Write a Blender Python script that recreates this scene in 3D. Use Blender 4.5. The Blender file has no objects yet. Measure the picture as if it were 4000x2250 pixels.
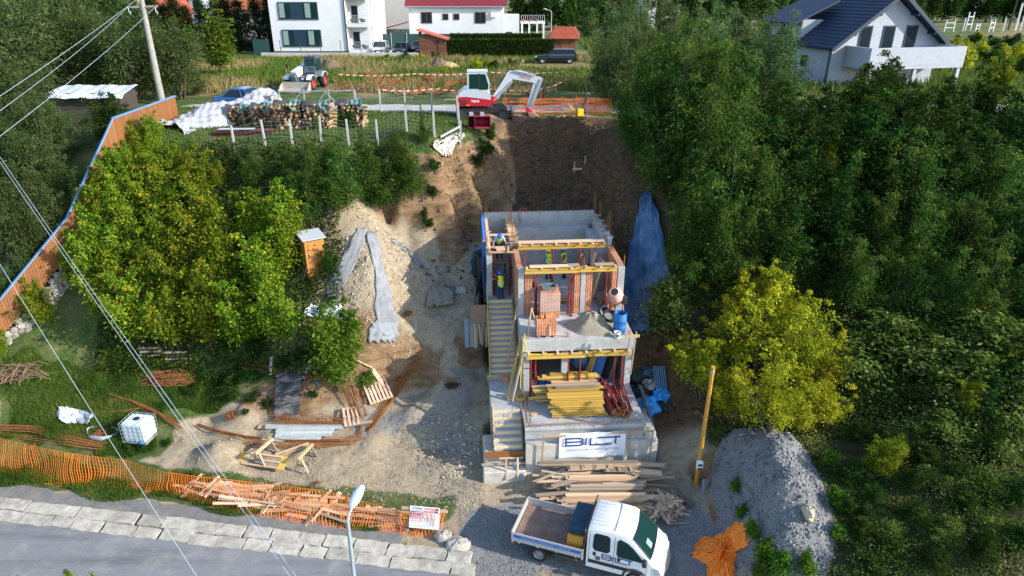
import bpy, math, random
import numpy as np
from mathutils import Matrix, Vector, Euler
random.seed(7); rng = np.random.default_rng(7)
R = math.radians; PI = math.pi
sc = bpy.context.scene; COL = sc.collection
# ------------------------------------------------------------------ camera, sky, sun, exposure
FPX = 2650.0; PITCH = R(24); CAMZ = 20.0
cam = bpy.data.cameras.new('camera'); cam_o = bpy.data.objects.new('camera', cam); COL.objects.link(cam_o)
cam.sensor_width = 36; cam.lens = 36*FPX/4000; cam.clip_start = .5; cam.clip_end = 8000
cam_o.location = (0, 0, CAMZ); cam_o.rotation_euler = (PI/2-PITCH, 0, 0); sc.camera = cam_o
SUN_EL = R(26); SUN_AZ = R(19)          # azimuth measured from +X towards -Y
w = bpy.data.worlds.new('World'); sc.world = w; w.use_nodes = True
nt = w.node_tree; bg = nt.nodes['Background']; sky = nt.nodes.new('ShaderNodeTexSky')
sky.sky_type = 'NISHITA'; sky.sun_disc = False; sky.sun_elevation = SUN_EL; sky.sun_rotation = PI/2+SUN_AZ
sky.air_density = 1.0; sky.dust_density = .6; sky.ozone_density = 1.5
nt.links.new(sky.outputs[0], bg.inputs[0]); bg.inputs[1].default_value = .15
sl = bpy.data.lights.new('sun', 'SUN'); sl.energy = 3.1; sl.angle = R(.55); sl.color = (1, .93, .82)
sun = bpy.data.objects.new('sun', sl); COL.objects.link(sun)
sd = Vector((math.cos(SUN_AZ)*math.cos(SUN_EL), -math.sin(SUN_AZ)*math.cos(SUN_EL), math.sin(SUN_EL)))
sun.rotation_euler = sd.to_track_quat('Z', 'Y').to_euler(); sun.location = sd*60
vs = sc.view_settings; vs.view_transform = 'Standard'; vs.look = 'None'; vs.gamma = 1; vs.exposure = 1.26
sc.cycles.use_denoising = True; sc.cycles.max_bounces = 6; sc.cycles.transparent_max_bounces = 12
# ------------------------------------------------------------------ mesh builder
def rot3(a): return Euler(a).to_matrix()
class MB:
    def __init__(s): s.v = []; s.f = []; s.m = []; s.cur = 0
    def add(s, vs_, fs):
        n = len(s.v); s.v += [tuple(p) for p in vs_]; s.f += [tuple(i+n for i in f) for f in fs]; s.m += [s.cur]*len(fs); return s
    def box(s, c, d, rot=None, bev=0):
        hx, hy, hz = d[0]/2, d[1]/2, d[2]/2
        if bev:
            b = min(bev, hx*.9, hy*.9, hz*.9); P_ = []
            for sx in (-1, 1):
                for sy in (-1, 1):
                    for sz in (-1, 1):
                        P_ += [(sx*hx, sy*(hy-b), sz*(hz-b)), (sx*(hx-b), sy*hy, sz*(hz-b)), (sx*(hx-b), sy*(hy-b), sz*hz)]
            ix = lambda a, b_, c_: ((a*2+b_)*2+c_)*3
            F_ = []
            for a in (0, 1):
                q = [ix(a, 0, 0), ix(a, 0, 1), ix(a, 1, 1), ix(a, 1, 0)]; F_.append(q if a == 0 else q[::-1])
                q = [ix(0, a, 0)+1, ix(1, a, 0)+1, ix(1, a, 1)+1, ix(0, a, 1)+1]; F_.append(q if a == 0 else q[::-1])
                q = [ix(0, 0, a)+2, ix(0, 1, a)+2, ix(1, 1, a)+2, ix(1, 0, a)+2]; F_.append(q if a == 0 else q[::-1])
            for a in (0, 1):
                for b_ in (0, 1):
                    F_.append([ix(a, b_, 0), ix(a, b_, 1), ix(a, b_, 1)+1, ix(a, b_, 0)+1])
                    F_.append([ix(a, 0, b_), ix(a, 1, b_), ix(a, 1, b_)+2, ix(a, 0, b_)+2])
                    F_.append([ix(0, a, b_)+1, ix(1, a, b_)+1, ix(1, a, b_)+2, ix(0, a, b_)+2])
                    for c_ in (0, 1): F_.append([ix(a, b_, c_), ix(a, b_, c_)+1, ix(a, b_, c_)+2])
        else:
            P_ = [(x*hx, y*hy, z*hz) for x in (-1, 1) for y in (-1, 1) for z in (-1, 1)]
            F_ = [(0, 1, 3, 2), (4, 6, 7, 5), (0, 4, 5, 1), (2, 3, 7, 6), (0, 2, 6, 4), (1, 5, 7, 3)]
        if rot is not None:
            M_ = rot if isinstance(rot, Matrix) else rot3(rot)
            P_ = [M_ @ Vector(p) for p in P_]
        return s.add([(p[0]+c[0], p[1]+c[1], p[2]+c[2]) for p in P_], F_)
    def bx(s, x0, x1, y0, y1, z0, z1, bev=0): return s.box(((x0+x1)/2, (y0+y1)/2, (z0+z1)/2), (x1-x0, y1-y0, z1-z0), None, bev)
    def cyl(s, p0, p1, r0, r1=None, n=8, cap=True):
        return s.tube([p0, p1], [r0, r0 if r1 is None else r1], n, cap)
    def tube(s, pts, r, n=6, cap=True, closed=False):
        pts = [Vector(p) for p in pts]; k = len(pts); rs = r if isinstance(r, (list, tuple)) else [r]*k
        base = len(s.v); vs_ = []; up = None
        for i, p in enumerate(pts):
            if closed: t = pts[(i+1) % k]-pts[i-1]
            else: t = pts[min(i+1, k-1)]-pts[max(i-1, 0)]
            t = t.normalized() if t.length > 1e-9 else Vector((0, 0, 1))
            if up is None:
                up = Vector((0, 0, 1)) if abs(t.z) < .9 else Vector((1, 0, 0))
            a = t.cross(up)
            if a.length < 1e-6: a = t.cross(Vector((0, 1, 0)))
            a.normalize(); b = a.cross(t).normalized(); up = b
            for j in range(n):
                an = 2*PI*j/n; vs_.append(p+(a*math.cos(an)+b*math.sin(an))*rs[i])
        fs = []
        for i in range(k if closed else k-1):
            i2 = (i+1) % k
            for j in range(n): fs.append((i*n+j, i2*n+j, i2*n+(j+1) % n, i*n+(j+1) % n))
        if cap and not closed: fs.append(tuple(range(n))); fs.append(tuple((k-1)*n+j for j in range(n-1, -1, -1)))
        return s.add(vs_, fs)
    def lathe(s, prof, n=16, c=(0, 0, 0), axis='Z', cap=True):
        vs_ = []
        for (r, z) in prof:
            for j in range(n):
                a = 2*PI*j/n; x, y = r*math.cos(a), r*math.sin(a)
                p = (x, y, z) if axis == 'Z' else ((x, z, y) if axis == 'Y' else (z, x, y)); vs_.append((p[0]+c[0], p[1]+c[1], p[2]+c[2]))
        k = len(prof); fs = [(i*n+j, i*n+(j+1) % n, (i+1)*n+(j+1) % n, (i+1)*n+j) for i in range(k-1) for j in range(n)]
        if cap: fs += [tuple(range(n-1, -1, -1)), tuple((k-1)*n+j for j in range(n))]
        return s.add(vs_, fs)
    def prism(s, poly, y0, y1, plane='XZ'):
        n = len(poly); mk = {'XZ': lambda a, b, c: (a, c, b), 'XY': lambda a, b, c: (a, b, c), 'YZ': lambda a, b, c: (c, a, b)}[plane]
        vs_ = [mk(a, b, y0) for a, b in poly]+[mk(a, b, y1) for a, b in poly]
        fs = [tuple(range(n)), tuple(range(2*n-1, n-1, -1))]+[(i, i+n, (i+1) % n+n, (i+1) % n) for i in range(n)]
        return s.add(vs_, fs)
    def grid(s, fn, nu, nv):
        vs_ = [fn(i/nu, j/nv) for i in range(nu+1) for j in range(nv+1)]
        return s.add(vs_, [(i*(nv+1)+j, (i+1)*(nv+1)+j, (i+1)*(nv+1)+j+1, i*(nv+1)+j+1) for i in range(nu) for j in range(nv)])
    def loft(s, secs, closed=True, cap=True):
        n = len(secs[0]); vs_ = [p for q in secs for p in q]; k = len(secs)
        fs = [(i*n+j, i*n+(j+1) % n, (i+1)*n+(j+1) % n, (i+1)*n+j) for i in range(k-1) for j in range(n if closed else n-1)]
        if cap: fs += [tuple(range(n-1, -1, -1)), tuple((k-1)*n+j for j in range(n))]
        return s.add(vs_, fs)
    def mesh(s, name, mats, smooth=False, fix=True):
        me = bpy.data.meshes.new(name); me.from_pydata(s.v, [], s.f)
        for m in (mats if isinstance(mats, (list, tuple)) else [mats]): me.materials.append(m)
        if any(s.m): me.polygons.foreach_set('material_index', s.m)
        if fix:
            import bmesh
            b = bmesh.new(); b.from_mesh(me); bmesh.ops.recalc_face_normals(b, faces=b.faces); b.to_mesh(me); b.free()
        if smooth:
            me.polygons.foreach_set('use_smooth', [True]*len(me.polygons))
            if smooth is not True: 
                try: me.set_sharp_from_angle(angle=smooth)
                except Exception: pass
        me.update(); return me
def tag(o, label=None, cat=None, group=None, kind=None):
    if label: o['label'] = label
    if cat: o['category'] = cat
    if group: o['group'] = group
    if kind: o['kind'] = kind
    return o
def link(name, me, parent=None, loc=None, rot=None, scale=None):
    o = bpy.data.objects.new(name, me); COL.objects.link(o)
    if parent is not None: o.parent = parent
    if loc is not None: o.location = loc
    if rot is not None: o.rotation_euler = rot
    if scale is not None: o.scale = scale
    return o
def obj(name, mb, mats, parent=None, loc=None, rot=None, smooth=False, **tg):
    o = link(name, mb.mesh(name, mats, smooth), parent, loc, rot); return tag(o, **tg) if tg else o
def thing(name, label, cat, loc=(0, 0, 0), rz=0, group=None, rot=None):
    o = link(name, None, None, loc, rot if rot else (0, 0, rz)); o.empty_display_size = .2; return tag(o, label, cat, group)
_ub = {}
def piece(name, parent, c, d, mat, rot=(0, 0, 0), bev=.06):
    """one box-shaped piece sharing mesh data; d are its dimensions"""
    k = mat.name
    if k not in _ub: _ub[k] = MB().box((0, 0, 0), (1, 1, 1)).mesh('piece_'+k, mat, fix=False)
    o = link(name, _ub[k], parent, c, rot if not isinstance(rot, Matrix) else rot.to_euler(), d); return o
def between(name, parent, a, b, w_, h_, mat, roll=0):
    """a plank from a to b"""
    a = Vector(a); b = Vector(b); d = b-a; q = d.to_track_quat('X', 'Z')
    return piece(name, parent, (a+b)/2, (d.length, w_, h_), mat, (q.to_matrix() @ rot3((roll, 0, 0))))
def bar(name, parent, a, b, r, mat, n=6, **tg):
    o = obj(name, MB().cyl(a, b, r, n=n), mat, parent, smooth=R(40)); return tag(o, **tg)
def copy_tree(o, parent=None):
    c = o.copy(); COL.objects.link(c); c.parent = parent
    for ch in list(o.children): copy_tree(ch, c)
    return c
def text_mesh(s, size, mat, name='lettering', parent=None, loc=(0, 0, 0), rot=(0, 0, 0), sx=1, spacing=1, align='CENTER', bold=0):
    cu = bpy.data.curves.new('t', 'FONT'); cu.body = s; cu.size = size; cu.align_x = align; cu.align_y = 'CENTER'; cu.space_character = spacing; cu.resolution_u = 2; cu.offset = bold
    to = bpy.data.objects.new('t', cu); COL.objects.link(to); dg = bpy.context.evaluated_depsgraph_get(); dg.update()
    me = bpy.data.meshes.new_from_object(to.evaluated_get(dg)); bpy.data.objects.remove(to); me.materials.clear(); me.materials.append(mat); me.name = name
    return link(name, me, parent, loc, rot, (sx, 1, 1))
# ------------------------------------------------------------------ materials
def mix(nt, a, b, f, t='MIX'):
    n = nt.nodes.new('ShaderNodeMix'); n.data_type = 'RGBA'; n.blend_type = t
    for s_, val in ((0, f), (6, a), (7, b)):
        if isinstance(val, bpy.types.NodeSocket): nt.links.new(val, n.inputs[s_])
        else: n.inputs[s_].default_value = val if s_ == 0 else (*val, 1)
    return n.outputs[2]
def noise(nt, vec, scale, detail=4, rough=.55, stretch=None, dist=0):
    n = nt.nodes.new('ShaderNodeTexNoise'); n.inputs['Scale'].default_value = scale; n.inputs['Detail'].default_value = detail; n.inputs['Roughness'].default_value = rough; n.inputs['Distortion'].default_value = dist
    if stretch:
        m = nt.nodes.new('ShaderNodeMapping'); m.inputs['Scale'].default_value = stretch; nt.links.new(vec, m.inputs[0]); vec = m.outputs[0]
    nt.links.new(vec, n.inputs['Vector']); return n.outputs['Fac']
def ramp(nt, f, stops):
    n = nt.nodes.new('ShaderNodeValToRGB'); e = n.color_ramp.elements
    while len(e) < len(stops): e.new(.5)
    for el, (p, c) in zip(e, stops): el.position = p; el.color = (*c, 1) if len(c) == 3 else c
    nt.links.new(f, n.inputs[0]); return n.outputs[0]
def bump(nt, f, strength, dist=.02):
    n = nt.nodes.new('ShaderNodeBump'); n.inputs['Strength'].default_value = strength; n.inputs['Distance'].default_value = dist; nt.links.new(f, n.inputs['Height']); return n.outputs[0]
def sc3(c, k): return tuple(min(1, max(0, x*k)) for x in c)
MATS = {}
def M(name, c, rough=.8, var=.18, scale=6, bmp=.15, metal=0, objvar=0, col2=None, stretch=None, dirt=None, dirt_amt=.5, coat=0, alpha=1, spec=.4):
    if name in MATS: return MATS[name]
    m = bpy.data.materials.new(name); m.use_nodes = True; t = m.node_tree; b = t.nodes['Principled BSDF']
    tc = t.nodes.new('ShaderNodeTexCoord').outputs['Object']
    b.inputs['Roughness'].default_value = rough; b.inputs['Metallic'].default_value = metal; b.inputs['Specular IOR Level'].default_value = spec
    if coat: b.inputs['Coat Weight'].default_value = coat
    col = None
    if var or col2:
        f = noise(t, tc, scale, 5, .6, stretch)
        col = ramp(t, f, [(.3, sc3(c, 1-var)), (.7, col2 if col2 else sc3(c, 1+var))])
    if dirt:
        f2 = noise(t, tc, scale*.35, 6, .7, stretch); mr = ramp(t, f2, [(.45, (0, 0, 0)), (.68, (dirt_amt,)*3)])
        col = mix(t, col if col else c, dirt, mr)
    if objvar:
        oi = t.nodes.new('ShaderNodeObjectInfo'); hs = t.nodes.new('ShaderNodeHueSaturation')
        mp = t.nodes.new('ShaderNodeMapRange'); mp.inputs[3].default_value = 1-objvar; mp.inputs[4].default_value = 1+objvar; t.links.new(oi.outputs['Random'], mp.inputs[0])
        t.links.new(mp.outputs[0], hs.inputs['Value'])
        if col: t.links.new(col, hs.inputs['Color'])
        else: hs.inputs['Color'].default_value = (*c, 1)
        col = hs.outputs[0]
    if col: t.links.new(col, b.inputs['Base Color'])
    else: b.inputs['Base Color'].default_value = (*c, 1)
    if bmp:
        t.links.new(bump(t, noise(t, tc, scale*3, 4, .6, stretch), bmp), b.inputs['Normal'])
    if alpha < 1: b.inputs['Alpha'].default_value = alpha
    m.diffuse_color = (*c, 1); MATS[name] = m; return m
def glass(name, c, rough=.05):
    return M(name, c, .02, 0, bmp=0, spec=.3)
CONC = M('concrete', (.40, .40, .39), .85, .14, 3, .12, dirt=(.24, .24, .23), dirt_amt=.5)
CONC_L = M('concrete_pale', (.50, .47, .41), .9, .15, 2.2, .15, dirt=(.30, .27, .22), dirt_amt=.55)
WOOD = M('sawn_timber', (.50, .34, .19), .8, .2, 3, .12, objvar=.25, stretch=(.35, 6, 6))
WOOD_O = M('weathered_timber', (.33, .25, .175), .85, .25, 3, .15, objvar=.38, stretch=(.35, 6, 6), dirt=(.30, .28, .25), dirt_amt=.6)
WOOD_P = M('pale_timber', (.60, .42, .27), .8, .15, 3, .1, objvar=.2, stretch=(.35, 6, 6))
YEL = M('yellow_formwork_timber', (.52, .32, .05), .6, .25, 3, .08, objvar=.28, stretch=(.35, 6, 6), dirt=(.42, .33, .18), dirt_amt=.5)
ORG = M('orange_brown_wood', (.23, .092, .03), .65, .18, 4, .1, objvar=.12, stretch=(6, 6, .35))
ORT = M('bright_orange_boards', (.46, .19, .045), .65, .18, 4, .1, objvar=.1, stretch=(6, 6, .35))
BRICK = M('clay_block', (.55, .24, .13), .85, .15, 4, .1, objvar=.13, dirt=(.5, .36, .28), dirt_amt=.35)
RUST = M('rusty_steel', (.24, .09, .03), .8, .35, 8, .1, objvar=.2, col2=(.36, .15, .045))
REDP = M('red_prop_paint', (.22, .025, .022), .55, .25, 6, .05, objvar=.2, dirt=(.12, .06, .05))
STEEL = M('galvanised_steel', (.50, .53, .56), .4, .12, 6, .03, metal=.6)
DSTEEL = M('dark_steel', (.06, .065, .07), .5, .2, 6, .05, metal=.3)
RUBBER = M('black_rubber', (.022, .022, .023), .75, .2, 10, .1)
BLACK = M('black_plastic', (.025, .026, .028), .5, .15, 8, .03)
WHITEP = M('white_paint', (.80, .81, .82), .35, .03, 3, 0, coat=.3)
BLUET = M('blue_plastic_sheet', (.03, .28, .66), .45, .2, 4, .2)
BLUEP = M('blue_plastic', (.02, .20, .50), .4, .1, 4, .02)
NAVY = M('navy_print', (.015, .045, .20), .5, 0, bmp=0)
ASPH = None
GLASSD = glass('dark_window_glass', (.012, .022, .028))
GLASSG = glass('green_tinted_glass', (.008, .032, .03))
ORANGE = M('orange_safety_mesh', (.95, .21, .02), .55, .12, 4, 0)
REDW = M('red_gloss_paint', (.45, .012, .03), .35, .06, 4, 0, coat=.3)
WHITEW = M('white_wall_render', (.66, .68, .70), .9, .06, .6, .03, dirt=(.55, .56, .56), dirt_amt=.5)
# ------------------------------------------------------------------ pixel rays and terrain heights
CT, ST = math.cos(PITCH), math.sin(PITCH)
def ray(u, v):
    x = (u-2000)/FPX; y = (1125-v)/FPX; return (x, CT+y*ST, -ST+y*CT)
def P(u, v, z=None, Y=None, t=None):
    d = ray(u, v)
    if t is None: t = (CAMZ-z)/-d[2] if z is not None else Y/d[1]
    return (d[0]*t, d[1]*t, CAMZ+d[2]*t)
RA = (-21.7, 22.6); RE = (.9889, -.1481)
def qroad(X, Y): return (X-RA[0])*.1481+(Y-RA[1])*.9889
def sstep(x, a, b):
    t = np.clip((x-a)/(b-a), 0, 1); return t*t*(3-2*t)
CP = [P(u, v, z) for u, v, z in [
 (300,1850,.4),(800,1900,.35),(1400,1950,.3),(1800,1950,.3),(1900,1870,.35),(2300,2000,.3),(2600,2000,.4),(2715,1900,.6),(1500,1700,.7),(1700,1700,.8),
 (1200,1750,.7),(900,1720,.8),(600,1720,.7),(200,1700,.8),(0,1650,1.0),(1800,1600,1.3),(1750,1450,2.5),(1870,1450,2.3),(1750,1300,3.9),(1870,1300,3.8),(1780,1150,5.0),(1750,1050,5.7),(1870,1150,5.0),
 (300,1500,1.8),(0,1450,3.0),(630,1400,3.0),(800,1550,1.5),(900,1450,2.6),(1120,1470,2.4),(1300,1480,2.4),(1450,1460,2.7),(1560,1470,2.2),(1660,1330,3.6),(1640,1450,2.3),
 (1500,1330,4.0),(1600,1290,4.1),(1650,1180,4.7),(1220,1075,6.6),(1100,1290,4.9),(1420,830,8.6),(1320,980,7.4),(1530,930,6.9),(1600,1010,5.9),(1450,1080,6.6),(1380,1200,5.4),
 (1680,1010,6.0),(1800,960,6.1),(1900,900,6.3),(1500,1600,1.1),(1000,1620,1.3),
 (2600,1550,2.4),(2650,1750,1.2),(2560,1400,3.4),(2900,1600,2.3),(2800,1750,2.0),(2900,1780,2.6),(3000,2000,2.2),(3100,1800,3.0),(2880,2050,.9),(2880,2200,.6),(3250,2150,2.0),(3600,1900,3.4),(3950,2200,2.8),(3950,1700,4.0),(3600,1500,4.4),(3250,1600,3.2)]]
CP += [(-24.9,29.9,3.9),(-23,32.3,6.5),(-21.3,34.5,10.5),(-20.4,36.8,12),(-30,30,4.5),(-30,36,9),(-30,40,12),(-14,37.4,11.9),(-10,37.4,11.9),(-18,37.4,11.9),(-6.5,37.3,11.8),
 (-4.2,37.0,11.6),(-2.6,38.4,11.7),(-1.5,40.6,11.8),(-.7,43.6,11.9),(-4.2,35.7,6.4),(-2.6,36.8,6.5),(-1.2,38.6,6.8),(-.35,41,8.2),(-.2,42.6,9.6),(-3.4,36.4,9.3),(-2,37.9,9.4),
 (0,39,7.2),(2,39,7.2),(4.5,39,7.3),(1,42,9.3),(4,42,9.4),(1,44.4,11.4),(4.5,44.2,11.3),(1,45.4,12),(4.5,45.3,12),(-3,42,12),(-3,46,12),(7,46,12),(6.2,42.5,11.6),(6.3,39,10.6),(5.2,39,7.6),(5.3,34,5.8),(7.0,34,8.8),
 (5.9,31,4.6),(7.2,31,6.4),(8.5,31,7.4),(6.4,28.8,3.6),(8.2,28.5,4.8),(10,29,6.2),(12,26,3.9),(13,32,8.0),(10,36,10.8),(15,40,11.5),(20,30,7.6),(20,24,4.8),(26,22,5),(26,30,8.5),(35,30,9),(35,18,4.5),(45,24,6),(9.8,24,2.4),(9,20,1.2),
 (-14,33.5,7.5),(-18,33.5,6.6),(-14,30.5,3.9),(-10,34,8.6),(-12,36,10.6),(-16,36,10.4),(-6.2,36.3,9.8)]
for x in (-60,-45,-30,-15,0,15,30,45,60,80):
    for y in (50, 62, 80): CP.append((x, y, 12))
CP += [(x, 42, 12) for x in (-60,-45,-16,-8,22,32,45)]+[(-50,30,5),(-50,24,2),(-35,25,1.5),(60,30,8),(60,18,4)]+[(x, 12, 0) for x in (-50,-30,-15,0,10)]+[(-30,22,.4),(-40,22,.4),(22,14,2.6),(30,12,3),(50,10,3)]
CP = np.array(CP, float)
_d = np.hypot(CP[:, None, 0]-CP[None, :, 0], CP[:, None, 1]-CP[None, :, 1])
_A = np.block([[_d+np.eye(len(CP))*-.02, np.ones((len(CP), 1))], [np.ones((1, len(CP))), np.zeros((1, 1))]])
_W = np.linalg.solve(_A, np.append(CP[:, 2], 0))
def vnoise(X, Y, s, seed=0):
    x = X/s; y = Y/s; xi = np.floor(x).astype(np.int64); yi = np.floor(y).astype(np.int64); fx = x-xi; fy = y-yi; fx = fx*fx*(3-2*fx); fy = fy*fy*(3-2*fy)
    def hsh(a, b): 
        n = (a*374761393+b*668265263+seed*974711) & 0x7fffffff; n = ((n ^ (n >> 13))*1274126177) & 0x7fffffff; return ((n ^ (n >> 16)) & 0xffff)/65535.
    return (hsh(xi, yi)*(1-fx)+hsh(xi+1, yi)*fx)*(1-fy)+(hsh(xi, yi+1)*(1-fx)+hsh(xi+1, yi+1)*fx)*fy
def fbm(X, Y, s, o=4, seed=0): return sum((vnoise(X, Y, s/2**i, seed+i)-.5)*.5**i for i in range(o))
def bumpf(X, Y, c, r, h, p=1.0):
    d = np.hypot((X-c[0])/r[0], (Y-c[1])/r[1]); return h*np.clip(1-d, 0, 1)**p
BO = (0.5, 26.4); BA = R(4); BCA, BSA = math.cos(BA), math.sin(BA)
def bw(x, y, z=0): return (BO[0]+x*BCA-y*BSA, BO[1]+x*BSA+y*BCA, z)          # building frame to world
def hraw(X, Y):
    X = np.asarray(X, float); Y = np.asarray(Y, float); sh = X.shape; x = X.ravel(); y = Y.ravel()
    xc = np.clip(x, -60, 80); yc = np.clip(y, 8, 80); z = np.empty_like(x)
    for i in range(0, len(x), 20000):
        s_ = slice(i, i+20000); z[s_] = np.hypot(xc[s_, None]-CP[None, :, 0], yc[s_, None]-CP[None, :, 1]) @ _W[:-1]+_W[-1]
    far = sstep(y, 46.5, 50); z = z*(1-far)+12*far
    z += (y > 90)*(0.5*fbm(x, y, 60, 3, 5)*np.clip((y-90)/60, 0, 1)*3+np.clip((y-330)/900, 0, 3)**1.5*26)
    rough = sstep(z, 12.2, 11.4)*.5+.04
    z += fbm(x, y, 1.6, 4, 1)*rough*sstep(y, 21, 27)+fbm(x, y, .7, 3, 9)*.06
    z += fbm(x, y, 3.2, 5, 41)*2.0*sstep(x, -5, -3.5)*sstep(x, 9, 7)*sstep(y, 37.4, 39)*sstep(y, 46, 44)*sstep(z, 12.1, 11.3)
    z += bumpf(x, y, P(860, 1790, .5), (1.5, 1.1), .75, 1.1)                    # pale sand heap in the yard
    z += bumpf(x, y, P(1905, 478, 12), (1.6, .9), .5, 1)                      # spoil in front of the excavator
    z += bumpf(x, y, (9.9, 20.6), (1.9, 3.9), 1.4, .9)+.7*fbm(x, y, 1.3, 4, 61)*sstep(np.hypot((x-9.9)/1.9, (y-20.6)/3.9), 1.0, .7)                         # grey rubble heap on the right
    z += bumpf(x, y, (-6.9, 34.0), (3.3, 3.8), 1.9, .9)+.25*fbm(x, y, 1.1, 4, 52)*sstep(np.hypot((x+6.9)/3.3, (y-34)/3.8), 1, .6)                         # crest of the spoil heap
    q = qroad(x, y)
    tr = sstep(q, 1.0, 3.0); z = z*tr+(1-tr)*np.minimum(z, .16+.05*fbm(x, y, 1, 3, 3)) if False else z
    lm = sstep(x, -1.0, -2.0); edge = np.where(q > .9, z, np.where(q > 0, .12, -.08))
    z2 = np.where(q > .9, np.where(q < 2.2, .12+(z-.12)*np.clip((q-.9)/1.3, 0, 1), z), edge)
    zr = z*sstep(q, -1.6, -.9)+(-.06)*(1-sstep(q, -1.6, -.9))
    z = z2*lm+zr*(1-lm)
    # the building's footing pit: ground stays under the slabs
    bxl = (x-BO[0])*BCA+(y-BO[1])*BSA; byl = -(x-BO[0])*BSA+(y-BO[1])*BCA
    ins = sstep(bxl, -1.75, -1.5)*sstep(bxl, 5.15, 4.9)*sstep(byl, -2.4, -2.1)*sstep(byl, 9.75, 9.45)
    z = z*(1-ins)+np.minimum(z, np.where(byl < .3, .3, 2.2))*ins
    return z.reshape(sh)
HX0, HY0, HS = -62., 7., .25; HNX, HNY = 520, 440
_hx = HX0+HS*np.arange(HNX); _hy = HY0+HS*np.arange(HNY); HG = hraw(*np.meshgrid(_hx, _hy))
def hz(x, y):
    i = min(max((x-HX0)/HS, 0), HNX-1.001); j = min(max((y-HY0)/HS, 0), HNY-1.001); a = int(i); b = int(j); fx = i-a; fy = j-b
    return float((HG[b, a]*(1-fx)+HG[b, a+1]*fx)*(1-fy)+(HG[b+1, a]*(1-fx)+HG[b+1, a+1]*fx)*fy)
def hzv(x, y):
    i = np.clip((x-HX0)/HS, 0, HNX-1.001); j = np.clip((y-HY0)/HS, 0, HNY-1.001); a = i.astype(int); b = j.astype(int); fx = i-a; fy = j-b
    return (HG[b, a]*(1-fx)+HG[b, a+1]*fx)*(1-fy)+(HG[b+1, a]*(1-fx)+HG[b+1, a+1]*fx)*fy
def G(u, v):
    """the point of the ground seen at a pixel of the photograph"""
    d = ray(u, v); t = 16.
    while t < 140:
        if CAMZ+d[2]*t < hz(d[0]*t, d[1]*t): break
        t += .12
    for _ in range(3): t -= .04; 
    x, y = d[0]*t, d[1]*t; return (x, y, hz(x, y))
def poly_sd(X, Y, poly):
    """soft inside distance of a polygon (positive inside)"""
    n = len(poly); d = np.full(X.shape, 1e9); ins = np.zeros(X.shape, bool)
    for i in range(n):
        x0, y0 = poly[i][:2]; x1, y1 = poly[(i+1) % n][:2]; ex, ey = x1-x0, y1-y0
        t = np.clip(((X-x0)*ex+(Y-y0)*ey)/(ex*ex+ey*ey+1e-9), 0, 1); d = np.minimum(d, np.hypot(X-x0-t*ex, Y-y0-t*ey))
        c = ((y0 > Y) != (y1 > Y)) & (X < (x1-x0)*(Y-y0)/(y1-y0+1e-12)+x0); ins ^= c
    return np.where(ins, d, -d)
# ------------------------------------------------------------------ the ground sheet
def axis(lo, hi, step, far_lo, far_hi, g=1.13):
    a = list(np.arange(lo, hi, step)); s_ = step; p = hi
    while p < far_hi: a.append(p); s_ *= g; p += s_
    a.append(far_hi); s_ = step; p = lo; b = []
    while p > far_lo: s_ *= g; p -= s_; b.append(max(p, far_lo))
    return np.array(b[::-1]+a)
gx = axis(-27, 22, .22, -2500, 2500, 1.16); gy = axis(13, 47, .2, -2500, 3500, 1.055)
GX, GY = np.meshgrid(gx, gy); GZ = hraw(GX, GY)
nx, ny = len(gx), len(gy)
sxy = np.hypot(np.gradient(GZ, axis=1)/np.gradient(GX, axis=1), np.gradient(GZ, axis=0)/np.gradient(GY, axis=0))
wob = fbm(GX, GY, 2.2, 4, 21)*1.6
def pm(pts, soft=.5): return sstep(poly_sd(GX, GY, pts)+wob*soft*1.2, -soft, soft)
Gp = lambda l: [G(u, v) for u, v in l]
q_ = qroad(GX, GY)
grassL = pm(Gp([(0,1390),(300,1360),(760,1390),(900,1480),(960,1540),(830,1610),(680,1640),(620,1780),(480,1800),(0,1730)]), .45)
verge = sstep(q_+wob*.25, .75, 1.0)*sstep(q_+wob*.4, 3.0, 2.4)*sstep(GX+wob, -2.6, -3.2)
verge = np.maximum(verge, pm(Gp([(0,1690),(520,1780),(820,1900),(500,1930),(0,1860)]), .4))
plate = sstep(GZ, 11.3, 11.8)*sstep(GX+wob, -1.5, -2.2)+sstep(GY+wob, 45.6, 46.6)+sstep(GX, 9, 11)*sstep(GZ, 9, 11)
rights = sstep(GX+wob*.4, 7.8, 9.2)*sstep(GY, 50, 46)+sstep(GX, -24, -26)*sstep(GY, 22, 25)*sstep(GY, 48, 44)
slopeL = sstep(GX+wob, -9.0, -10.8)*sstep(GZ+wob*.4, 1.9, 2.7)*sstep(GY, 39, 37)
grass = np.clip(grassL+verge+plate+slopeL*.7+rights*.8, 0, 1)
track = sstep(GY+.25*wob, 46.9, 47.3)*sstep(GY+.25*wob, 51.4, 51.0)*(GX > -24)
grass = np.maximum(grass, sstep(q_, -6.6, -8)); grass *= 1-track; heapm = sstep(np.hypot((GX-9.9)/1.9, (GY-20.6)/3.9)+wob*.1, 1.02, .85); grass *= 1-heapm
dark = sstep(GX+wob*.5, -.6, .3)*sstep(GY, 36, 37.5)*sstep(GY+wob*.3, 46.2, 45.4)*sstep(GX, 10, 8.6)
dark = np.maximum(dark, sstep(GX, 5.2, 5.8)*sstep(GX, 9.6, 8.6)*sstep(GY, 24, 26)*sstep(GY, 44, 40)*.75)
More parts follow.
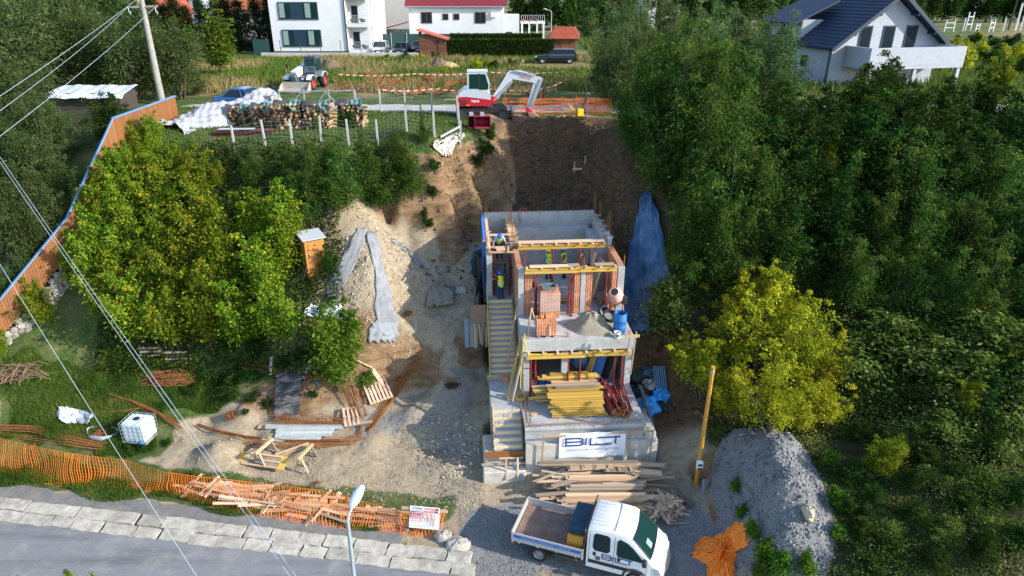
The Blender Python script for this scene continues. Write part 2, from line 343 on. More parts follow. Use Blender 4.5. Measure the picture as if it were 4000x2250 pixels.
grav = np.maximum.reduce([pm(Gp([(1700,1450),(1860,1440),(1880,1830),(1900,1900),(1700,1760),(1640,1640)]), .5)*.5, pm(Gp([(1800,1960),(2000,1980),(2500,1960),(2720,1960),(2900,2100),(2900,2240),(1850,2240)]), .5),
    pm(Gp([(1330,1640),(1460,1560),(1620,1600),(1400,1760)]), .4)*.6, heapm]).clip(0, 1)
dry = np.clip(sstep(fbm(GX, GY, 9, 3, 33)+.12*np.sin(GY*.33+.6), -.02, .16), 0, 1)*sstep(GY, 52, 56)
cliff = np.clip(sstep(sxy, .75, 1.25)*(1-grass)*sstep(GX+wob, -8.5, -7)+sstep(GZ, 6.2, 7)*(1-plate.clip(0, 1))*sstep(GX, -8, -6.5)*(GX < 0), 0, 1)
cliff = np.maximum(cliff, pm(Gp([(860,1430),(1150,1400),(1480,1390),(1420,1560),(1250,1610),(950,1590)]), .5)*.75)
cliff *= np.maximum(np.maximum(sstep(GY+wob*.4, 35.6, 36.4), sstep(GX+wob*.4, -4.4, -3.6)), sstep(GY, 31, 29.5))*(1-heapm)
me = bpy.data.meshes.new('ground'); vv = np.stack([GX, GY, GZ], -1).reshape(-1, 3)
ii = (np.arange(ny-1)[:, None]*nx+np.arange(nx-1)[None, :]).ravel(); ff = np.stack([ii, ii+1, ii+nx+1, ii+nx], -1)
def np_mesh(me, v, f):
    k = f.shape[1]; me.vertices.add(len(v)); me.vertices.foreach_set('co', np.ascontiguousarray(v, np.float32).ravel())
    me.loops.add(f.size); me.loops.foreach_set('vertex_index', np.ascontiguousarray(f, np.int32).ravel())
    me.polygons.add(len(f)); me.polygons.foreach_set('loop_start', np.arange(0, f.size, k, dtype=np.int32)); me.update(calc_edges=True); return me
np_mesh(me, vv, ff); me.polygons.foreach_set('use_smooth', [True]*len(ff))
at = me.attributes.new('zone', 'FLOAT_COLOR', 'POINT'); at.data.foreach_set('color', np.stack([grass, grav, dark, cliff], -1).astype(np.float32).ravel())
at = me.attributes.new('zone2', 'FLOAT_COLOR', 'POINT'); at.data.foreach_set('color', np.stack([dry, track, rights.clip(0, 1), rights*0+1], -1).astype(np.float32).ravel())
gm = bpy.data.materials.new('ground'); gm.use_nodes = True; t = gm.node_tree; b = t.nodes['Principled BSDF']; b.inputs['Roughness'].default_value = .95; b.inputs['Specular IOR Level'].default_value = .15
tc = t.nodes.new('ShaderNodeTexCoord').outputs['Object']
def attr(t, n):
    a = t.nodes.new('ShaderNodeAttribute'); a.attribute_name = n; s_ = t.nodes.new('ShaderNodeSeparateColor'); t.links.new(a.outputs['Color'], s_.inputs[0]); return list(s_.outputs)+[a.outputs['Alpha']]
zg, zv, zd, zc = attr(t, 'zone'); z2d, z2t, z2r, _ = attr(t, 'zone2')
n_big = noise(t, tc, .5, 6, .65); n_mid = noise(t, tc, 3.5, 6, .7); n_fine = noise(t, tc, 22, 4, .75); n_peb = noise(t, tc, 45, 2, .6)
dirt = ramp(t, n_mid, [(.28, (.24, .18, .11)), (.5, (.40, .325, .22)), (.72, (.49, .42, .31))])
dirt = mix(t, dirt, (.34, .27, .18), ramp(t, n_big, [(.5, (0, 0, 0)), (.68, (.7,)*3)]))
dirt = mix(t, dirt, (.62, .58, .50), ramp(t, n_peb, [(.62, (0, 0, 0)), (.7, (.55,)*3)]))
gravc = ramp(t, n_fine, [(.3, (.10, .10, .10)), (.5, (.25, .25, .245)), (.66, (.36, .36, .355)), (.8, (.48, .48, .475))])
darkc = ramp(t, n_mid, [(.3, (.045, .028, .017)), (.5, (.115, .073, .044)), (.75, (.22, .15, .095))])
mp = t.nodes.new('ShaderNodeMapping'); mp.inputs['Scale'].default_value = (.8, .8, 2.2); t.links.new(tc, mp.inputs[0])
strata = noise(t, mp.outputs[0], 1.6, 6, .7)
cliffc = ramp(t, strata, [(.3, (.13, .075, .038)), (.48, (.25, .155, .085)), (.62, (.33, .225, .13)), (.75, (.42, .31, .20))])
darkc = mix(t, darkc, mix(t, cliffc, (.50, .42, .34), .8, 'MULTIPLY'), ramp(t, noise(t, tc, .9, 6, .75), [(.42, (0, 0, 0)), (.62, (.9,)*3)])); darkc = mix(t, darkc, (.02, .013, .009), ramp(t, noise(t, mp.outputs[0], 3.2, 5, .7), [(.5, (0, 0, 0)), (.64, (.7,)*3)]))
grassc = ramp(t, n_mid, [(.28, (.028, .055, .014)), (.5, (.06, .105, .025)), (.72, (.13, .17, .05))])
grassc = mix(t, grassc, (.21, .17, .09), ramp(t, n_big, [(.48, (0, 0, 0)), (.7, (.75,)*3)]))
grassc = mix(t, grassc, ramp(t, n_mid, [(.3, (.16, .125, .05)), (.7, (.36, .28, .13))]), z2d)
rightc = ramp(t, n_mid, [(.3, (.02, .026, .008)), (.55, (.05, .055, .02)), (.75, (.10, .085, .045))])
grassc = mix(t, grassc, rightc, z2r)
trackc = ramp(t, n_mid, [(.3, (.42, .39, .35)), (.7, (.56, .54, .50))])
def nz(f, n, k=.9):  # noisy edge
    a = t.nodes.new('ShaderNodeMath'); a.operation = 'ADD'; t.links.new(f, a.inputs[0]); m_ = t.nodes.new('ShaderNodeMath'); m_.operation = 'MULTIPLY_ADD'; t.links.new(n, m_.inputs[0]); m_.inputs[1].default_value = k; m_.inputs[2].default_value = -k/2
    t.links.new(m_.outputs[0], a.inputs[1]); return ramp(t, a.outputs[0], [(.35, (0, 0, 0)), (.65, (1, 1, 1))])
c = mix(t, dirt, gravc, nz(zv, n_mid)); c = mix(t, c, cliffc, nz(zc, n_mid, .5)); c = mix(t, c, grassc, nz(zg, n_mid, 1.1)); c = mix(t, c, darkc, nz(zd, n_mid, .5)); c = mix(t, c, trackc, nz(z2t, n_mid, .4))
t.links.new(c, b.inputs['Base Color'])
bsum = mix(t, n_mid, n_fine, .45)
bp = bump(t, bsum, 1.0, .16); t.links.new(bp, b.inputs['Normal'])
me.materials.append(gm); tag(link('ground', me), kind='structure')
# ------------------------------------------------------------------ road, gutter slabs, sidewalk
am = bpy.data.materials.new('asphalt'); am.use_nodes = True; t = am.node_tree; b = t.nodes['Principled BSDF']; b.inputs['Roughness'].default_value = .9
tc = t.nodes.new('ShaderNodeTexCoord').outputs['Object']
a1 = ramp(t, noise(t, tc, 60, 3, .7), [(.35, (.15, .155, .16)), (.65, (.245, .25, .255))]); a1 = mix(t, a1, (.10, .105, .11), ramp(t, noise(t, tc, .5, 5, .7, (.25, 2.2, 1)), [(.48, (0, 0, 0)), (.66, (.75,)*3)])); a2 = mix(t, a1, (.33, .315, .285), ramp(t, noise(t, tc, .8, 6, .7), [(.5, (0, 0, 0)), (.72, (.7,)*3)]))
wv = t.nodes.new('ShaderNodeTexVoronoi'); wv.feature = 'DISTANCE_TO_EDGE'; wv.inputs['Scale'].default_value = .45; t.links.new(tc, wv.inputs['Vector'])
a3 = a2; t.links.new(a3, b.inputs['Base Color']); t.links.new(bump(t, noise(t, tc, 80, 2), .25, .01), b.inputs['Normal'])
ASPH = am
def rp(s_, q, z=0): return (RA[0]+RE[0]*s_+.1481*q, RA[1]+RE[1]*s_+.9889*q, z)
road = MB(); SS = np.linspace(-120, 140, 131)
for i in range(len(SS)-1): road.add([rp(SS[i], -.9, .0), rp(SS[i+1], -.9, .0), rp(SS[i+1], -6.4, -.02), rp(SS[i], -6.4, -.02)], [(0, 3, 2, 1)])
tag(obj('road', road, ASPH), kind='structure')
swk = MB(); S2 = np.linspace(-40, 17.5, 180)
for i in range(len(S2)-1):
    o0, o1 = [.04*math.sin(s_*2.3)+.05*math.sin(s_*5.1) for s_ in (S2[i], S2[i+1])]
    swk.add([rp(S2[i], .0, .135), rp(S2[i+1], .0, .135), rp(S2[i+1], .85+o1*2, .14), rp(S2[i], .85+o0*2, .14)], [(0, 1, 2, 3)])
SIDE = M('worn_sidewalk_asphalt', (.17, .165, .155), .95, .25, 5, .3, dirt=(.27, .24, .19), dirt_amt=.6)
tag(obj('sidewalk', swk, SIDE), kind='structure')
KERB = M('weathered_kerb_concrete', (.42, .39, .33), .95, .2, 5, .5, objvar=.14, dirt=(.22, .195, .15), dirt_amt=.8)
gut = thing('roadside_gutter', 'row of cracked pale concrete gutter slabs along the road edge', 'gutter')
s_ = -20.; k = 0
while s_ < 20.2:
    L = random.choice([1.05, 1.25, 1.3, 1.45]); L = min(L, 20.4-s_) if 20.4-s_ < 1.9 else L
    for row in (0, 1):
        j = random.uniform(-.03, .03); sh = .25*row+random.uniform(-.05, .05); mb = MB(); n1, n2 = 5, 3; g = .018+random.random()*.02
        q0, q1, za, zb = (0.06, -.46, .20, .115) if row == 0 else (-.485, -.98, .10, .03)
        tl = random.uniform(-.025, .025); sk = random.uniform(-.05, .05)
        def top(a, c_):
            e = .012*math.sin(9*a+k)+.01*math.cos(7*c_+k*2); return rp(s_+sh+g+(L-2*g)*a+sk*c_+(e if 0 < c_ < 1 else 0)*2, q0+(q1-q0)*c_+e*1.5+j, za+(zb-za)*c_+tl*(a-.5)+e*.6)
        T = [top(a/n1, c_/n2) for a in range(n1+1) for c_ in range(n2+1)]; mb.add(T, [(a*(n2+1)+c_, a*(n2+1)+c_+1, (a+1)*(n2+1)+c_+1, (a+1)*(n2+1)+c_) for a in range(n1) for c_ in range(n2)])
        rim = [a*(n2+1) for a in range(n1+1)]+[n1*(n2+1)+c_ for c_ in range(1, n2+1)]+[a*(n2+1)+n2 for a in range(n1-1, -1, -1)]+[c_ for c_ in range(n2-1, 0, -1)]
        nb = len(rim); lo = [(mb.v[i][0], mb.v[i][1], -.1) for i in rim]; off = len(mb.v); mb.v += lo
        for i in range(nb): mb.f.append((rim[i], rim[(i+1) % nb], off+(i+1) % nb, off+i)); mb.m.append(0)
        obj('slab', mb, KERB, gut)
    s_ += L; k += 1
hl = MB(); S3 = np.linspace(-60, 20, 90)
opp = MB()
for i in range(70): a = -60+i*1.2; opp.add([rp(a, -5.25, .02), rp(a+1.18, -5.25, .02), rp(a+1.18, -5.4, .02), rp(a, -5.4, .02)], [(0, 3, 2, 1)])
tag(obj('road_edge_line', opp, M('worn_line_paint', (.5, .5, .48), .9, .3, 3, .1)), kind='structure')
# ------------------------------------------------------------------ the house under construction
def lb(u, v, z):
    X, Y, Z = P(u, v, z); dx, dy = X-BO[0], Y-BO[1]; return (dx*BCA+dy*BSA, -dx*BSA+dy*BCA, z)
def lth(name, label, cat, x, y, z, rz=0, group=None): return thing(name, label, cat, bw(x, y, z), BA+rz, group)
bld = thing('unfinished_house', 'two storey concrete and brick house under construction cut into the hillside', 'building', (BO[0], BO[1], 0), BA)
def cpart(name, boxes, mat=CONC, parent=None, bev=.012):
    mb = MB()
    for b_ in boxes: mb.bx(*b_, bev=bev)
    return obj(name, mb, mat, parent or bld)
RZ = 2.9; UZ = 5.8
# base and terrace
cpart('base_wall', [(-.1, 5.62, -2.74, -2.45, .05, 2.12)], CONC_L)
cpart('footing', [(-1.95, -.103, -2.95, -2.3, .0, .95)], CONC_L, bev=.05)
cpart('footing', [(-1.9, -.103, -2.297, -1.0, .0, 1.55)], CONC_L, bev=.08)
cpart('base_wall', [(-.12, 5.02, -2.55, -2.3, 2.123, 2.74)], CONC)
cpart('base_wall', [(5.1, 5.6, -2.447, 1.2, .3, 2.3)], CONC_L)
cpart('terrace_slab', [(-.14, 5.08, -2.62, 9.4, 2.743, RZ)], CONC)
cpart('landing_slab', [(-1.5, -.145, -.95, 1.5, 2.6, RZ)], CONC)
cpart('landing_wall', [(-1.5, -.145, -.75, 1.4, .3, 2.597)], CONC_L)
# lower level
for x0 in (-.02, 1.72, 4.6): cpart('column', [(x0, x0+.29, -.12, .17, RZ+.003, 5.24)])
cpart('lower_wall', [(-.02, .2, .25, 9.3, RZ+.003, 5.44)]); cpart('lower_wall', [(4.68, 4.89, .25, 9.3, RZ+.003, 5.44)]); cpart('lower_wall', [(.203, 4.677, 4.4, 4.6, RZ+.003, 5.44)])
# upper slab with its edge beam
cpart('edge_beam', [(-.06, 4.93, -.22, .2, 5.243, UZ)]); cpart('upper_slab', [(-.06, 4.93, .203, 9.5, 5.45, UZ-.002)]); cpart('upper_slab', [(-1.45, -.063, 4.3, 9.5, 5.5, UZ-.002)])
# stairs: concrete steps with sawn riser boards
STW = M('riser_board', (.74, .52, .30), .85, .15, 3, .1, objvar=.1, stretch=(.5, 6, 6))
def stair(x0, x1, y0, z0, y1, z1, n):
    st = obj('stair', MB().prism([(y0, z0-.25), (y0, z0), (y1, z1), (y1, z1-.35)], x0+.01, x1-.01, 'YZ'), CONC, bld)
    dz = (z1-z0)/n; dy = (y1-y0)/n
    for i in range(n):
        y = y0+i*dy; z = z0+(i+1)*dz
        obj('step', MB().bx(x0, x1, y+.022, y+dy+.02, z-dz-.05, z, .008), CONC, st)
        piece('riser_board', st, ((x0+x1)/2+random.uniform(-.02, .02), y+.01, z-.085), (x1-x0-.03, .03, .13), STW)
    return st
stair(-1.4, -.2, 1.42, RZ, 4.3, UZ, 15); stair(-1.42, -.2, -2.3, 1.62, -.97, RZ, 6)
for x in (-1.43, -.17):
    between('string_board', bld, (x, 1.2, 2.9), (x, 4.35, 6.0), .03, .22, WOOD); between('string_board', bld, (x, -2.3, 1.6), (x, -.9, 3.05), .03, .2, WOOD)
between('guard_rail', bld, (-1.46, 1.0, 3.25), (-1.46, 4.3, 6.6), .03, .06, M('yellow_rail', (.62, .42, .03), .5, .1, 4, 0))
piece('formwork_board', bld, (-.95, -2.42, 1.45), (1.75, .04, .34), ORG); piece('formwork_board', bld, (-.85, -2.62, 1.12), (2.3, .06, .09), WOOD_O)
for x in (-.95, -.45): piece('formwork_post', bld, (x, -2.9, 1.05), (.07, .05, 1.0), WOOD_P, (R(-12), 0, 0)); piece('formwork_cleat', bld, (x, -2.5, 1.32), (.55, .06, .05), WOOD_P)
piece('formwork_board', bld, (-.95, 1.36, RZ+.14), (1.25, .04, .26), WOOD_O)
# upper columns
UT = 8.15
for (x0, x1, y0, y1) in ((-.06, .22, 2.28, 2.6), (2.86, 3.1, 2.3, 2.56), (4.58, 4.9, 2.3, 2.6), (-1.44, -1.16, 4.55, 4.85)): cpart('column', [(x0, x1, y0, y1, UZ, UT)], CONC)
# clay block walls: every block a piece
bm_ = MB(); bm_.box((0, 0, 0), (1, 1, 1), bev=.025); BRM = bm_.mesh('clay_block', None)
bm2 = bpy.data.materials.new('ribbed_clay_block'); bm2.use_nodes = True; t = bm2.node_tree; b = t.nodes['Principled BSDF']; b.inputs['Roughness'].default_value = .9
tc = t.nodes.new('ShaderNodeTexCoord').outputs['Object']; wv = t.nodes.new('ShaderNodeTexWave'); wv.inputs['Scale'].default_value = 1.6; wv.bands_direction = 'DIAGONAL'; wv.inputs['Distortion'].default_value = .3
mpn = t.nodes.new('ShaderNodeMapping'); mpn.inputs['Scale'].default_value = (1, 1, 0); t.links.new(tc, mpn.inputs[0]); t.links.new(mpn.outputs[0], wv.inputs[0])
cb = ramp(t, noise(t, tc, 3, 5, .6), [(.3, (.44, .17, .085)), (.55, (.62, .27, .14)), (.8, (.66, .40, .27))]); cb = mix(t, cb, (.36, .14, .07), ramp(t, wv.outputs['Fac'], [(.2, (.75,)*3), (.5, (0, 0, 0))]))
oi = t.nodes.new('ShaderNodeObjectInfo'); hs = t.nodes.new('ShaderNodeHueSaturation'); mr = t.nodes.new('ShaderNodeMapRange'); mr.inputs[3].default_value = .8; mr.inputs[4].default_value = 1.2; t.links.new(oi.outputs['Random'], mr.inputs[0]); t.links.new(mr.outputs[0], hs.inputs['Value']); t.links.new(cb, hs.inputs['Color']); t.links.new(hs.outputs[0], b.inputs['Base Color'])
t.links.new(bump(t, wv.outputs['Fac'], .5, .02), b.inputs['Normal'])
BRM.materials.clear(); BRM.materials.append(bm2)
MORT = M('mortar', (.42, .38, .34), .95, .15, 6, .1)
def block_wall(x0, x1, y0, y1, z0, z1, bl=.38, bh=.245, along='y'):
    wl = cpart('block_wall', [(x0+.02, x1-.02, y0+.02, y1-.02, z0, z1-.03)], MORT); nz_ = int(round((z1-z0)/bh)); dz = (z1-z0)/nz_
    L = (y1-y0) if along == 'y' else (x1-x0); n = max(1, int(round(L/bl))); d = L/n
    for k in range(nz_):
        off = d/2 if (k % 2 and n > 1) else 0; cuts = [0]+[off+i*d for i in range(1 if not off else 0, n+1) if 0 < off+i*d < L-.01]+[L]
        for a, c_ in zip(cuts[:-1], cuts[1:]):
            m_ = (a+c_)/2; zc_ = z0+(k+.5)*dz; jit = random.uniform(-.006, .006)
            if along == 'y': link('brick', BRM, wl, ((x0+x1)/2+jit, y0+m_, zc_), None, (x1-x0, c_-a-.012, dz-.014))
            else: link('brick', BRM, wl, (x0+m_, (y0+y1)/2+jit, zc_), None, (c_-a-.012, y1-y0, dz-.014))
block_wall(4.6, 4.88, 2.63, 5.0, UZ, 8.2); block_wall(-.1, .14, 2.63, 4.95, UZ, 8.2)
block_wall(.25, .6, 2.32, 2.58, UZ, 8.0, .35, .27, 'x'); block_wall(2.58, 2.83, 2.32, 2.58, UZ, 8.0, .3, .27, 'x'); block_wall(3.13, 3.42, 2.32, 2.58, UZ, 8.0, .3, .27, 'x'); block_wall(4.34, 4.55, 2.32, 2.58, UZ, 8.0, .3, .27, 'x')
# concrete basin and walls at the back, with panel joints
BZ = 8.62
for i in range(6): cpart('rear_wall_panel', [(-1.4+i*1.02, -1.4+(i+1)*1.02-.008, 9.32, 9.56, UZ, BZ)], CONC, bev=.006)
cpart('rear_ledge', [(.1, 4.35, 8.72, 9.315, UZ, 7.9)], CONC); cpart('side_ledge', [(4.1, 4.597, 5.05, 8.717, UZ, 7.85)], CONC)
cpart('side_wall', [(4.6, 4.82, 5.05, 9.317, UZ, 8.5)], CONC); cpart('side_wall', [(4.603, 4.85, 5.02, 5.9, 8.503, 8.62)], CONC)
cpart('corridor_wall', [(-1.44, -1.22, 4.88, 9.317, UZ, 8.4)], CONC); cpart('dividing_wall', [(-.1, .095, 4.98, 9.317, UZ, 8.2)], CONC)
cpart('insulation_board', [(-1.56, -1.445, 5.6, 9.5, UZ-.8, 8.55)], M('blue_insulation_foam', (.06, .20, .62), .7, .08, 3, .02))
# timber wall-top formwork
for i in range(6):
    y = 5.2+i*.72; piece('formwork_panel', bld, (-.02, y, 8.32), (.42, .5, .04), WOOD, (R(random.uniform(-6, 10)), R(random.uniform(-5, 5)), R(random.uniform(-5, 5))))
    piece('formwork_cleat', bld, (-.05, y+.33, 8.26), (.62, .08, .07), WOOD_O); piece('formwork_cleat', bld, (.0, y+.2, 8.12), (.7, .06, .06), WOOD_O)
for i in range(5): piece('formwork_cleat', bld, (4.72, 5.3+i*.85, 8.56), (.5, .09, .07), WOOD_O, (0, 0, R(random.uniform(-15, 15))))
piece('formwork_board', bld, (4.86, 7.1, 8.3), (.05, 3.6, .2), WOOD_O); piece('formwork_board', bld, (-1.3, 6.6, 8.46), (.16, 4.6, .04), WOOD_P)
for i in range(5): piece('formwork_cleat', bld, (-1.35, 5.4+i*.35, 8.45-.05*i % .2), (.5, .09, .07), WOOD_O, (0, 0, R(random.uniform(-8, 8))))
piece('formwork_board', bld, (-.75, 6.4, 8.4), (1.2, .2, .05), WOOD_P)
# worker's timber platform over the stair head
for a, c_, d_ in (((-1.45, 4.5, 8.19), (-.1, 4.43, 8.19), .10), ((-1.45, 5.2, 8.19), (-.15, 5.15, 8.19), .10), ((-1.3, 4.35, 8.25), (-1.25, 5.3, 8.25), .09), ((-.4, 4.3, 8.25), (-.3, 5.25, 8.25), .09)): between('platform_board', bld, a, c_, d_, .06, WOOD)
piece('platform_board', bld, (-.75, 4.8, 8.26), (.45, .5, .04), WOOD_P, (0, 0, R(12)))
# starter bars on the wall tops: each bar a piece
rb = MB().cyl((0, 0, 0), (0, 0, 1), .011, n=5).mesh('rebar', RUST)
def rebar(x, y, z, h, lean=.03): link('rebar', rb, bld, (x, y, z), (random.uniform(-lean, lean), random.uniform(-lean, lean), 0), (1, 1, h))
for i in range(28): rebar(-1.2+i*.215, 9.45, BZ-.02, random.uniform(.28, .38))
for (cx, cy, n, h) in ((4.75, 9.45, 7, 1.5), (4.85, 8.2, 4, 1.35), (4.9, 6.6, 4, 1.5), (-.05, 8.6, 6, 1.35), (0, 6.2, 5, 1.0), (-1.35, 9.3, 4, 1.1), (-1.33, 5.0, 4, .8), (.0, 5.0, 4, .7), (4.75, 2.45, 4, .55), (3.0, 2.42, 4, .5), (-1.3, 4.0, 3, .5), (.1, 2.45, 3, .45), (1.9, 0, 2, .25)):
    for k in range(n): rebar(cx+random.uniform(-.12, .12), cy+random.uniform(-.12, .12), {2.45: UT, 2.42: UT, 0: UZ}.get(cy, 8.2)-.02, h*random.uniform(.85, 1.05))
def loop(x, y, z, w_, h, mat=RUST, r=.011): obj('rebar_loop', MB().tube([(x-w_/2, y, z), (x-w_/2, y, z+h), (x+w_/2, y, z+h), (x+w_/2, y, z)], r, 5), mat, bld)
for x in (.15, .3, 1.85, 2.0, 4.6, 4.75): loop(x, .0, UZ, .1, .28)
for i in range(24): rebar(-.05+i*.205, -2.55, RZ-.02, .16, .1)
cage = MB()
for sx in (-.05, .13): cage.tube([(sx, -2.55, RZ+.04), (sx, -.4, RZ+.08)], .011, 5); cage.tube([(sx, -2.55, RZ+.26), (sx, -.4, RZ+.28)], .011, 5)
for i in range(9): y = -2.5+i*.26; cage.tube([(-.05, y, RZ+.04), (-.05, y, RZ+.27), (.13, y, RZ+.27), (.13, y, RZ+.04)], .009, 4, closed=True)
obj('rebar_cage', cage, RUST, bld)
for z in (RZ+.06, RZ+.12): obj('rebar_rail', MB().tube([(.2, -2.5, z), (2.6, -2.48, z+.03), (4.9, -2.45, z)], .012, 5), RUST, bld)
obj('conduit_hose', MB().tube([(.62, 9.3, 8.15), (.5, 9.25, 8.45), (.55, 9.25, 8.75), (.75, 9.3, 8.9), (.95, 9.35, 8.8), (1.0, 9.4, 8.6)], .02, 6), M('red_hose', (.6, .06, .03), .5, 0, bmp=0), bld)
obj('drain_pipe', MB().cyl((.0, -.1, 4.35), (.3, -.1, 4.35), .03), BLACK, bld)
for (x, z) in ((.62, 5.58), (4.2, 5.6)): obj('form_plug', MB().cyl((x, -.235, z), (x, -.215, z), .025), M('green_plug', (.02, .3, .12), .5, 0, bmp=0), bld)
# ------------------------------------------------------------------ formwork beams and steel props
def hbeam(label, x0, x1, y, z, cleats=True, planks=0):
    b_ = lth('formwork_beam', label, 'formwork beam', x0, y, z, 0, 'yellow formwork beams carrying the wall tops and slab edge'); L = x1-x0
    for dy in (0,): 
        mb = MB().bx(0, L*.56, -.04, .04, .12, .2).bx(0, L*.56, -.015, .015, .04, .12).bx(0, L*.56, -.04, .04, -.04, .04); obj('beam_length', mb, YEL, b_)
        mb = MB().bx(L*.5, L, .045, .125, .12, .2).bx(L*.5, L, .07, .10, .04, .12).bx(L*.5, L, .045, .125, -.04, .04); obj('beam_length', mb, YEL, b_)
    n = int(L/.62)
    for i in range(n+1): piece('cleat', b_, (.1+i*(L-.2)/n, .02, .235), (.1, .24, .06), WOOD_P)
    return b_
hbeam('yellow timber beam under the front edge of the upper slab', .12, 4.78, -.36, 5.0)
hbeam('yellow timber beam over the front brick piers of the upper floor', .22, 4.5, 2.08, 8.05)
hbeam('yellow timber beam across the middle of the open upper floor', .12, 4.5, 4.8, 8.2)
for (x0, x1, y, z, m_) in ((.45, 2.3, 2.16, 8.34, WOOD_P), (2.25, 2.75, 2.2, 8.35, WOOD_O), (3.45, 4.35, 2.2, 8.35, WOOD_O)): 
    tag(piece('board', None, bw((x0+x1)/2, y, z), (x1-x0, .3, .035), m_, (0, 0, BA)), {.45: 'wide pale board lying on the front yellow beam', 2.25: 'short grey board at the middle of the front yellow beam', 3.45: 'weathered grey board at the right end of the front yellow beam'}[x0], 'board', 'boards on the formwork beams')
for (x0, x1, l_) in ((.15, 1.9, 'long pale board on the left half of the rear yellow beam'), (1.92, 4.4, 'long pale board on the right half of the rear yellow beam')): tag(piece('board', None, bw((x0+x1)/2, 4.95, 8.5), (x1-x0, .34, .035), WOOD_P, (0, 0, BA)), l_, 'board', 'boards on the formwork beams')
pmesh = [MB().cyl((0, 0, 0), (0, 0, .62), .045, n=8).mesh('outer_tube', REDP, R(40)), MB().cyl((0, 0, .6), (0, 0, .99), .035, n=8).mesh('inner_tube', REDP, R(40)), MB().box((0, 0, .995), (.14, .14, .01)).mesh('head_plate', REDP), MB().cyl((0, 0, .595), (0, 0, .635), .062, n=8).mesh('collar', DSTEEL), MB().box((0, 0, .005), (.14, .14, .01)).mesh('foot_plate', REDP)]
def prop(x, y, z0, z1, label, tri=False):
    p_ = lth('steel_prop', label, 'steel prop', x, y, z0, random.uniform(-1, 1), 'red adjustable steel props'); h = z1-z0
    for me_ in pmesh: link(me_.name.split('.')[0], me_, p_, None, None, (1, 1, h))
    if tri:
        for k in range(3):
            a = k*2.1+.4; obj('tripod_leg', MB().tube([(0, 0, .75), (.55*math.cos(a), .55*math.sin(a), .01)], .018, 5), REDP, p_)
LOWP = 'red steel prop under the front slab edge beam'
for x, y, tr, l_ in ((.32, -.3, 0, 'leftmost'), (.55, -.05, 0, 'second from left'), (2.0, -.3, 0, 'just right of the middle column'), (2.52, -.3, 0, 'fourth from left'), (2.62, .3, 0, 'fifth from left, set back'), (4.12, -.1, 0, 'last but one'), (4.42, -.3, 0, 'rightmost')): prop(x, y, RZ, 4.95, 'red steel prop under the upper slab front edge, '+l_)
for x, y, tr, l_ in ((.72, 2.1, 0, 'leftmost beside the left brick pier'), (.8, 2.3, 0, 'second beside the left brick pier'), (2.33, 2.3, 0, 'left of the middle brick pier'), (2.43, 2.1, 0, 'touching the middle brick pier'), (4.02, 2.1, 0, 'right by the doorway brick')): prop(x, y, UZ, 8.0, 'red steel prop under the front yellow beam, '+l_)
for x, y, tr, l_ in ((.45, 4.85, 0, 'leftmost'), (1.85, 4.8, 1, 'on a tripod in the middle'), (3.7, 4.9, 0, 'last but one'), (4.0, 4.8, 0, 'rightmost'), (3.2, 4.7, 0, 'beside leaning planks')): prop(x, y, UZ, 8.14, 'red steel prop under the rear yellow beam, '+l_, tr)
for x, y, l_ in ((-1.05, 4.75, 'beside the left concrete column at the stair head'), (-.3, 4.7, 'against the brick wall at the stair head'), (-.35, 7.6, 'far back in the stair corridor')): prop(x, y, UZ, 8.1, 'red steel prop '+l_)
# steel trestle scaffold in the corridor
ts = lth('trestle_scaffold', 'grey tubular scaffold with a deck in the stair corridor', 'scaffold', -.75, 6.3, UZ)
for x in (-.42, .42):
    for y in (-.7, .7): obj('leg', MB().cyl((x, y, 0), (x, y, 1.36), .022), STEEL, ts)
    obj('cross_rail', MB().cyl((x, -.7, .5), (x, .7, .5), .018), STEEL, ts)
for y in (-.7, .7): obj('brace', MB().tube([(-.42, y, .05), (.42, y, 1.3)], .016), STEEL, ts)
obj('deck', MB().box((0, 0, 1.38), (.95, 1.5, .05)), WOOD_O, ts)
sf = lth('scaffold', 'grey tubular scaffold frame lying across the doorway on the upper floor', 'scaffold', 1.5, 3.2, UZ)
for a, c_ in (((-.9, 0, 1.0), (.9, 0, 1.0)), ((-.9, 0, .05), (.9, 0, .05)), ((-.9, 0, 0), (-.9, 0, 1.02)), ((.9, 0, 0), (.9, 0, 1.02)), ((-.45, 0, .05), (-.45, 0, 1.0)), ((.3, 0, .05), (.3, 0, 1.0)), ((-.45, 0, .1), (.3, 0, .95))): obj('rail', MB().cyl(a, c_, .02), STEEL, sf)
for i, (a, c_) in enumerate((((3.5, 4.3, UZ+.05), (3.95, 4.6, UZ+2.2)), ((3.6, 4.0, UZ+.05), (4.2, 4.5, UZ+2.0)), ((3.75, 3.9, UZ+.05), (4.3, 4.3, UZ+1.9)), ((3.0, 6.0, UZ+.05), (3.4, 5.2, UZ+1.9)), ((3.2, 6.2, UZ+.05), (3.55, 5.3, UZ+2.0)))):
    tag(between('leaning_plank', None, bw(*a), bw(*c_), .16, .035, (WOOD, WOOD_O)[i % 2]), ('brown plank leaning in the right doorway of the upper floor', 'weathered plank leaning on the doorway brick pier', 'dark plank leaning on the right block wall', 'brown plank leaning on the rear yellow beam', 'grey plank leaning beside the brown one on the rear beam')[i], 'plank', 'planks leaning inside the upper floor')
sp = lth('scrap_timber', 'small jumble of scrap boards on the floor inside the right doorway', 'timber pile', 3.9, 3.7, UZ)
for i in range(14): piece('board', sp, (random.uniform(-.4, .3), random.uniform(-.5, .5), .03+i*.018), (random.uniform(.5, 1.1), .12, .03), WOOD_O, (0, R(random.uniform(-8, 8)), random.uniform(0, 3)))
sp = lth('timber_offcuts', 'low heap of timber and tools on the floor behind the scaffold frame', 'timber pile', 2.1, 3.6, UZ)
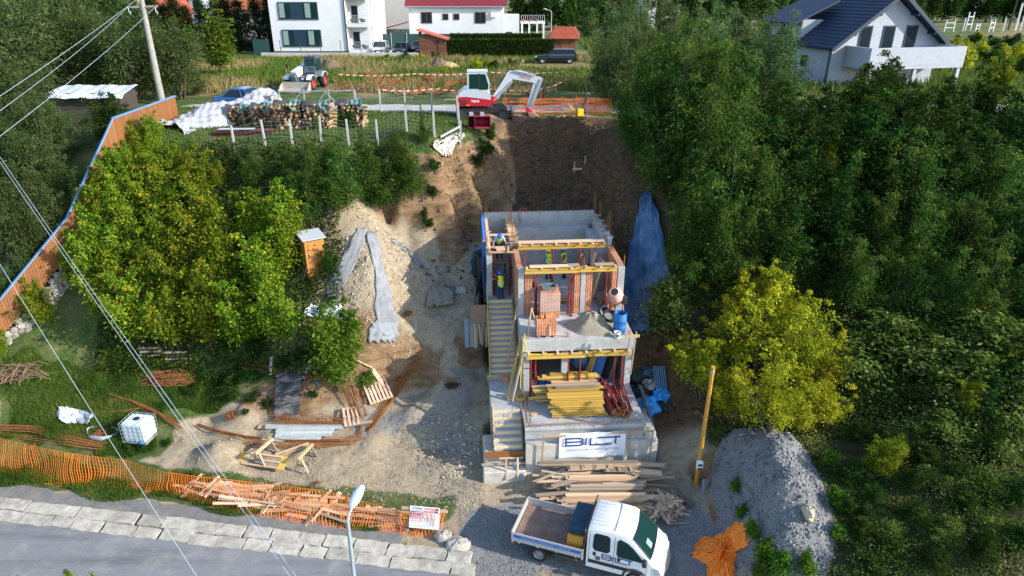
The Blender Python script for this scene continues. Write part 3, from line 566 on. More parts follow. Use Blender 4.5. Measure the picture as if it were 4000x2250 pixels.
for i in range(12): piece('board', sp, (random.uniform(-.5, .5), random.uniform(-.25, .25), .03+i*.02), (random.uniform(.5, 1.2), .12, .03), (WOOD_O, WOOD)[i % 3 == 0], (0, R(random.uniform(-8, 8)), random.uniform(-.5, .5)))
def blob(name, label, cat, c, r, mat, seed=0, sq=.8, n=14, group=None, kn=.25, parent=None):
    """a crumpled bag, cloth or bundle"""
    mb = MB(); rs = np.random.default_rng(seed); ph = rs.uniform(0, 6.3, 12); vs_ = []; k = n*2
    for i in range(n+1):
        th = PI*i/n
        for j in range(k):
            a = 2*PI*j/k; d = 1+kn*(.5*math.sin(3*a+ph[0]+2*th)+.4*math.sin(5*a+ph[1]-3*th)+.35*math.sin(7*th+ph[2]+2*a)+.3*math.sin(11*a+5*th+ph[3]))
            z = math.cos(th); vs_.append((r[0]*d*math.sin(th)*math.cos(a), r[1]*d*math.sin(th)*math.sin(a), r[2]*(max(z, -.35)*d*sq)+r[2]*.3))
    fs = [(i*k+j, (i+1)*k+j, (i+1)*k+(j+1) % k, i*k+(j+1) % k) for i in range(n) for j in range(k)]
    mb.add(vs_, fs); o = obj(name, mb, mat, parent, c, (0, 0, seed), smooth=R(35)); return tag(o, label, cat, group) if label else o
blob('tool_bag', 'black tool bag on the upper floor near the two workers', 'bag', bw(.8, 5.6, UZ), (.32, .2, .22), BLACK, 3); blob('tool_bag', 'dark green tool bag left of the worker in the yellow helmet', 'bag', bw(.55, 5.1, UZ), (.3, .2, .2), M('dark_green_canvas', (.02, .06, .05), .8), 4)
# ------------------------------------------------------------------ things on the balcony slab
PLAST = M('clear_plastic_wrap', (.72, .62, .60), .25, .1, 5, .3, alpha=.35)
def brick_pallet(name, label, x, y, nx_, ny_, nz_, wrap, top=None, rz=0):
    t_ = lth(name, label, 'brick pallet', x, y, UZ, rz, 'pallets of clay blocks on the balcony'); bl, bw_, bh = .30, .24, .165
    W_ = nx_*bl; D_ = ny_*bw_
    for i in range(3): piece('pallet_board', t_, (-W_/2+.1+i*(W_-.2)/2, 0, .05), (.1, D_, .1), WOOD_O)
    for k in range(nz_):
        for i in range(nx_):
            for j in range(ny_):
                if 0 < i < nx_-1 and 0 < j < ny_-1 and k < nz_-1: continue
                link('brick', BRM, t_, (-W_/2+(i+.5)*bl+random.uniform(-.006, .006), -D_/2+(j+.5)*bw_+random.uniform(-.006, .006), .105+(k+.5)*bh), None, (bl-.012, bw_-.012, bh-.01))
    if wrap:
        h = .1+nz_*bh; obj('plastic_wrap', MB().loft([[(-W_/2-.012, -D_/2-.012, z), (W_/2+.012, -D_/2-.012, z), (W_/2+.012, D_/2+.012, z), (-W_/2-.012, D_/2+.012, z)] for z in (h*.35, h*.6, h*.8, h+.012)], cap=False), PLAST, t_)
    return t_, .1+nz_*bh
x, y, _ = lb(2148, 1255, UZ); bp1, h1 = brick_pallet('brick_pallet', 'tall plastic wrapped pallet of clay blocks on the balcony', x, y+.5, 3, 4, 8, True)
tr_ = lth('mortar_tray', 'grey plastic tray lying on top of the tall block pallet', 'tray', x-.03, y+.5, UZ+h1+.015)
obj('tray', MB().loft([[(-.3, -.22, 0), (.3, -.22, 0), (.3, .22, 0), (-.3, .22, 0)], [(-.33, -.26, .18), (.33, -.26, .18), (.33, .26, .18), (-.33, .26, .18)], [(-.29, -.22, .17), (.29, -.22, .17), (.29, .22, .17), (-.29, .22, .17)], [(-.27, -.2, .05), (.27, -.2, .05), (.27, .2, .05), (-.27, .2, .05)]]), M('grey_tray_plastic', (.10, .15, .16), .5, .2, 4, .05, dirt=(.35, .35, .33)), tr_)
x, y, _ = lb(2135, 1318, UZ); bp2, h2 = brick_pallet('brick_pallet', 'low open pallet of clay blocks at the balcony edge', x, y+.32, 3, 3, 4, False)
for (dx, rz_) in ((.12, .2),): link('brick', BRM, bp2, (dx, .1, h2+.09), (0, 0, rz_), (.3, .2, .17))
obj('drill', MB().box((-.15, .05, h2+.08), (.2, .09, .1), (0, 0, .5), .02).cyl((-.2, 0, h2+.04), (-.22, -.02, h2+.2), .03), M('orange_tool', (.7, .28, .01), .5, 0, bmp=0), None, tuple(bp2.location), (0, 0, BA), label='orange power drill lying on the low block pallet', cat='drill')
blob('plastic_scrap', 'torn clear plastic hanging off the low block pallet', 'plastic sheet', bw(x+.12, y-.02, UZ+.1), (.09, .05, .5), M('thin_plastic', (.75, .72, .70), .3, .05, 4, .2, alpha=.5), 8)
# galvanised poles in front of the pallets
a0 = lb(2085, 1268, UZ+.62); tbn = thing('tube_bundle', 'bundle of galvanised tubes laid across behind the low block pallet', 'tubes', bw(*a0))
for i in range(4):
    a = lb(2085, 1268-i*3, UZ+.62); c_ = lb(2195, 1250-i*3, UZ+.7); obj('tube', MB().cyl(Vector(bw(*a))-Vector(bw(*a0)), Vector(bw(*c_))-Vector(bw(*a0)), .022), STEEL, tbn)
tp = lth('tripod_stand', 'thin white tripod of laths on the balcony corner', 'tripod', *lb(2075, 1300, UZ)[:2], UZ)
for k in range(3): a = k*2.09; obj('leg', MB().tube([(0, 0, 1.25), (.32*math.cos(a), .32*math.sin(a), 0)], .02, 5), WOOD_P, tp)
# sand heap
def heap(name, label, cat, c, r, h, mat, seed=1, n=40, pw=1.25):
    rs = np.random.default_rng(seed); mb = MB(); k = 28; vs_ = [(0, 0, h*.82)]
    for i in range(1, n//2+1):
        f = i/(n//2)
        for j in range(k):
            a = 2*PI*j/k; rr = f*(1+.10*math.sin(2*a+seed)+.07*math.sin(5*a+seed*2)); z = h*(1-f)**pw*(1+.06*math.sin(6*a+4*f))
            x_, y_ = r[0]*rr*math.cos(a), r[1]*rr*math.sin(a); vs_.append((x_, y_, (z*(1-.18*math.exp(-(f*7)**2))+.05*h*math.sin(3*a+9*f+seed)*f*(1-f)*4)*(1 if f < .98 else 0)+.025*rs.standard_normal()*(f < .95)))
    fs = [(0, 1+j, 1+(j+1) % k) for j in range(k)]+[(1+i*k+j, 1+(i+1)*k+j, 1+(i+1)*k+(j+1) % k, 1+i*k+(j+1) % k) for i in range(n//2-1) for j in range(k)]
    mb.add(vs_, fs); return obj(name, mb, mat, None, c, smooth=True, label=label, cat=cat)
SAND = M('damp_sand', (.26, .225, .165), .95, .14, 8, .5, dirt=(.34, .30, .23), dirt_amt=.5)
x, y, _ = lb(2312, 1292, UZ); heap('sand_heap', 'grey heap of mortar sand on the balcony', 'sand heap', bw(x, y+.35, UZ-.01), (1.12, .95), .95, SAND, 3)
# cement mixer
x, y, _ = lb(2412, 1245, UZ); mx = lth('cement_mixer', 'orange cement mixer at the right edge of the balcony', 'cement mixer', x-.05, y+.55, UZ)
MXO = M('orange_mixer_paint', (.72, .16, .06), .5, .12, 5, .05, dirt=(.6, .42, .36), dirt_amt=.6); MXP = M('dusty_pink_drum', (.66, .36, .29), .7, .15, 5, .1, dirt=(.6, .52, .46), dirt_amt=.6)
dr = MB().lathe([(.14, -.32), (.33, -.3), (.38, -.05), (.36, .08), (.24, .36), (.2, .42), (.18, .4), (.2, .3)], 18); ob = obj('drum', dr, MXP, mx, (0, 0, .95), (R(38), R(-22), 0), smooth=R(50))
obj('ring_gear', MB().lathe([(.38, -.09), (.40, -.09), (.40, -.03), (.38, -.03)], 18), MXO, ob); obj('drum_mouth', MB().cyl((0, 0, .36), (0, 0, .405), .185, n=16), BLACK, ob)
for sx in (-.38, .38): obj('leg', MB().tube([(sx*.9, -.05, .9), (sx, -.4, 0)], .025).tube([(sx*.9, -.05, .9), (sx, .4, 0)], .025), MXO, mx)
obj('axle', MB().cyl((-.4, .4, .1), (.4, .4, .1), .02), MXO, mx)
for sx in (-.42, .42): obj('wheel', MB().cyl((sx-.03, .4, .12), (sx+.03, .4, .12), .12, n=14), RUBBER, mx)
obj('motor_box', MB().box((.42, -.1, .75), (.24, .26, .42), None, .04), BLACK, mx); obj('tilt_wheel', MB().tube([(-.46, .26*math.cos(a), .95+.26*math.sin(a)) for a in np.linspace(0, 2*PI, 15)[:-1]], .016, 5, closed=True), MXO, mx)
def tub(name, label, c, r, h, mat, inner=None, tilt=(0, 0, 0), taper=.85, cat='bucket', n=20):
    t_ = thing(name, label, cat, c, 0, None, tilt)
    obj('shell', MB().lathe([(r*taper, 0), (r, h), (r*1.04, h), (r*1.04, h-.03), (r*.96, h-.03), (r*.96, h), (r*.93, h-.01), (r*taper*.9, .04)], n, cap=True), mat, t_, smooth=R(40))
    if inner: obj('contents', MB().cyl((0, 0, h*.4), (0, 0, h*.45), r*.88, n=n), inner, t_)
    return t_
MORTM = M('wet_mortar', (.20, .19, .17), .8, .2, 8, .2)
x, y, _ = lb(2383, 1262, UZ); tub('mortar_tub', 'large black mortar tub beside the sand heap', bw(x, y+.25, UZ+.09), .33, .3, BLACK, MORTM, (R(24), 0, .3)); x, y, _ = lb(2352, 1245, UZ); tub('mortar_tub', 'grey mortar tub tipped over behind the sand heap', bw(x, y+.3, UZ+.2), .26, .32, M('grey_blue_plastic', (.05, .10, .13), .5, .2), None, (R(60), R(25), .3))
x, y, _ = lb(2424, 1308, UZ); dm = thing('water_drum', 'tall blue plastic drum on the balcony beside the mixer', 'drum', bw(x, y+.28, UZ), BA)
obj('shell', MB().lathe([(.27, 0), (.29, .05), (.285, .3), (.3, .32), (.285, .34), (.285, .62), (.3, .64), (.285, .66), (.29, .95), (.275, .97), (.27, .9), (.265, .3)], 22), M('blue_drum_plastic', (.015, .13, .36), .5, .2, 4, .05, dirt=(.12, .24, .38), dirt_amt=.5), dm, smooth=R(40)); obj('water', MB().cyl((0, 0, .8), (0, 0, .82), .262, n=20), M('drum_water', (.02, .07, .10), .1, 0, bmp=0), dm)
x, y, _ = lb(2413, 1322, UZ); bk = tub('paint_bucket', 'white plastic bucket with a coloured label at the balcony edge', bw(x, y+.12, UZ), .15, .27, M('white_plastic', (.75, .75, .72), .4, .05, 4, 0), MORTM, n=16)
lm_ = MB()
for i in range(6): a = -2.3+i*.25; lm_.add([(.147*math.cos(a), .147*math.sin(a), .07), (.147*math.cos(a+.25), .147*math.sin(a+.25), .07), (.153*math.cos(a+.25), .153*math.sin(a+.25), .19), (.153*math.cos(a), .153*math.sin(a), .19)], [(0, 1, 2, 3)])
obj('label_band', lm_, M('magenta_label', (.5, .03, .2), .5, .5, 14, 0, col2=(.1, .4, .05)), bk)
sv = lth('shovel', 'red handled shovel lying between the mortar tub and the drum', 'shovel', *lb(2395, 1285, UZ)[:2], UZ)
obj('handle', MB().cyl((0, 0, .05), (.45, .5, .4), .018), M('red_handle', (.6, .08, .03), .5, 0, bmp=0), sv); obj('blade', MB().box((-.1, -.1, .04), (.25, .28, .02), (.2, 0, .8)), STEEL, sv)
bb = lth('batter_board', 'rough timber cross of stakes at the right balcony corner', 'stakes', *lb(2462, 1400, 5.2)[:2], 4.4)
for (x_, z0, z1) in ((-.12, .9, 2.15), (.12, 0, 2.1)): piece('stake', bb, (x_, 0, (z0+z1)/2), (.06, .05, z1-z0), WOOD_O, (0, R(3), 0))
piece('cross_board', bb, (0, -.05, 1.92), (.62, .04, .13), WOOD)
# yellow hose from the balcony down to the landing
hp = [lb(2052, 1320, UZ), lb(2048, 1300, UZ+.1), (.02, -.35, UZ+.25), (.06, -.45, UZ), (.1, -.42, 5.4), (.3, -.42, 5.25), (.7, -.42, 5.2), (1.0, -.42, 5.3)]
tag(obj('hose', MB().tube([bw(*p) for p in hp], .022, 6), M('yellow_hose', (.75, .52, .02), .5, .05, 4, 0)), 'yellow hose looped over the balcony front edge', 'hose')
cl = []; x0, y0, _ = lb(2035, 1560, RZ)
for i in range(60): a = i*.45; cl.append(bw(x0+(.22+.05*math.sin(i*.9))*math.cos(a), y0+(.3+.06*math.cos(i*.7))*math.sin(a)+.1, RZ+.04+.08*abs(math.sin(i*.37))))
tag(obj('hose_coil', MB().tube([bw(-.02, -.3, 5.6), bw(-.12, -.35, 4.6), bw(-.15, -.3, 3.5)]+cl, .02, 5), M('yellow_hose', (0, 0, 0))), 'tangled yellow hose coil on the landing slab', 'hose')
# long boards leaning on the left corner
for i, (a, c_, m_, l_) in enumerate((((-.75, -.35, RZ+.02), (-.12, .0, 5.75), YEL, 'long yellow beam leaning on the left front corner column'), ((-.55, -.55, RZ+.02), (-.1, -.25, 4.9), WOOD_O, 'grey plank leaning beside the yellow beam at the left corner'), ((-.62, 1.6, 3.5), (-.12, 2.2, 6.3), WOOD, 'thin brown batten leaning over the stair side'))): tag(between('leaning_board', None, bw(*a), bw(*c_), .12 if i < 2 else .06, .06, m_), l_, 'board', 'boards leaning at the left corner')
link('brick', BRM, lth('clay_block', 'single clay block standing on the landing slab', 'clay block', *lb(1972, 1488, RZ)[:2], RZ), (0, 0, .13), None, (.3, .25, .26))
# ------------------------------------------------------------------ terrace: beam stack, prop bundle, sheets, stores
sb = lth('beam_stack', 'big stack of yellow formwork beams on the front terrace', 'beam stack', 1.05, -1.9, RZ)
for i in range(2): piece('bearer', sb, (.4+i*1.1, .45, .04), (.1, 1.1, .08), WOOD_O)
for k in range(10):
    z = .1+k*.085; y = k*.055; L = 2.25+random.uniform(-.12, .12)
    for r_ in range(3): 
        if r_ == 0 or k == 9: piece('beam', sb, (1.15+random.uniform(-.06, .06)+(.08 if k < 2 else 0), y+r_*.3, z), (L+(.15 if k < 2 else 0)+random.uniform(-.15, .15), .2, .055), YEL, (0, 0, R(random.uniform(-1, 1))))
for i in range(6): piece('beam', sb, (.85+random.uniform(-.2, .2), 1.0+i*.05, .25+i*.11), (3.1+random.uniform(-.4, .3), .12, .075), (YEL, YEL, WOOD_O, YEL, YEL, WOOD_O)[i], (0, 0, R(random.uniform(-2, 2))))
for i in range(6): piece('board', sb, (1.2+random.uniform(-.15, .15), 1.45+.03*i, .62+i*.04), (2.0, .3, .03), WOOD)
for (x_, z, L) in ((1.0, .95, 2.8), (1.05, 1.02, 2.5), (1.0, 1.12, 1.7)): piece('beam', sb, (x_, 1.75, z), (L, .2, .08), YEL)
for (x_, y_, L) in ((1.1, .72, 2.4), (1.2, .62, 1.8)): piece('board', sb, (x_, y_+.3, 1.0-.06*(y_ < .7)), (L, .14, .03), WOOD_O)
pb = lth('prop_bundle', 'heap of dark red steel props lying on the terrace', 'prop bundle', 4.0, -1.0, RZ)
for i in range(34):
    a = random.uniform(-.05, .2); x0 = -.35+random.uniform(0, .95); z0 = random.uniform(.06, .5)*(1-abs(x0-.1)/1.2); p0 = Vector((x0, -1.05+random.uniform(-.15, .15), z0)); p1 = p0+Vector((-math.sin(a)*1.9-.2*random.random(), 1.9, random.uniform(.1, .5)))
    pr_ = obj('steel_prop', MB().tube([p0, p0*.45+p1*.55], .04, 6).tube([p0*.45+p1*.55, p1], .03, 6), REDP, pb)
    piece('foot_plate', pr_, tuple(p0), (.13, .015, .13), RUST, (0, random.uniform(0, 1.5), 0))
tag(piece('plywood_scrap', None, bw(*lb(2090, 1618, RZ)[:2], RZ+.03), (.42, .2, .02), WOOD, (0, 0, R(40))), 'brown plywood scrap lying on the terrace beside the rebar cage', 'plywood')
for i, (u, v, r_, m_, l_) in enumerate(((2125, 1515, (.42, .3, .3), BLUET, 'crumpled blue plastic sheet by the left columns behind the beam stack'), (2370, 1518, (.4, .3, .34), BLUET, 'crumpled blue plastic sheet behind the right end of the beam stack'), (2085, 1510, (.12, .1, .3), WHITEP, 'small white bag near the left front column'))): blob('plastic_sheet', l_, 'plastic sheet', bw(*lb(u, v, RZ)[:2], RZ), r_, m_, 11+i)
for i, (x_, m_, w_, l_) in enumerate(((2.9, YEL, .25, 'yellow board leaning inside the ground floor opening'), (3.25, M('blue_foam_board', (.09, .22, .55), .6, .06, 3, .02), .55, 'wide blue foam board leaning inside the ground floor'), (3.75, BLACK, .3, 'dark pipe bundle leaning inside the ground floor right bay'), (4.0, WOOD_O, .2, 'brown plank leaning in the right bay of the ground floor'))): tag(between('leaning_board', None, bw(x_, .5, RZ+.02), bw(x_+.85, 1.3, 5.2), w_, .1, m_), l_, 'board')
tb_ = lth('toolbox', 'red toolbox on the ground floor behind the left props', 'toolbox', 1.0, .8, RZ); obj('case', MB().box((0, 0, .18), (.55, .3, .34), None, .04), M('red_case', (.42, .015, .02), .45, .1), tb_); text_mesh('hilti', .13, WHITEP, 'lettering', tb_, (0, -.155, .2), (PI/2, 0, 0)); obj('handle', MB().tube([(-.12, 0, .35), (-.1, 0, .42), (.1, 0, .42), (.12, 0, .35)], .015), BLACK, tb_)
tub('paint_bucket', 'white bucket on the ground floor right of the middle column', bw(2.65, .9, RZ), .16, .3, M('white_plastic', (0, 0, 0)), MORTM)
blob('plastic_sheet', 'blue plastic sheet hung over stores inside the ground floor', 'plastic sheet', bw(2.75, 1.6, RZ+.6), (.7, .3, 1.2), M('pale_blue_plastic', (.06, .25, .45), .35, .2, 4, .2), 21); blob('jacket', 'red jacket hanging inside the ground floor', 'jacket', bw(2.2, 1.2, RZ+1.0), (.12, .12, .6), M('red_cloth', (.4, .01, .02), .9), 22)
lpz = lth('leaning_props', 'group of dark red props leaning in the dark left bay of the ground floor', 'steel props', .6, 1.2, RZ)
for i in range(6): obj('steel_prop', MB().cyl((i*.06, .1*i, 0), (-.25+i*.05, .4, 2.0), .035), REDP, lpz)
# ------------------------------------------------------------------ banner on the base wall
bn = lth('banner', 'white company banner with blue lettering tied to the base wall', 'banner', 1.32, -2.8, 1.43)
BAN = M('white_banner_vinyl', (.74, .76, .80), .5, .02, 3, .05); BW, BH = 2.86, 1.27
obj('cloth', MB().grid(lambda a, c_: (a*BW, .03*math.sin(a*9+c_*3)*(1-c_)+.012*math.sin(a*23)*c_-.02*(1-c_), c_*BH+.015*math.sin(a*PI*5)*(c_ > .9)), 40, 14), BAN, bn, smooth=True)
def logo(parent, W_, H_, loc, rot, mat, sub=True, depth=.0):
    """the four letters B I L T with the L running into the T"""
    mb = MB(); t_ = .19*H_
    def st(pts, tt=t_):
        for (x0, z0), (x1, z1) in zip(pts[:-1], pts[1:]):
            if abs(z1-z0) < 1e-6: mb.add([(min(x0, x1)-tt/2, 0, z0-tt/2), (max(x0, x1)+tt/2, 0, z0-tt/2), (max(x0, x1)+tt/2, 0, z0+tt/2), (min(x0, x1)-tt/2, 0, z0+tt/2)], [(0, 1, 2, 3)])
            else:
                dx, dz = x1-x0, z1-z0; L = math.hypot(dx, dz); px_, pz_ = -dz/L*tt/2, dx/L*tt/2; mb.add([(x0+px_, .0004, z0+pz_), (x0-px_, .0004, z0-pz_), (x1-px_, .0004, z1-pz_), (x1+px_, .0004, z1+pz_)], [(0, 1, 2, 3)])
    w_ = W_; h = H_
    st([(0, 0), (.27*w_, 0)]); st([(0, h*.5), (.28*w_, h*.5)]); st([(0, h), (.26*w_, h)]); st([(0, 0), (0, h)]); st([(.27*w_, 0), (.32*w_, .14*h), (.32*w_, .36*h), (.28*w_, .5*h)]); st([(.28*w_, .5*h), (.31*w_, .64*h), (.31*w_, .87*h), (.26*w_, h)])
    st([(.375*w_, 0), (.375*w_, h)]); st([(.46*w_, h), (.46*w_, 0)]); st([(.46*w_, 0), (.85*w_, 0)]); st([(.6*w_, h), (w_, h)]); st([(.93*w_, h), (.93*w_, 0)])
    return obj('logo', mb, mat, parent, loc, rot)
logo(bn, 2.3, .36, (.28, -.045, .66), None, NAVY); text_mesh('ARCHITECTURE & CONSTRUCTION', .115, NAVY, 'lettering', bn, (1.43, -.048, .42), (PI/2, 0, 0), .94, 1.35); text_mesh('www.biltcons.ro', .075, NAVY, 'lettering', bn, (2.3, -.05, .06), (PI/2, 0, 0))
for i in range(7): obj('eyelet', MB().cyl((.1+i*.44, -.03, BH-.05), (.1+i*.44, -.02, BH-.05), .018), STEEL, bn)
for (x0, x1, z, m_, l_) in ((.6, 1.6, 2.62, WOOD, 'thin horizontal batten holding the left side of the banner'), (3.6, 5.35, 2.66, WOOD, 'long horizontal batten right of the banner on the base wall')): tag(piece('batten', None, bw((x0+x1)/2, -2.84, z), (x1-x0, .04, .09), m_, (0, 0, BA)), l_, 'batten')
for (x_, z0, z1, l_) in ((.6, 1.0, 2.7, 'upright batten on the base wall left of the banner'), (4.35, 1.2, 2.75, 'upright batten on the base wall right of the banner'), (5.3, 1.2, 2.75, 'upright batten near the right end of the base wall')): tag(piece('batten', None, bw(x_, -2.88, (z0+z1)/2), (.06, .04, z1-z0), WOOD_O, (0, R(2), BA)), l_, 'batten')
tag(obj('bottle', MB().lathe([(.03, 0), (.035, .02), (.035, .16), (.015, .22), (.015, .26)], 10), M('blue_bottle', (.1, .25, .5), .2, 0, bmp=0), None, bw(-.58, -2.65, .955)), 'small blue plastic water bottle on the footing ledge', 'bottle')
# tube and pipes at the right of the base
tag(obj('drain_hose', MB().tube([bw(5.75, -2.6, .9), bw(5.72, -1.8, 1.9), bw(5.6, -1.0, 2.5), bw(5.5, .2, 3.0)], .09, 10), M('grey_pipe', (.09, .11, .12), .5, .15)), 'thick grey drain hose lying down along the right end of the base wall', 'hose')
for i, (u, v, z, r_, m_, l_) in enumerate(((2530, 1600, 2.2, (.5, .42, .62), BLUET, 'large blue plastic sack beside the base wall'), (2580, 1545, 2.6, (.45, .4, .4), BLUET, 'smaller blue sack behind the large blue sack'), (2480, 1530, 2.9, (.45, .35, .42), M('black_bin_bag', (.012, .014, .018), .3, .2, 6, .1), 'black rubbish bag beside the right front column'), (2490, 1480, 3.0, (.4, .35, .3), M('dark_grey_bag', (.03, .04, .045), .5), 'dark grey bag behind the black rubbish bag'), (2545, 1500, 2.8, (.42, .4, .25), M('rubbish', (.16, .17, .18), .7, .8, 9, .3, col2=(.5, .5, .48)), 'heap of mixed rubbish between the blue and black bags'), (2530, 1450, 3.1, (.38, .3, .25), M('dull_teal_sheet', (.04, .10, .13), .5), 'dull teal plastic sheet on the rubbish right of the house'), (2600, 1590, 2.2, (.4, .3, .25), BLACK, 'flat black bag right of the large blue sack'))): blob('rubbish_bag', l_, 'bag', G(u, v) , r_, m_, 31+i)
pp0 = Vector(G(2590, 1550)); ppb = thing('pipe_bundle', 'bundle of blue plastic pipes leaning among the rubbish right of the house', 'pipes', pp0)
for i in range(6): obj('pipe', MB().cyl(Vector((i*.09-.3, 0, .3)), Vector(G(2575, 1460))-pp0+Vector((i*.1-.3, 0, .5)), .03), M('dull_blue_pipe', (.10, .22, .36), .5, .1), ppb)
# black membrane, boards and hose on the left flank of the house
mm_ = M('black_membrane', (.012, .014, .016), .6, .3, 5, .3)
tag(obj('membrane_sheet', MB().grid(lambda a, c_: bw(-1.75-.12*math.sin(c_*5+a*4)-.22*(1-c_), 4.3+a*1.9, 5.2+c_*2.5), 10, 10), mm_), 'black waterproof membrane hanging on the left wall of the house', 'membrane')
fl = thing('flank_boards', 'boards and a brown panel leaning on the left flank of the house', 'timber pile', bw(-1.8, 3.6, 4.4), BA)
piece('panel', fl, (-.1, -.2, 1.0), (.75, .05, .9), M('brown_plywood', (.20, .12, .07), .7, .2), (R(-20), 0, 0))
for i in range(8): piece('board', fl, (-.42+i*.12, -.35+random.uniform(-.1, .1), .25), (.1, .04, random.uniform(1.3, 1.9)), WOOD_O, (R(-22), R(random.uniform(-4, 4)), 0))
for i in range(2): piece('board', fl, (-.7+i*.25, -.3, .05), (.2, .05, 1.4), M('grey_blue_board', (.16, .21, .25), .7, .2), (R(-24), 0, 0))
# ------------------------------------------------------------------ people
SKIN = M('skin', (.42, .22, .14), .6, .06, 8, 0); VEST = M('yellow_green_vest', (.62, .82, .02), .6, .05, 6, .05); VSTR = M('reflective_strip', (.72, .74, .70), .35, 0, bmp=0)
JEAN = M('dark_blue_work_trousers', (.025, .05, .13), .9, .25, 9, .1); BOOT = M('dark_boots', (.02, .02, .022), .8, .2, 8, .05); HAIR = M('dark_hair', (.02, .014, .01), .8, .2, 9, .1)
def sph(mb, c, r, n=8):
    k = n; mb.lathe([(max(1e-3, r*math.sin(PI*i/k)), -r*math.cos(PI*i/k)) for i in range(k+1)], n+2, tuple(c))
def limb(mb, pts, rs, n=10):
    mb.tube(pts, list(rs), n)
    for p_, r_ in zip(pts, rs): sph(mb, p_, r_*.99)
def remesh(o, vox=.018):
    m_ = o.modifiers.new('skin', 'REMESH'); m_.mode = 'VOXEL'; m_.voxel_size = vox; m_.use_smooth_shade = True
    s_ = o.modifiers.new('soft', 'SMOOTH'); s_.iterations = 3; s_.factor = .5; return o
def person(label, loc, rz, J, shirt, helmet, group='builders at work', vest=True):
    t_ = thing('person', label, 'person', loc, rz, group); t_.scale = (.93, .93, .93); V = {k: Vector(v) for k, v in J.items()}
    b_ = MB(); limb(b_, [V['pel'], (V['pel']+V['che'])/2, V['che'], V['nec']], [.125, .115, .13, .06]); limb(b_, [V['nec'], V['hea']], [.05, .06])
    h = V['hea']; fw = V['fwd'].normalized(); up = (h-V['nec']).normalized(); sd_ = fw.cross(up)
    b_.lathe([(max(1e-3, .082*math.sin(PI*i/10)), -.115*math.cos(PI*i/10)) for i in range(11)], 12, tuple(h+up*.03)); sph(b_, h+fw*.09+up*.005, .02); sph(b_, h+fw*.075-up*.045, .03)
    for s_ in (-1, 1):
        sph(b_, h+sd_*.082*s_, .022); sph(b_, h+fw*.074+sd_*.03*s_+up*.03, .014)
        k = 'l' if s_ < 0 else 'r'; limb(b_, [V[k+'sh'], V[k+'el'], V[k+'wr']], [.058, .045, .032]); limb(b_, [V[k+'hi'], V[k+'kn'], V[k+'an']], [.088, .06, .042])
        fd = (V[k+'wr']-V[k+'el']).normalized(); pl = V[k+'wr']+fd*.07; limb(b_, [V[k+'wr'], pl], [.03, .036]); sdv = fd.cross(Vector((.3, .2, 1))).normalized()
        for i in range(4): c0 = pl+sdv*(.026*(i-1.5)); L_ = (.05, .06, .058, .045)[i]; bend = Vector((0, 0, -.02)); limb(b_, [c0, c0+fd*L_*.6, c0+fd*L_+bend], [.011, .0105, .009], 6)
        limb(b_, [V[k+'wr']+fd*.02, V[k+'wr']+fd*.05+sdv*.05, V[k+'wr']+fd*.085+sdv*.058], [.014, .012, .01], 6)
    remesh(obj('body', b_, SKIN, t_), .013)
    c_ = MB(); limb(c_, [V['pel']+Vector((0, 0, .05)), (V['pel']+V['che'])/2, V['che']+Vector((0, 0, .06))], [.145, .14, .15])
    for k in 'lr': limb(c_, [V['che']*.35+V[k+'sh']*.65, V[k+'sh'], V[k+'sh']*.35+V[k+'el']*.65], [.085, .075, .062])
    remesh(obj('shirt', c_, shirt, t_), .02)
    v_ = MB(); limb(v_, [V['pel']+Vector((0, 0, .02)), (V['pel']+V['che'])/2, V['che']+Vector((0, 0, .05))], [.165, .158, .165])
    for k in 'lr': limb(v_, [V['che']*.5+V[k+'sh']*.5+Vector((0, 0, .02))], [.095]) if False else sph(v_, V['che']*.45+V[k+'sh']*.55+Vector((0, 0, .01)), .1)
    ve = remesh(obj('vest' if vest else 'jacket', v_, VEST if vest else shirt, t_), .02)
    for f_ in ((.3, .62) if vest else ()):
        c0 = V['pel']*(1-f_)+V['che']*f_; ax = (V['che']-V['pel']).normalized(); a_ = ax.orthogonal().normalized(); e_ = ax.cross(a_); ring = [c0+(a_*math.cos(q)+e_*math.sin(q))*.172 for q in np.linspace(0, 2*PI, 17)[:-1]]
        mb = MB(); mb.loft([[tuple(p_+ax*o_) for p_ in ring] for o_ in (-.028, .028)], cap=False); obj('reflective_band', mb, VSTR, ve)
    l_ = MB(); limb(l_, [V['pel']+Vector((0, 0, .03)), V['pel']-Vector((0, 0, .06))], [.145, .15])
    for k in 'lr': limb(l_, [V[k+'hi'], V[k+'kn'], V[k+'an']+Vector((0, 0, .05))], [.11, .082, .072])
    remesh(obj('trousers', l_, JEAN, t_), .02)
    for k in 'lr':
        a_ = V[k+'an']; bm__ = MB(); limb(bm__, [a_+Vector((0, 0, .06)), a_+Vector((0, .0, -.02))], [.06, .06]); limb(bm__, [a_+Vector((0, -.04, -.035)), a_+Vector((0, .13, -.04))], [.05, .045]); remesh(obj('boot', bm__, BOOT, t_), .02)
    hm = MB().lathe([(.137, 0), (.145, .0), (.142, .015), (.128, .03), (.125, .07), (.10, .12), (.06, .15), (.001, .16)], 18); q = up.to_track_quat('Z', 'Y').to_euler()
    ho = obj('helmet', hm, helmet, t_, tuple(h+up*.045), q, smooth=R(50)); obj('brim', MB().prism([(-.11, .02), (-.09, .15), (0, .19), (.09, .15), (.11, .02)], 0, .012, 'XY'), helmet, ho, None, (0, 0, math.atan2(fw.y, fw.x)-PI/2))
    obj('hair', MB().lathe([(.092, -.03), (.094, .02), (.08, .04)], 14), HAIR, t_, tuple(h+up*.01-fw*.012), q)
    return t_
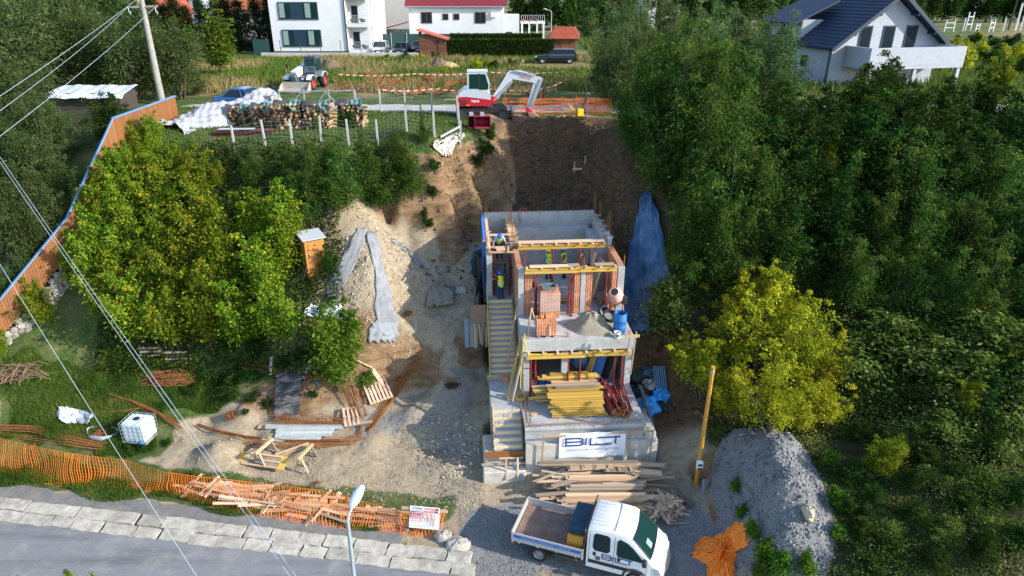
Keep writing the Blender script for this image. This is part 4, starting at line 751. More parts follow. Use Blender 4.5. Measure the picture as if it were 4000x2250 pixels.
BLH = M('blue_helmet', (.01, .10, .55), .35, 0, bmp=0, coat=.3); YLH = M('yellow_helmet', (.85, .45, .01), .35, 0, bmp=0, coat=.3); REDS = M('red_shirt', (.45, .015, .02), .9, .1); BLS = M('pale_blue_shirt', (.36, .50, .66), .9, .1); TQS = M('turquoise_shirt', (.05, .35, .5), .9, .1)
def pose(**k):
    J = dict(pel=(0, 0, .95), che=(0, .02, 1.36), nec=(0, .03, 1.49), hea=(0, .05, 1.60), fwd=(0, 1, 0), lsh=(-.19, .02, 1.42), lel=(-.25, .0, 1.13), lwr=(-.25, .12, .9), rsh=(.19, .02, 1.42), rel=(.25, 0, 1.13), rwr=(.25, .12, .9), lhi=(-.1, 0, .9), lkn=(-.11, .04, .5), lan=(-.12, 0, .09), rhi=(.1, 0, .9), rkn=(.11, .04, .5), ran=(.12, 0, .09)); J.update(k); return J
ax_, ay_, _ = lb(1955, 1008, 6.86)
person('worker in blue helmet and pale shirt leaning on the timber platform', bw(-.72, 6.15, UZ+1.405), PI+BA, pose(che=(0, .24, 1.27), nec=(0, .33, 1.37), hea=(0, .42, 1.42), fwd=(0, .7, -.7), lsh=(-.19, .26, 1.33), lel=(-.32, .4, 1.08), lwr=(-.34, .62, .92), rsh=(.19, .26, 1.33), rel=(.34, .36, 1.08), rwr=(.36, .58, .9), lkn=(-.11, .06, .5), lan=(-.13, -.05, .09)), BLS, BLH)
x, y, _ = lb(1956, 1172, UZ-.1); person('worker in blue helmet and red shirt climbing the stair head, arms raised', bw(-.75, 4.25, UZ-.19), BA+R(35), pose(lsh=(-.2, .05, 1.42), lel=(-.34, .28, 1.32), lwr=(-.3, .42, 1.52), rsh=(.19, .05, 1.42), rel=(.05, .34, 1.34), rwr=(-.14, .48, 1.5), lkn=(-.1, .16, .55), lan=(-.11, .05, .28), rkn=(.11, .05, .5), ran=(.12, -.06, .09)), REDS, BLH)
x, y, _ = lb(2143, 1090, UZ); person('worker in yellow helmet seen from behind on the upper floor', bw(x, y, UZ), BA+R(18), pose(lel=(-.3, .1, 1.16), lwr=(-.27, .32, 1.08), rel=(.27, .05, 1.15), rwr=(.22, .26, 1.05), hea=(-.01, .07, 1.6)), TQS, YLH)
x, y, _ = lb(2203, 1088, UZ); person('worker in blue helmet and red shirt facing left beside a prop', bw(x+.03, y+.1, UZ), BA+R(75), pose(che=(0, .07, 1.35), nec=(0, .1, 1.47), hea=(0, .14, 1.57), lel=(-.26, .12, 1.14), lwr=(-.2, .34, 1.1), rel=(.26, .1, 1.14), rwr=(.15, .34, 1.08)), REDS, BLH)
gw = (-2.1, 34.1); person('worker in blue helmet and dark green jacket bending outside the left wall', (gw[0], gw[1], hz(*gw)), R(-60), pose(che=(0, .16, 1.32), nec=(0, .24, 1.43), hea=(0, .32, 1.50), fwd=(0, .8, -.6), lsh=(-.19, .18, 1.38), lel=(-.28, .34, 1.12), lwr=(-.2, .56, 1.0), rsh=(.19, .18, 1.38), rel=(.3, .3, 1.1), rwr=(.24, .52, .95)), M('dark_green_jacket', (.02, .07, .055), .9, .2), BLH, vest=False)
# ------------------------------------------------------------------ flat bed truck
TYRE = RUBBER; RIM = M('steel_wheel', (.26, .27, .28), .45, .15, 8, .05, metal=.4)
def wheel(parent, c, r, w_, side=-1, rim=RIM):
    """axis along local y"""
    t_ = obj('wheel', MB().lathe([(r*.6, -w_/2), (r*.93, -w_/2), (r, -w_*.32), (r, w_*.32), (r*.93, w_/2), (r*.6, w_/2)], 26, axis='Y', cap=False), TYRE, parent, c, smooth=R(35))
    rm = obj('rim', MB().lathe([(.02, side*w_*.28), (r*.2, side*w_*.3), (r*.24, side*w_*.36), (r*.5, side*w_*.22), (r*.6, side*w_*.46), (r*.65, side*w_*.46), (r*.62, -side*w_*.3)], 22, axis='Y', cap=True), rim, t_, smooth=R(40))
    for k in range(7): a = 2*PI*k/7; obj('rim_hole', MB().cyl((r*.42*math.cos(a), side*w_*.2, r*.42*math.sin(a)), (r*.42*math.cos(a), side*w_*.295, r*.42*math.sin(a)), r*.07, n=8), BLACK, rm) if False else None
    return t_
rw = P(2106, 2170, .3); fwp = P(2478, 2268, .3); hd = math.atan2(fwp[1]-rw[1], fwp[0]-rw[0])
tk = thing('flatbed_truck', 'white crew cab flatbed truck with blue lettering parked in the yard', 'truck', (rw[0]-.9*math.sin(hd), rw[1]+.9*math.cos(hd), hz(rw[0], rw[1]+.6)+.02), hd)
tk.scale = (.97, .97, .97); WB = math.hypot(fwp[0]-rw[0], fwp[1]-rw[1])/.97; CX0 = 1.86; dX = WB-3.6
HW = lambda z: .985 if z < 1.15 else .985-.135*((z-1.15)/1.05)**1.25
KX = [(CX0, 2.14, .42), (CX0+.12, 2.2, .42), (CX0+.9, 2.24, .42), (2.95+dX, 2.24, .42), (3.22+dX, 2.2, .42), (3.42+dX, 2.07, .40), (3.75+dX, 1.74, .40), (4.05+dX, 1.43, .40), (4.22+dX, 1.30, .40), (4.42+dX, 1.16, .42), (4.56+dX, 1.0, .45), (4.62+dX, .8, .48)]
def csec(x_, zt, zb):
    nar = 1 if x_ < 4.0+dX else 1-.22*((x_-4.0-dX)/.62)**2
    zs = [zb, .62, .9, min(1.15, zt-.12)]; zs += list(np.linspace(zs[-1], zt-.1, 5)[1:]); pts = [(HW(z)*nar, z) for z in zs]; w1 = pts[-1][0]
    pts += [(w1-.03, zt-.045), (w1-.1, zt-.01), (w1*.5, zt+.012), (0, zt+.02)]
    return [(x_, -a, z) for a, z in pts]+[(x_, a, z) for a, z in pts[:-1][::-1]]
obj('cab', MB().loft([csec(*k) for k in KX]), M('dusty_truck_white', (.74, .75, .75), .4, .04, 3, 0, coat=.25, dirt=(.58, .55, .50), dirt_amt=.4), tk, smooth=R(32))
def side_poly(pts, off=.012, s_=-1):
    return [(x_, s_*(HW(z)+off), z) for x_, z in pts]
def patch(name, pts, mat, off=.012, parent=tk, s_=-1):
    """a flat panel following the cab side, subdivided in height so that it hugs the tumblehome"""
    mb = MB(); xs = [p_[0] for p_ in pts]; zs = [p_[1] for p_ in pts]; z0, z1 = min(zs), max(zs); n = 8
    def span(z):
        xx = []
        for (xa, za), (xb, zb) in zip(pts, pts[1:]+pts[:1]):
            if (za-z)*(zb-z) <= 0 and abs(za-zb) > 1e-9: xx.append(xa+(xb-xa)*(z-za)/(zb-za))
        return min(xx), max(xx)
    rows = []
    for i in range(n+1):
        z = z0+(z1-z0)*min(max(i/n, .003), .997); a, c_ = span(z); rows.append([(a, s_*(HW(z)+off), z), (c_, s_*(HW(z)+off), z)])
    for r0, r1 in zip(rows[:-1], rows[1:]): mb.add([r0[0], r0[1], r1[1], r1[0]], [(0, 1, 2, 3)])
    return obj(name, mb, mat, parent)
for s_ in (-1, 1):
    d1 = patch('side_window', [(2.08, 1.40), (2.10, 1.98), (2.18, 2.03), (2.62, 2.03), (2.72, 1.95), (2.74, 1.38), (2.64, 1.28), (2.18, 1.28)], GLASSD, .014, tk, s_)
    patch('side_window', [(2.98, 1.34), (2.98, 1.9), (3.06, 2.0), (3.22+dX*.5, 1.99), (3.55+dX*.7, 1.70), (3.86+dX, 1.33), (3.8+dX, 1.24), (3.06, 1.24)], GLASSG if s_ < 0 else GLASSD, .014, tk, s_)
    patch('lower_trim', [(CX0+.08, .66), (3.95+dX*.4, .66), (3.95+dX*.4, .82), (CX0+.08, .82)], BLACK, .02, tk, s_)
    for x_ in (CX0+.08, 2.88, 3.98+dX): patch('door_seam', [(x_, .55), (x_+.018, .55), (x_+.018, 2.05 if x_ < 3 else 1.25), (x_, 2.05 if x_ < 3 else 1.25)], M('seam_grey', (.10, .105, .11), .6, 0, bmp=0), .004, tk, s_)
    for x_ in (2.16, 3.08): patch('door_handle', [(x_-.05, 1.04), (x_+.06, 1.04), (x_+.06, 1.22), (x_-.05, 1.22)], BLACK, .02, tk, s_)
    obj('wing_mirror', MB().box((3.92+dX, s_*1.12, 1.38), (.16, .2, .34), (0, 0, s_*.15), .05).box((3.92+dX, s_*1.0, 1.28), (.1, .2, .08)), BLACK, tk)
    obj('headlight', MB().prism([(4.2+dX, 1.12), (4.42+dX, 1.08), (4.52+dX, .9), (4.47+dX, .76), (4.28+dX, .82)], s_*(HW(.9)-.13), s_*(HW(.9)-.015), 'XZ'), M('headlight_glass', (.55, .56, .52), .15, .1, 6, 0), tk)
    patch('side_marker', [(3.35+dX, .7), (3.43+dX, .7), (3.43+dX, .76), (3.35+dX, .76)], M('amber_lens', (.8, .18, .01), .3, 0, bmp=0), .03, tk, s_)
ws = MB(); zz = np.linspace(0, 1, 7)
def wsp(a, f): x_ = 3.44+dX+(4.13-3.44)*f-.05*abs(a)**2.2; zt = np.interp(x_, [k[0] for k in KX], [k[1] for k in KX]); w_ = HW(zt-.1)-.075; return (x_+.02, a*w_, zt+.03-.018*abs(a)**4)
ws.grid(lambda i, j: wsp(i*2-1, j), 16, 8); obj('windscreen', ws, GLASSG, tk, smooth=True)
dash = MB().grid(lambda i, j: (lambda p_: (p_[0]+.012, p_[1], p_[2]+.008))(wsp(-.5+.35*i, .55+.3*j)), 4, 3); obj('dash_reflection_patch', dash, M('dash_reflection', (.25, .36, .36), .3, .3, 8, 0), tk)  # pale patch over the windscreen, a dashboard reflection painted as colour
obj('windscreen_seal', MB().tube([wsp(a, .0) for a in np.linspace(-1, 1, 13)]+[wsp(1, f) for f in (.3, .6, 1)]+[wsp(a, 1) for a in np.linspace(1, -1, 13)]+[wsp(-1, f) for f in (.6, .3)], .016, 5, closed=True), BLACK, tk)
obj('fuel_flap', MB().box((2.3, -(HW(.95)+.004), .95), (.18, .01, .18)), M('seam_grey', (0, 0, 0)), tk)
obj('wiper', MB().tube([(4.1+dX, -.5, 1.46), (4.13+dX, .1, 1.45)], .012, 5), BLACK, tk)
obj('bumper', MB().loft([[(4.38+dX+dx, y_, z) for (y_, z, dx) in ((-s2, .34, -.05), (-s2, .72, 0), (-s2*.5, .74, .12), (0, .74, .16), (s2*.5, .74, .12), (s2, .72, 0), (s2, .34, -.05), (0, .32, .12))] for s2 in (.985,)]+[[(4.60+dX+dx, y_, z) for (y_, z, dx) in ((-.86, .36, -.05), (-.86, .68, 0), (-.45, .7, .12), (0, .7, .16), (.45, .7, .12), (.86, .68, 0), (.86, .36, -.05), (0, .34, .12))]]), M('grey_bumper_plastic', (.06, .065, .07), .6, .1, 5, .02), tk, smooth=R(40))
obj('grille', MB().box((4.56+dX, 0, .88), (.08, 1.0, .16), (0, R(-30), 0), .03), BLACK, tk)
obj('roof_seam', MB().box((2.85, 0, 2.262), (.02, 1.62, .012)), M('seam_grey', (0, 0, 0)), tk)
for i in range(7): obj('roof_rib', MB().box((CX0+.5, -.6+i*.2, 2.252), (.72, .03, .02), (0, -.02, 0), .005), WHITEP, tk)
# arches and wheels
for x_, nm in ((0, 'r'), (WB, 'f')):
    for s_ in (-1, 1):
        wheel(tk, (x_, s_*.9, .35), .35, .23, s_)
        if nm == 'f': obj('wheel_arch', MB().tube([(x_+.45*math.cos(a), s_*.955, .38+.45*math.sin(a)) for a in np.linspace(.05, PI-.05, 12)], .06, 6), M('grey_bumper_plastic', (0, 0, 0)), tk)
        else: obj('mudguard', MB().loft([[(x_+rr*math.cos(a), y_, .35+rr*math.sin(a)) for rr, y_ in ((.44, s_*.76), (.44, s_*1.0), (.47, s_*1.0), (.47, s_*.76))] for a in np.linspace(.1, PI-.1, 10)]), BLACK, tk)
obj('wheel_housing', MB().box((WB, 0, .5), (.86, 1.9, .5)), BLACK, tk); obj('chassis', MB().bx(-1.0, CX0+.2, -.45, .45, .45, .7), BLACK, tk); obj('side_guard', MB().bx(.62, 1.75, -1.0, -.95, .45, .62).bx(.62, 1.75, .95, 1.0, .45, .62), DSTEEL, tk)
ALU = M('aluminium_dropside', (.52, .52, .50), .45, .12, 5, .04, metal=.35, stretch=(.4, 3, 3)); BX0, BX1 = -1.08, 1.74
obj('bed_floor', MB().bx(BX0+.03, BX1-.03, -1.0, 1.0, .80, .87), M('worn_bed_plywood', (.20, .125, .10), .8, .3, 3, .1, dirt=(.30, .22, .18), dirt_amt=.7), tk)
obj('bed_frame', MB().bx(BX0, BX1, -1.03, 1.03, .70, .797), BLACK, tk)
for s_ in (-1, 1):
    sd_ = obj('dropside', MB().bx(BX0, BX1, s_*1.04-.02, s_*1.04+.02, .80, .93).bx(BX0, BX1, s_*1.04-.014, s_*1.04+.014, .933, 1.04).bx(BX0, BX1, s_*1.04-.02, s_*1.04+.02, 1.043, 1.2), ALU, tk)
    obj('blue_stripe', MB().bx(BX0+.06, BX1-.08, s_*1.063-.002, s_*1.063+.002, .985, 1.12), M('blue_stripe_film', (.015, .13, .50), .4, .05, 4, 0), sd_)
    text_mesh('ARCHITECTURE & CONSTRUCTION - tel: 0748 141 421', .085, WHITEP, 'lettering', sd_, (.3, s_*1.068, 1.05), (PI/2, 0, 0 if s_ < 0 else PI), .78, 1.25)
    for x_ in (BX0+.02, BX1-.02): obj('stake_post', MB().bx(x_-.03, x_+.03, s_*1.045-.03, s_*1.045+.03, .72, 1.22), ALU, tk)
    for i in range(4): obj('latch', MB().box((BX0+.3+i*.75, s_*1.07, .8), (.06, .03, .05)), STEEL, tk)
obj('tailgate', MB().bx(BX0-.05, BX0-.01, -1.02, 1.02, .80, 1.2), ALU, tk); obj('headboard', MB().bx(BX1+.0, BX1+.04, -1.0, 1.0, .8, 1.45), DSTEEL, tk)
obj('ladder_rack', MB().bx(BX1+.01, BX1+.07, -.95, 1.15, 2.0, 2.06).bx(BX1+.01, BX1+.06, -.9, -.85, 1.45, 2.0).bx(BX1+.01, BX1+.06, .85, .9, 1.45, 2.0), M('brown_rack', (.12, .07, .05), .7), tk)
obj('marker_lamp', MB().bx(-.85, -.75, -1.06, -1.04, .73, .78), M('amber_lens', (0, 0, 0)), tk); obj('marker_lamp', MB().bx(1.45, 1.55, -1.06, -1.04, .62, .67), M('amber_lens', (0, 0, 0)), tk); obj('tail_lamp', MB().box((BX0-.06, -.85, .66), (.05, .3, .12)), M('red_lens', (.4, .01, .01), .3, 0, bmp=0), tk)
logo(tk, 1.1, .22, (2.46, -(HW(1.0)+.02), .98), None, NAVY); text_mesh('ARCHITECTURE & CONSTRUCTION', .058, M('grey_print', (.25, .28, .34), .5, 0, bmp=0), 'lettering', tk, (3.0, -(HW(1.0)+.02), .88), (PI/2, 0, 0), .82, 1.3)
bpy.context.view_layer.update(); ch = thing('storage_chest', 'dark blue chest with an orange end standing on the truck bed', 'chest', tuple(tk.matrix_basis @ Vector((1.36, -.05, .878))), hd)
obj('lid', MB().box((0, .22, .42), (.62, 1.42, .84), None, .02), M('dark_teal_board', (.012, .05, .08), .6, .4, 5, .05, dirt=(.06, .12, .15)), ch); obj('end_panel', MB().box((.0, -.6, .3), (.62, .2, .5), (R(-16), 0, 0), .02), M('orange_plywood', (.55, .25, .03), .6, .15, 4, .05), ch)
# ------------------------------------------------------------------ lumber in front of the base wall
def gz(p_): return hz(p_[0], p_[1])
lp = thing('lumber_pile', 'long heap of used formwork planks in front of the base wall', 'lumber pile', (3.4, 22.4, .3))
random.seed(11)
YB = [(23.35, 1.15), (23.1, 1.05), (22.85, .95), (22.55, .85), (22.25, .7), (21.95, .55), (21.7, .4), (21.45, .25), (21.2, .12)]
for i in range(150):
    yb, zt = YB[i % 9]; L = random.choice([1.2, 1.8, 2.5, 3.2, 3.9]); x_ = random.uniform(-1.7+L/2-.9, 2.95-L/2+.5); z = random.uniform(.45*zt, zt)+.02
    piece('plank', lp, (x_, yb-22.4+random.uniform(-.12, .12), z), (L, random.choice([.1, .14, .2, .24]), .028), (WOOD_O, WOOD_O, WOOD_O, WOOD, WOOD_P)[int(random.random()*5)], (R(random.uniform(-14, 14)), R(random.uniform(-3, 3)), R(random.gauss(0, 5)+(random.choice([25, -30]) if random.random() < .1 else 0))))
for (x_, y_, z, L, n, m_) in ((.35, .3, 1.0, 2.9, 4, WOOD_P), (.5, -.15, .9, 3.1, 5, WOOD_O), (.35, -.5, .72, 3.3, 6, WOOD_P), (.1, -1.2, .3, 2.4, 4, WOOD_P), (-.2, .95, 1.2, 4.2, 3, WOOD_O)):
    for k in range(n): piece('plank', lp, (x_+random.uniform(-.1, .1), y_-k*.02+random.uniform(-.02, .02), z-k*.045), (L+random.uniform(-.1, .1), .16, .035), m_, (0, 0, R(1)))
for (x_, y_) in ((-.4, .42), (1.1, .3), (.2, .5)):
    piece('plank', lp, (x_, y_+.25, 1.12), (1.3, .42, .03), WOOD_O, (R(-15), 0, R(random.uniform(-4, 4))))
    for dx in (-.5, 0, .5): piece('cleat', lp, (x_+dx, y_+.25, 1.16), (.1, .44, .03), WOOD, (R(-15), 0, 0))
oc = thing('offcut_heap', 'jumbled heap of short timber offcuts at the right end of the planks', 'timber heap', (6.35, 21.8, hz(6.35, 21.8)+.02))
for i in range(150):
    r_ = abs(random.gauss(0, .75)); a = random.uniform(0, 2*PI); h = max(.03, .5-.42*r_); piece('offcut', oc, (r_*math.cos(a)*1.15, r_*math.sin(a)*.72, random.uniform(.02, h)), (random.choice([.3, .45, .6, .9]), random.choice([.08, .12, .16]), .03), (WOOD_O, WOOD, WOOD_P)[int(random.random()*3)], (R(random.uniform(-35, 35)), R(random.uniform(-25, 25)), random.uniform(0, PI)))
for (a, c_, w_, m_, l_) in (((6.5, 22.4, 1.2), (7.6, 21.5, .5), .24, M('dark_plank', (.13, .10, .09), .8, .2), 'wide dark plank slanting over the offcut heap'), ((6.9, 21.4, .5), (7.6, 21.05, .45), .1, WOOD_P, 'pale batten lying at the front of the offcut heap'), ((6.2, 20.9, .4), (7.7, 20.95, .42), .08, WOOD_O, 'long thin batten on the gravel in front of the offcuts')): tag(between('plank', None, a, c_, w_, .04, m_), l_, 'plank')
tag(piece('stone_slab', None, (8.15, 22.35, .95), (.7, .06, .75), M('grey_slab', (.25, .27, .29), .8, .15), (R(-25), R(20), R(30))), 'grey square slab leaning on the bank behind the yellow pole', 'slab')
# ------------------------------------------------------------------ yellow pole with meter box
pb0 = P(2716, 1905, .45); pt = P(2786, 1432, Y=pb0[1]-.3); yp = thing('timber_pole', 'tall yellow timber pole with a white meter box at the right of the yard', 'pole', pb0)
v_ = Vector(pt)-Vector(pb0); obj('shaft', MB().tube([(0, 0, -.3), v_*.5, v_], [.095, .085, .075], 10), M('yellow_stained_pole', (.52, .28, .04), .6, .15, 3, .1, stretch=(3, 3, .4)), yp, smooth=R(40))
bxm = obj('meter_box', MB().box(v_*.23+Vector((-.03, -.2, 0)), (.26, .16, .4), None, .02), WHITEP, yp); obj('socket', MB().box(v_*.23+Vector((-.03, -.285, .05)), (.16, .02, .1)), NAVY, bxm); obj('socket', MB().box(v_*.23+Vector((-.03, -.285, -.13)), (.2, .03, .08)), M('red_lens', (0, 0, 0)), bxm)
obj('band', MB().cyl(v_*.955, v_*.965, .102), STEEL, yp)
# ------------------------------------------------------------------ orange safety net along the road
TOP = [(-200, 1680), (0, 1712), (250, 1768), (500, 1800), (650, 1846), (780, 1862), (1000, 1885), (1250, 1915), (1450, 1965), (1560, 2000), (1690, 2000), (1745, 1985)]
BOT = [(-200, 1815), (0, 1845), (250, 1903), (380, 1897), (650, 1925), (850, 1988), (1100, 2028), (1300, 2058), (1500, 2070), (1650, 2095), (1742, 2092)]
def pl(pts, u): return np.interp(u, [p_[0] for p_ in pts], [p_[1] for p_ in pts])
def netpt(u, f):
    b_ = Vector(G(u, pl(BOT, u))); b_.z += .03; a_ = Vector(P(u, pl(TOP, u), b_.z+.93+.06*math.sin(u*.012))); sag = math.sin(f*PI)
    p_ = a_*(1-f)+b_*f; p_.z -= .16*sag*(1+.4*math.sin(u*.017)); p_.y -= .10*sag*math.sin(u*.022+1); p_.x += .05*math.sin(f*7+u*.03); return p_
NU = np.arange(-200, 1746, 3.0); cache = {}
for u in NU[::4]: cache[u] = [netpt(u, f) for f in np.linspace(0, 1, 11)]
ku = sorted(cache); arr = np.array([[tuple(p_) for p_ in cache[k]] for k in ku])
def net_at(u): return np.stack([[np.interp(u, ku, arr[:, j, d]) for d in range(3)] for j in range(11)])
nv = MB(); nh = MB(); s_acc = 0; prev = None; rowp = []
us = np.arange(-198, 1743, 1.5); col_ = [net_at(u) for u in us]; nxt = 0
for i in range(1, len(us)):
    s_acc += float(np.linalg.norm(col_[i][5]-col_[i-1][5]))
    if s_acc >= nxt:
        nxt += .125+.012*math.sin(i*.31); c_ = col_[i]; tx = (col_[i]-col_[i-1]); tx = tx/np.linalg.norm(tx, axis=1)[:, None]; w2 = .015+.004*math.sin(i*.7)
        nv.add([tuple(p_) for p_ in (c_-tx*w2)]+[tuple(p_) for p_ in (c_+tx*w2)], [(j, j+1, j+12, j+11) for j in range(10)])
for f in np.linspace(0, 1, 11):
    pts = np.array([[np.interp(f*10, range(11), c_[:, d]) for d in range(3)] for c_ in col_[::5]]); w2 = .005 if 0 < f < 1 else .018; n = len(pts)
    nh.add([tuple(p_+np.array([0, 0, w2])) for p_ in pts]+[tuple(p_-np.array([0, 0, w2])) for p_ in pts], [(j, j+1, j+1+n, j+n) for j in range(n-1)])
nf = thing('safety_net_fence', 'long sagging orange safety net fence along the roadside', 'net fence', G(700, 1940))
inv = Vector(nf.location)
for nm, mb in (('upright_strips', nv), ('cross_strips', nh)):
    mb.v = [(p_[0]-inv.x, p_[1]-inv.y, p_[2]-inv.z) for p_ in mb.v]; o = obj(nm, mb, ORANGE, nf); o['kind'] = 'stuff'
for u in (140, 365, 660, 980, 1170, 1460, 1605): p_ = netpt(u, 0)-inv; q_2 = Vector(G(u, pl(TOP, u)+55))-inv; obj('stake', MB().tube([(p_.x, p_.y+.04, hz(p_.x+inv.x, p_.y+inv.y)-inv.z-.05), (p_.x, p_.y+.04, p_.z+.18)], .014, 5), RUST, nf)
# crumpled net heaps at the right
def net_heap(label, poly, h, seed):
    pts = [G(u, v) for u, v in poly]; cx, cy = np.mean([p_[0] for p_ in pts]), np.mean([p_[1] for p_ in pts]); rs = np.random.default_rng(seed)
    t_ = thing('net_heap', label, 'safety net', (cx, cy, hz(cx, cy))); mb = MB(); n = 64; px_ = [p_[0] for p_ in pts]+[pts[0][0]]; py_ = [p_[1] for p_ in pts]+[pts[0][1]]; tt = np.linspace(0, len(pts), n+1)
    bx_ = np.interp(tt, range(len(px_)), px_)-cx; by_ = np.interp(tt, range(len(py_)), py_)-cy; m = 14
    def f(i, j):
        r_ = j/m; a = 6.28*i/n; w_ = 1+.05*math.sin(i*1.9+seed); x_, y_ = bx_[i]*r_*w_, by_[i]*r_*w_; return (x_, y_, hz(x_+cx, y_+cy)-hz(cx, cy)+.02+h*(1-r_)**.6*(.6+.4*abs(math.sin(i*1.25+j*.35)))+.03*math.sin(j*2+i*.9)*(r_ < .95))
    for i in range(n):
        for j in range(m):
            a, b_, c_, d_ = [Vector(f(*q)) for q in ((i, j), (i+1, j), (i+1, j+1), (i, j+1))]; e = .93
            mb.add([a, a.lerp(b_, e), d_.lerp(c_, e), d_], [(0, 1, 2, 3)])
    o = obj('netting', mb, M('bright_orange_net', (1.0, .24, .02), .5, .1, 5, 0), t_); o['kind'] = 'stuff'; return t_
net_heap('crumpled orange safety net lying on the gravel right of the truck', [(2700, 2170), (2730, 2100), (2830, 2070), (2880, 2030), (2925, 2060), (2930, 2120), (2880, 2140), (2870, 2230), (2860, 2300), (2770, 2300), (2760, 2200)], .4, 1); net_heap('second piece of orange net at the bottom edge right of the truck', [(2930, 2265), (2985, 2220), (2990, 2290), (2930, 2300)], .2, 2)
# scrap timber behind the net
ntp = thing('scrap_timber_pile', 'long pile of pale scrap timber behind the orange net', 'timber pile', G(1120, 1960)); o3 = Vector(ntp.location); random.seed(5)
for i in range(125):
    u = random.uniform(715, 1560); vt, vb = pl(TOP, u), pl(BOT, u); v = vt+(vb-vt)*random.uniform(.42, 1.0); g = Vector(G(u, v)); fall = 1 if 800 < u < 1400 else .55
    steep = random.random() < (.5 if 1180 < u < 1380 or u < 850 else .12); L = random.uniform(.5, 1.1) if steep else random.uniform(.8, 2.3)
    piece('plank', ntp, g-o3+Vector((0, .25, random.uniform(.05, .42)*fall)), (L, random.choice([.1, .12, .18]), random.choice([.03, .05])), (WOOD_P, WOOD_P, WOOD, WOOD_O)[int(random.random()*4)], (R(random.uniform(-25, 25)), R(random.uniform(-30, -5) if steep else random.uniform(-8, 8)), R(random.uniform(45, 75) if steep else random.gauss(-8, 9))))
# site sign on a rail
sg = thing('site_sign', 'white construction site notice board fixed in front of the orange net', 'sign', P(1655, 2075, .35), R(-6), None, (R(-24), 0, R(-7))); SGW = M('sign_white', (.70, .78, .88), .5, .02, 3, 0); SW, SH = 1.2, .86
obj('panel', MB().bx(-SW/2, SW/2, 0, .02, .1, .1+SH), SGW, sg); obj('rail', MB().bx(-SW/2-.35, SW/2+.32, .025, .06, .78, .9), WOOD_O, sg)
for x_ in (-.4, .45): obj('post', MB().bx(x_-.02, x_+.02, .065, .1, -.3, 1.15), RUST, sg)
def sq(name, x0, x1, z0, z1, mat, y_=-.004): return obj(name, MB().add([(x0, y_, z0), (x1, y_, z0), (x1, y_, z1), (x0, y_, z1)], [(0, 1, 2, 3)]), mat, sg)
SNV = M('sign_navy', (.01, .06, .22), .5, 0, bmp=0); SRD = M('sign_red', (.55, .02, .06), .5, 0, bmp=0); SYL = M('sign_yellow', (.8, .6, .03), .5, 0, bmp=0); SGY = M('sign_small_print', (.30, .36, .48), .5, 0, bmp=0)
text_mesh('LUCRARI', .085, SNV, 'lettering', sg, (-.3, -.004, .88), (PI/2, 0, 0), 1.1, 1.1, bold=.004); text_mesh('DE CONSTRUCTII', .05, SNV, 'lettering', sg, (-.3, -.004, .80), (PI/2, 0, 0))
text_mesh('SANTIER', .105, SRD, 'lettering', sg, (.2, -.004, .88), (PI/2, 0, 0), .9, 1.1, bold=.004); text_mesh('IN LUCRU', .105, SRD, 'lettering', sg, (.2, -.004, .775), (PI/2, 0, 0), .9, 1.1, bold=.004)
sq('photo_print', .42, .57, .74, .92, SNV); sq('photo_print', .5, .55, .76, .86, SGY, -.007); sq('divider_bar', -.57, -.04, .735, .765, SNV); sq('divider_bar', -.57, -.04, .575, .6, SRD); sq('divider_bar', -.57, -.04, .30, .33, SYL)
for i in range(6):
    x0 = -.56+i*.088; a_ = MB(); a_.lathe([(.001, 0), (.032, 0)], 10, (x0+.035, -.006, .68), 'Y', cap=False); obj('pictogram', a_, M('sign_blue', (.01, .12, .5), .5, 0, bmp=0), sg); sq('pictogram', x0+.005, x0+.068, .62, .645, SNV)
    for z in (.48, .36): sq('pictogram', x0+.005, x0+.068, z, z+.022, SRD); obj('pictogram', MB().lathe([(.018, 0), (.029, 0)], 10, (x0+.036, -.006, z+.055), 'Y', cap=False), SRD, sg)
    obj('pictogram', MB().add([(x0, -.005, .2), (x0+.07, -.005, .2), (x0+.035, -.005, .265)], [(0, 1, 2)]), SYL, sg); sq('pictogram', x0+.01, x0+.06, .17, .185, SNV)
for i in range(17): sq('text_line', .01, .01+random.uniform(.2, .5), .69-i*.033, .69-i*.033+.013, SGY)
for u, v in ((1735, 1980),): tag(obj('stake', MB().cyl(G(1758, 2108), tuple(Vector(P(1735, 1982, 1.1))), .014), RUST), 'thin rusty stake at the right end of the orange net', 'stake')
tag(obj('stake', MB().cyl(G(1770, 2105), tuple(Vector(G(1770, 2105))+Vector((.02, 0, .42))), .02), M('red_stake', (.35, .03, .03), .6, 0, bmp=0)), 'short red stake beside the gutter end', 'stake')
def rock(name, label, c, r, mat, seed, cat='rock', group=None, parent=None):
    rs = np.random.default_rng(seed); mb = MB(); n = 8; k = 12; vs_ = []
    for i in range(n+1):
        th = PI*i/n
        for j in range(k):
            a = 2*PI*j/k; d = .8+.35*rs.random(); vs_.append((r[0]*d*math.sin(th)*math.cos(a), r[1]*d*math.sin(th)*math.sin(a), r[2]*d*math.cos(th)))
    mb.add(vs_, [(i*k+j, (i+1)*k+j, (i+1)*k+(j+1) % k, i*k+(j+1) % k) for i in range(n) for j in range(k)]); o = obj(name, mb, mat, parent, c); return tag(o, label, cat, group) if label else o
ROCK = M('pale_rock', (.36, .33, .28), .9, .25, 6, .5)
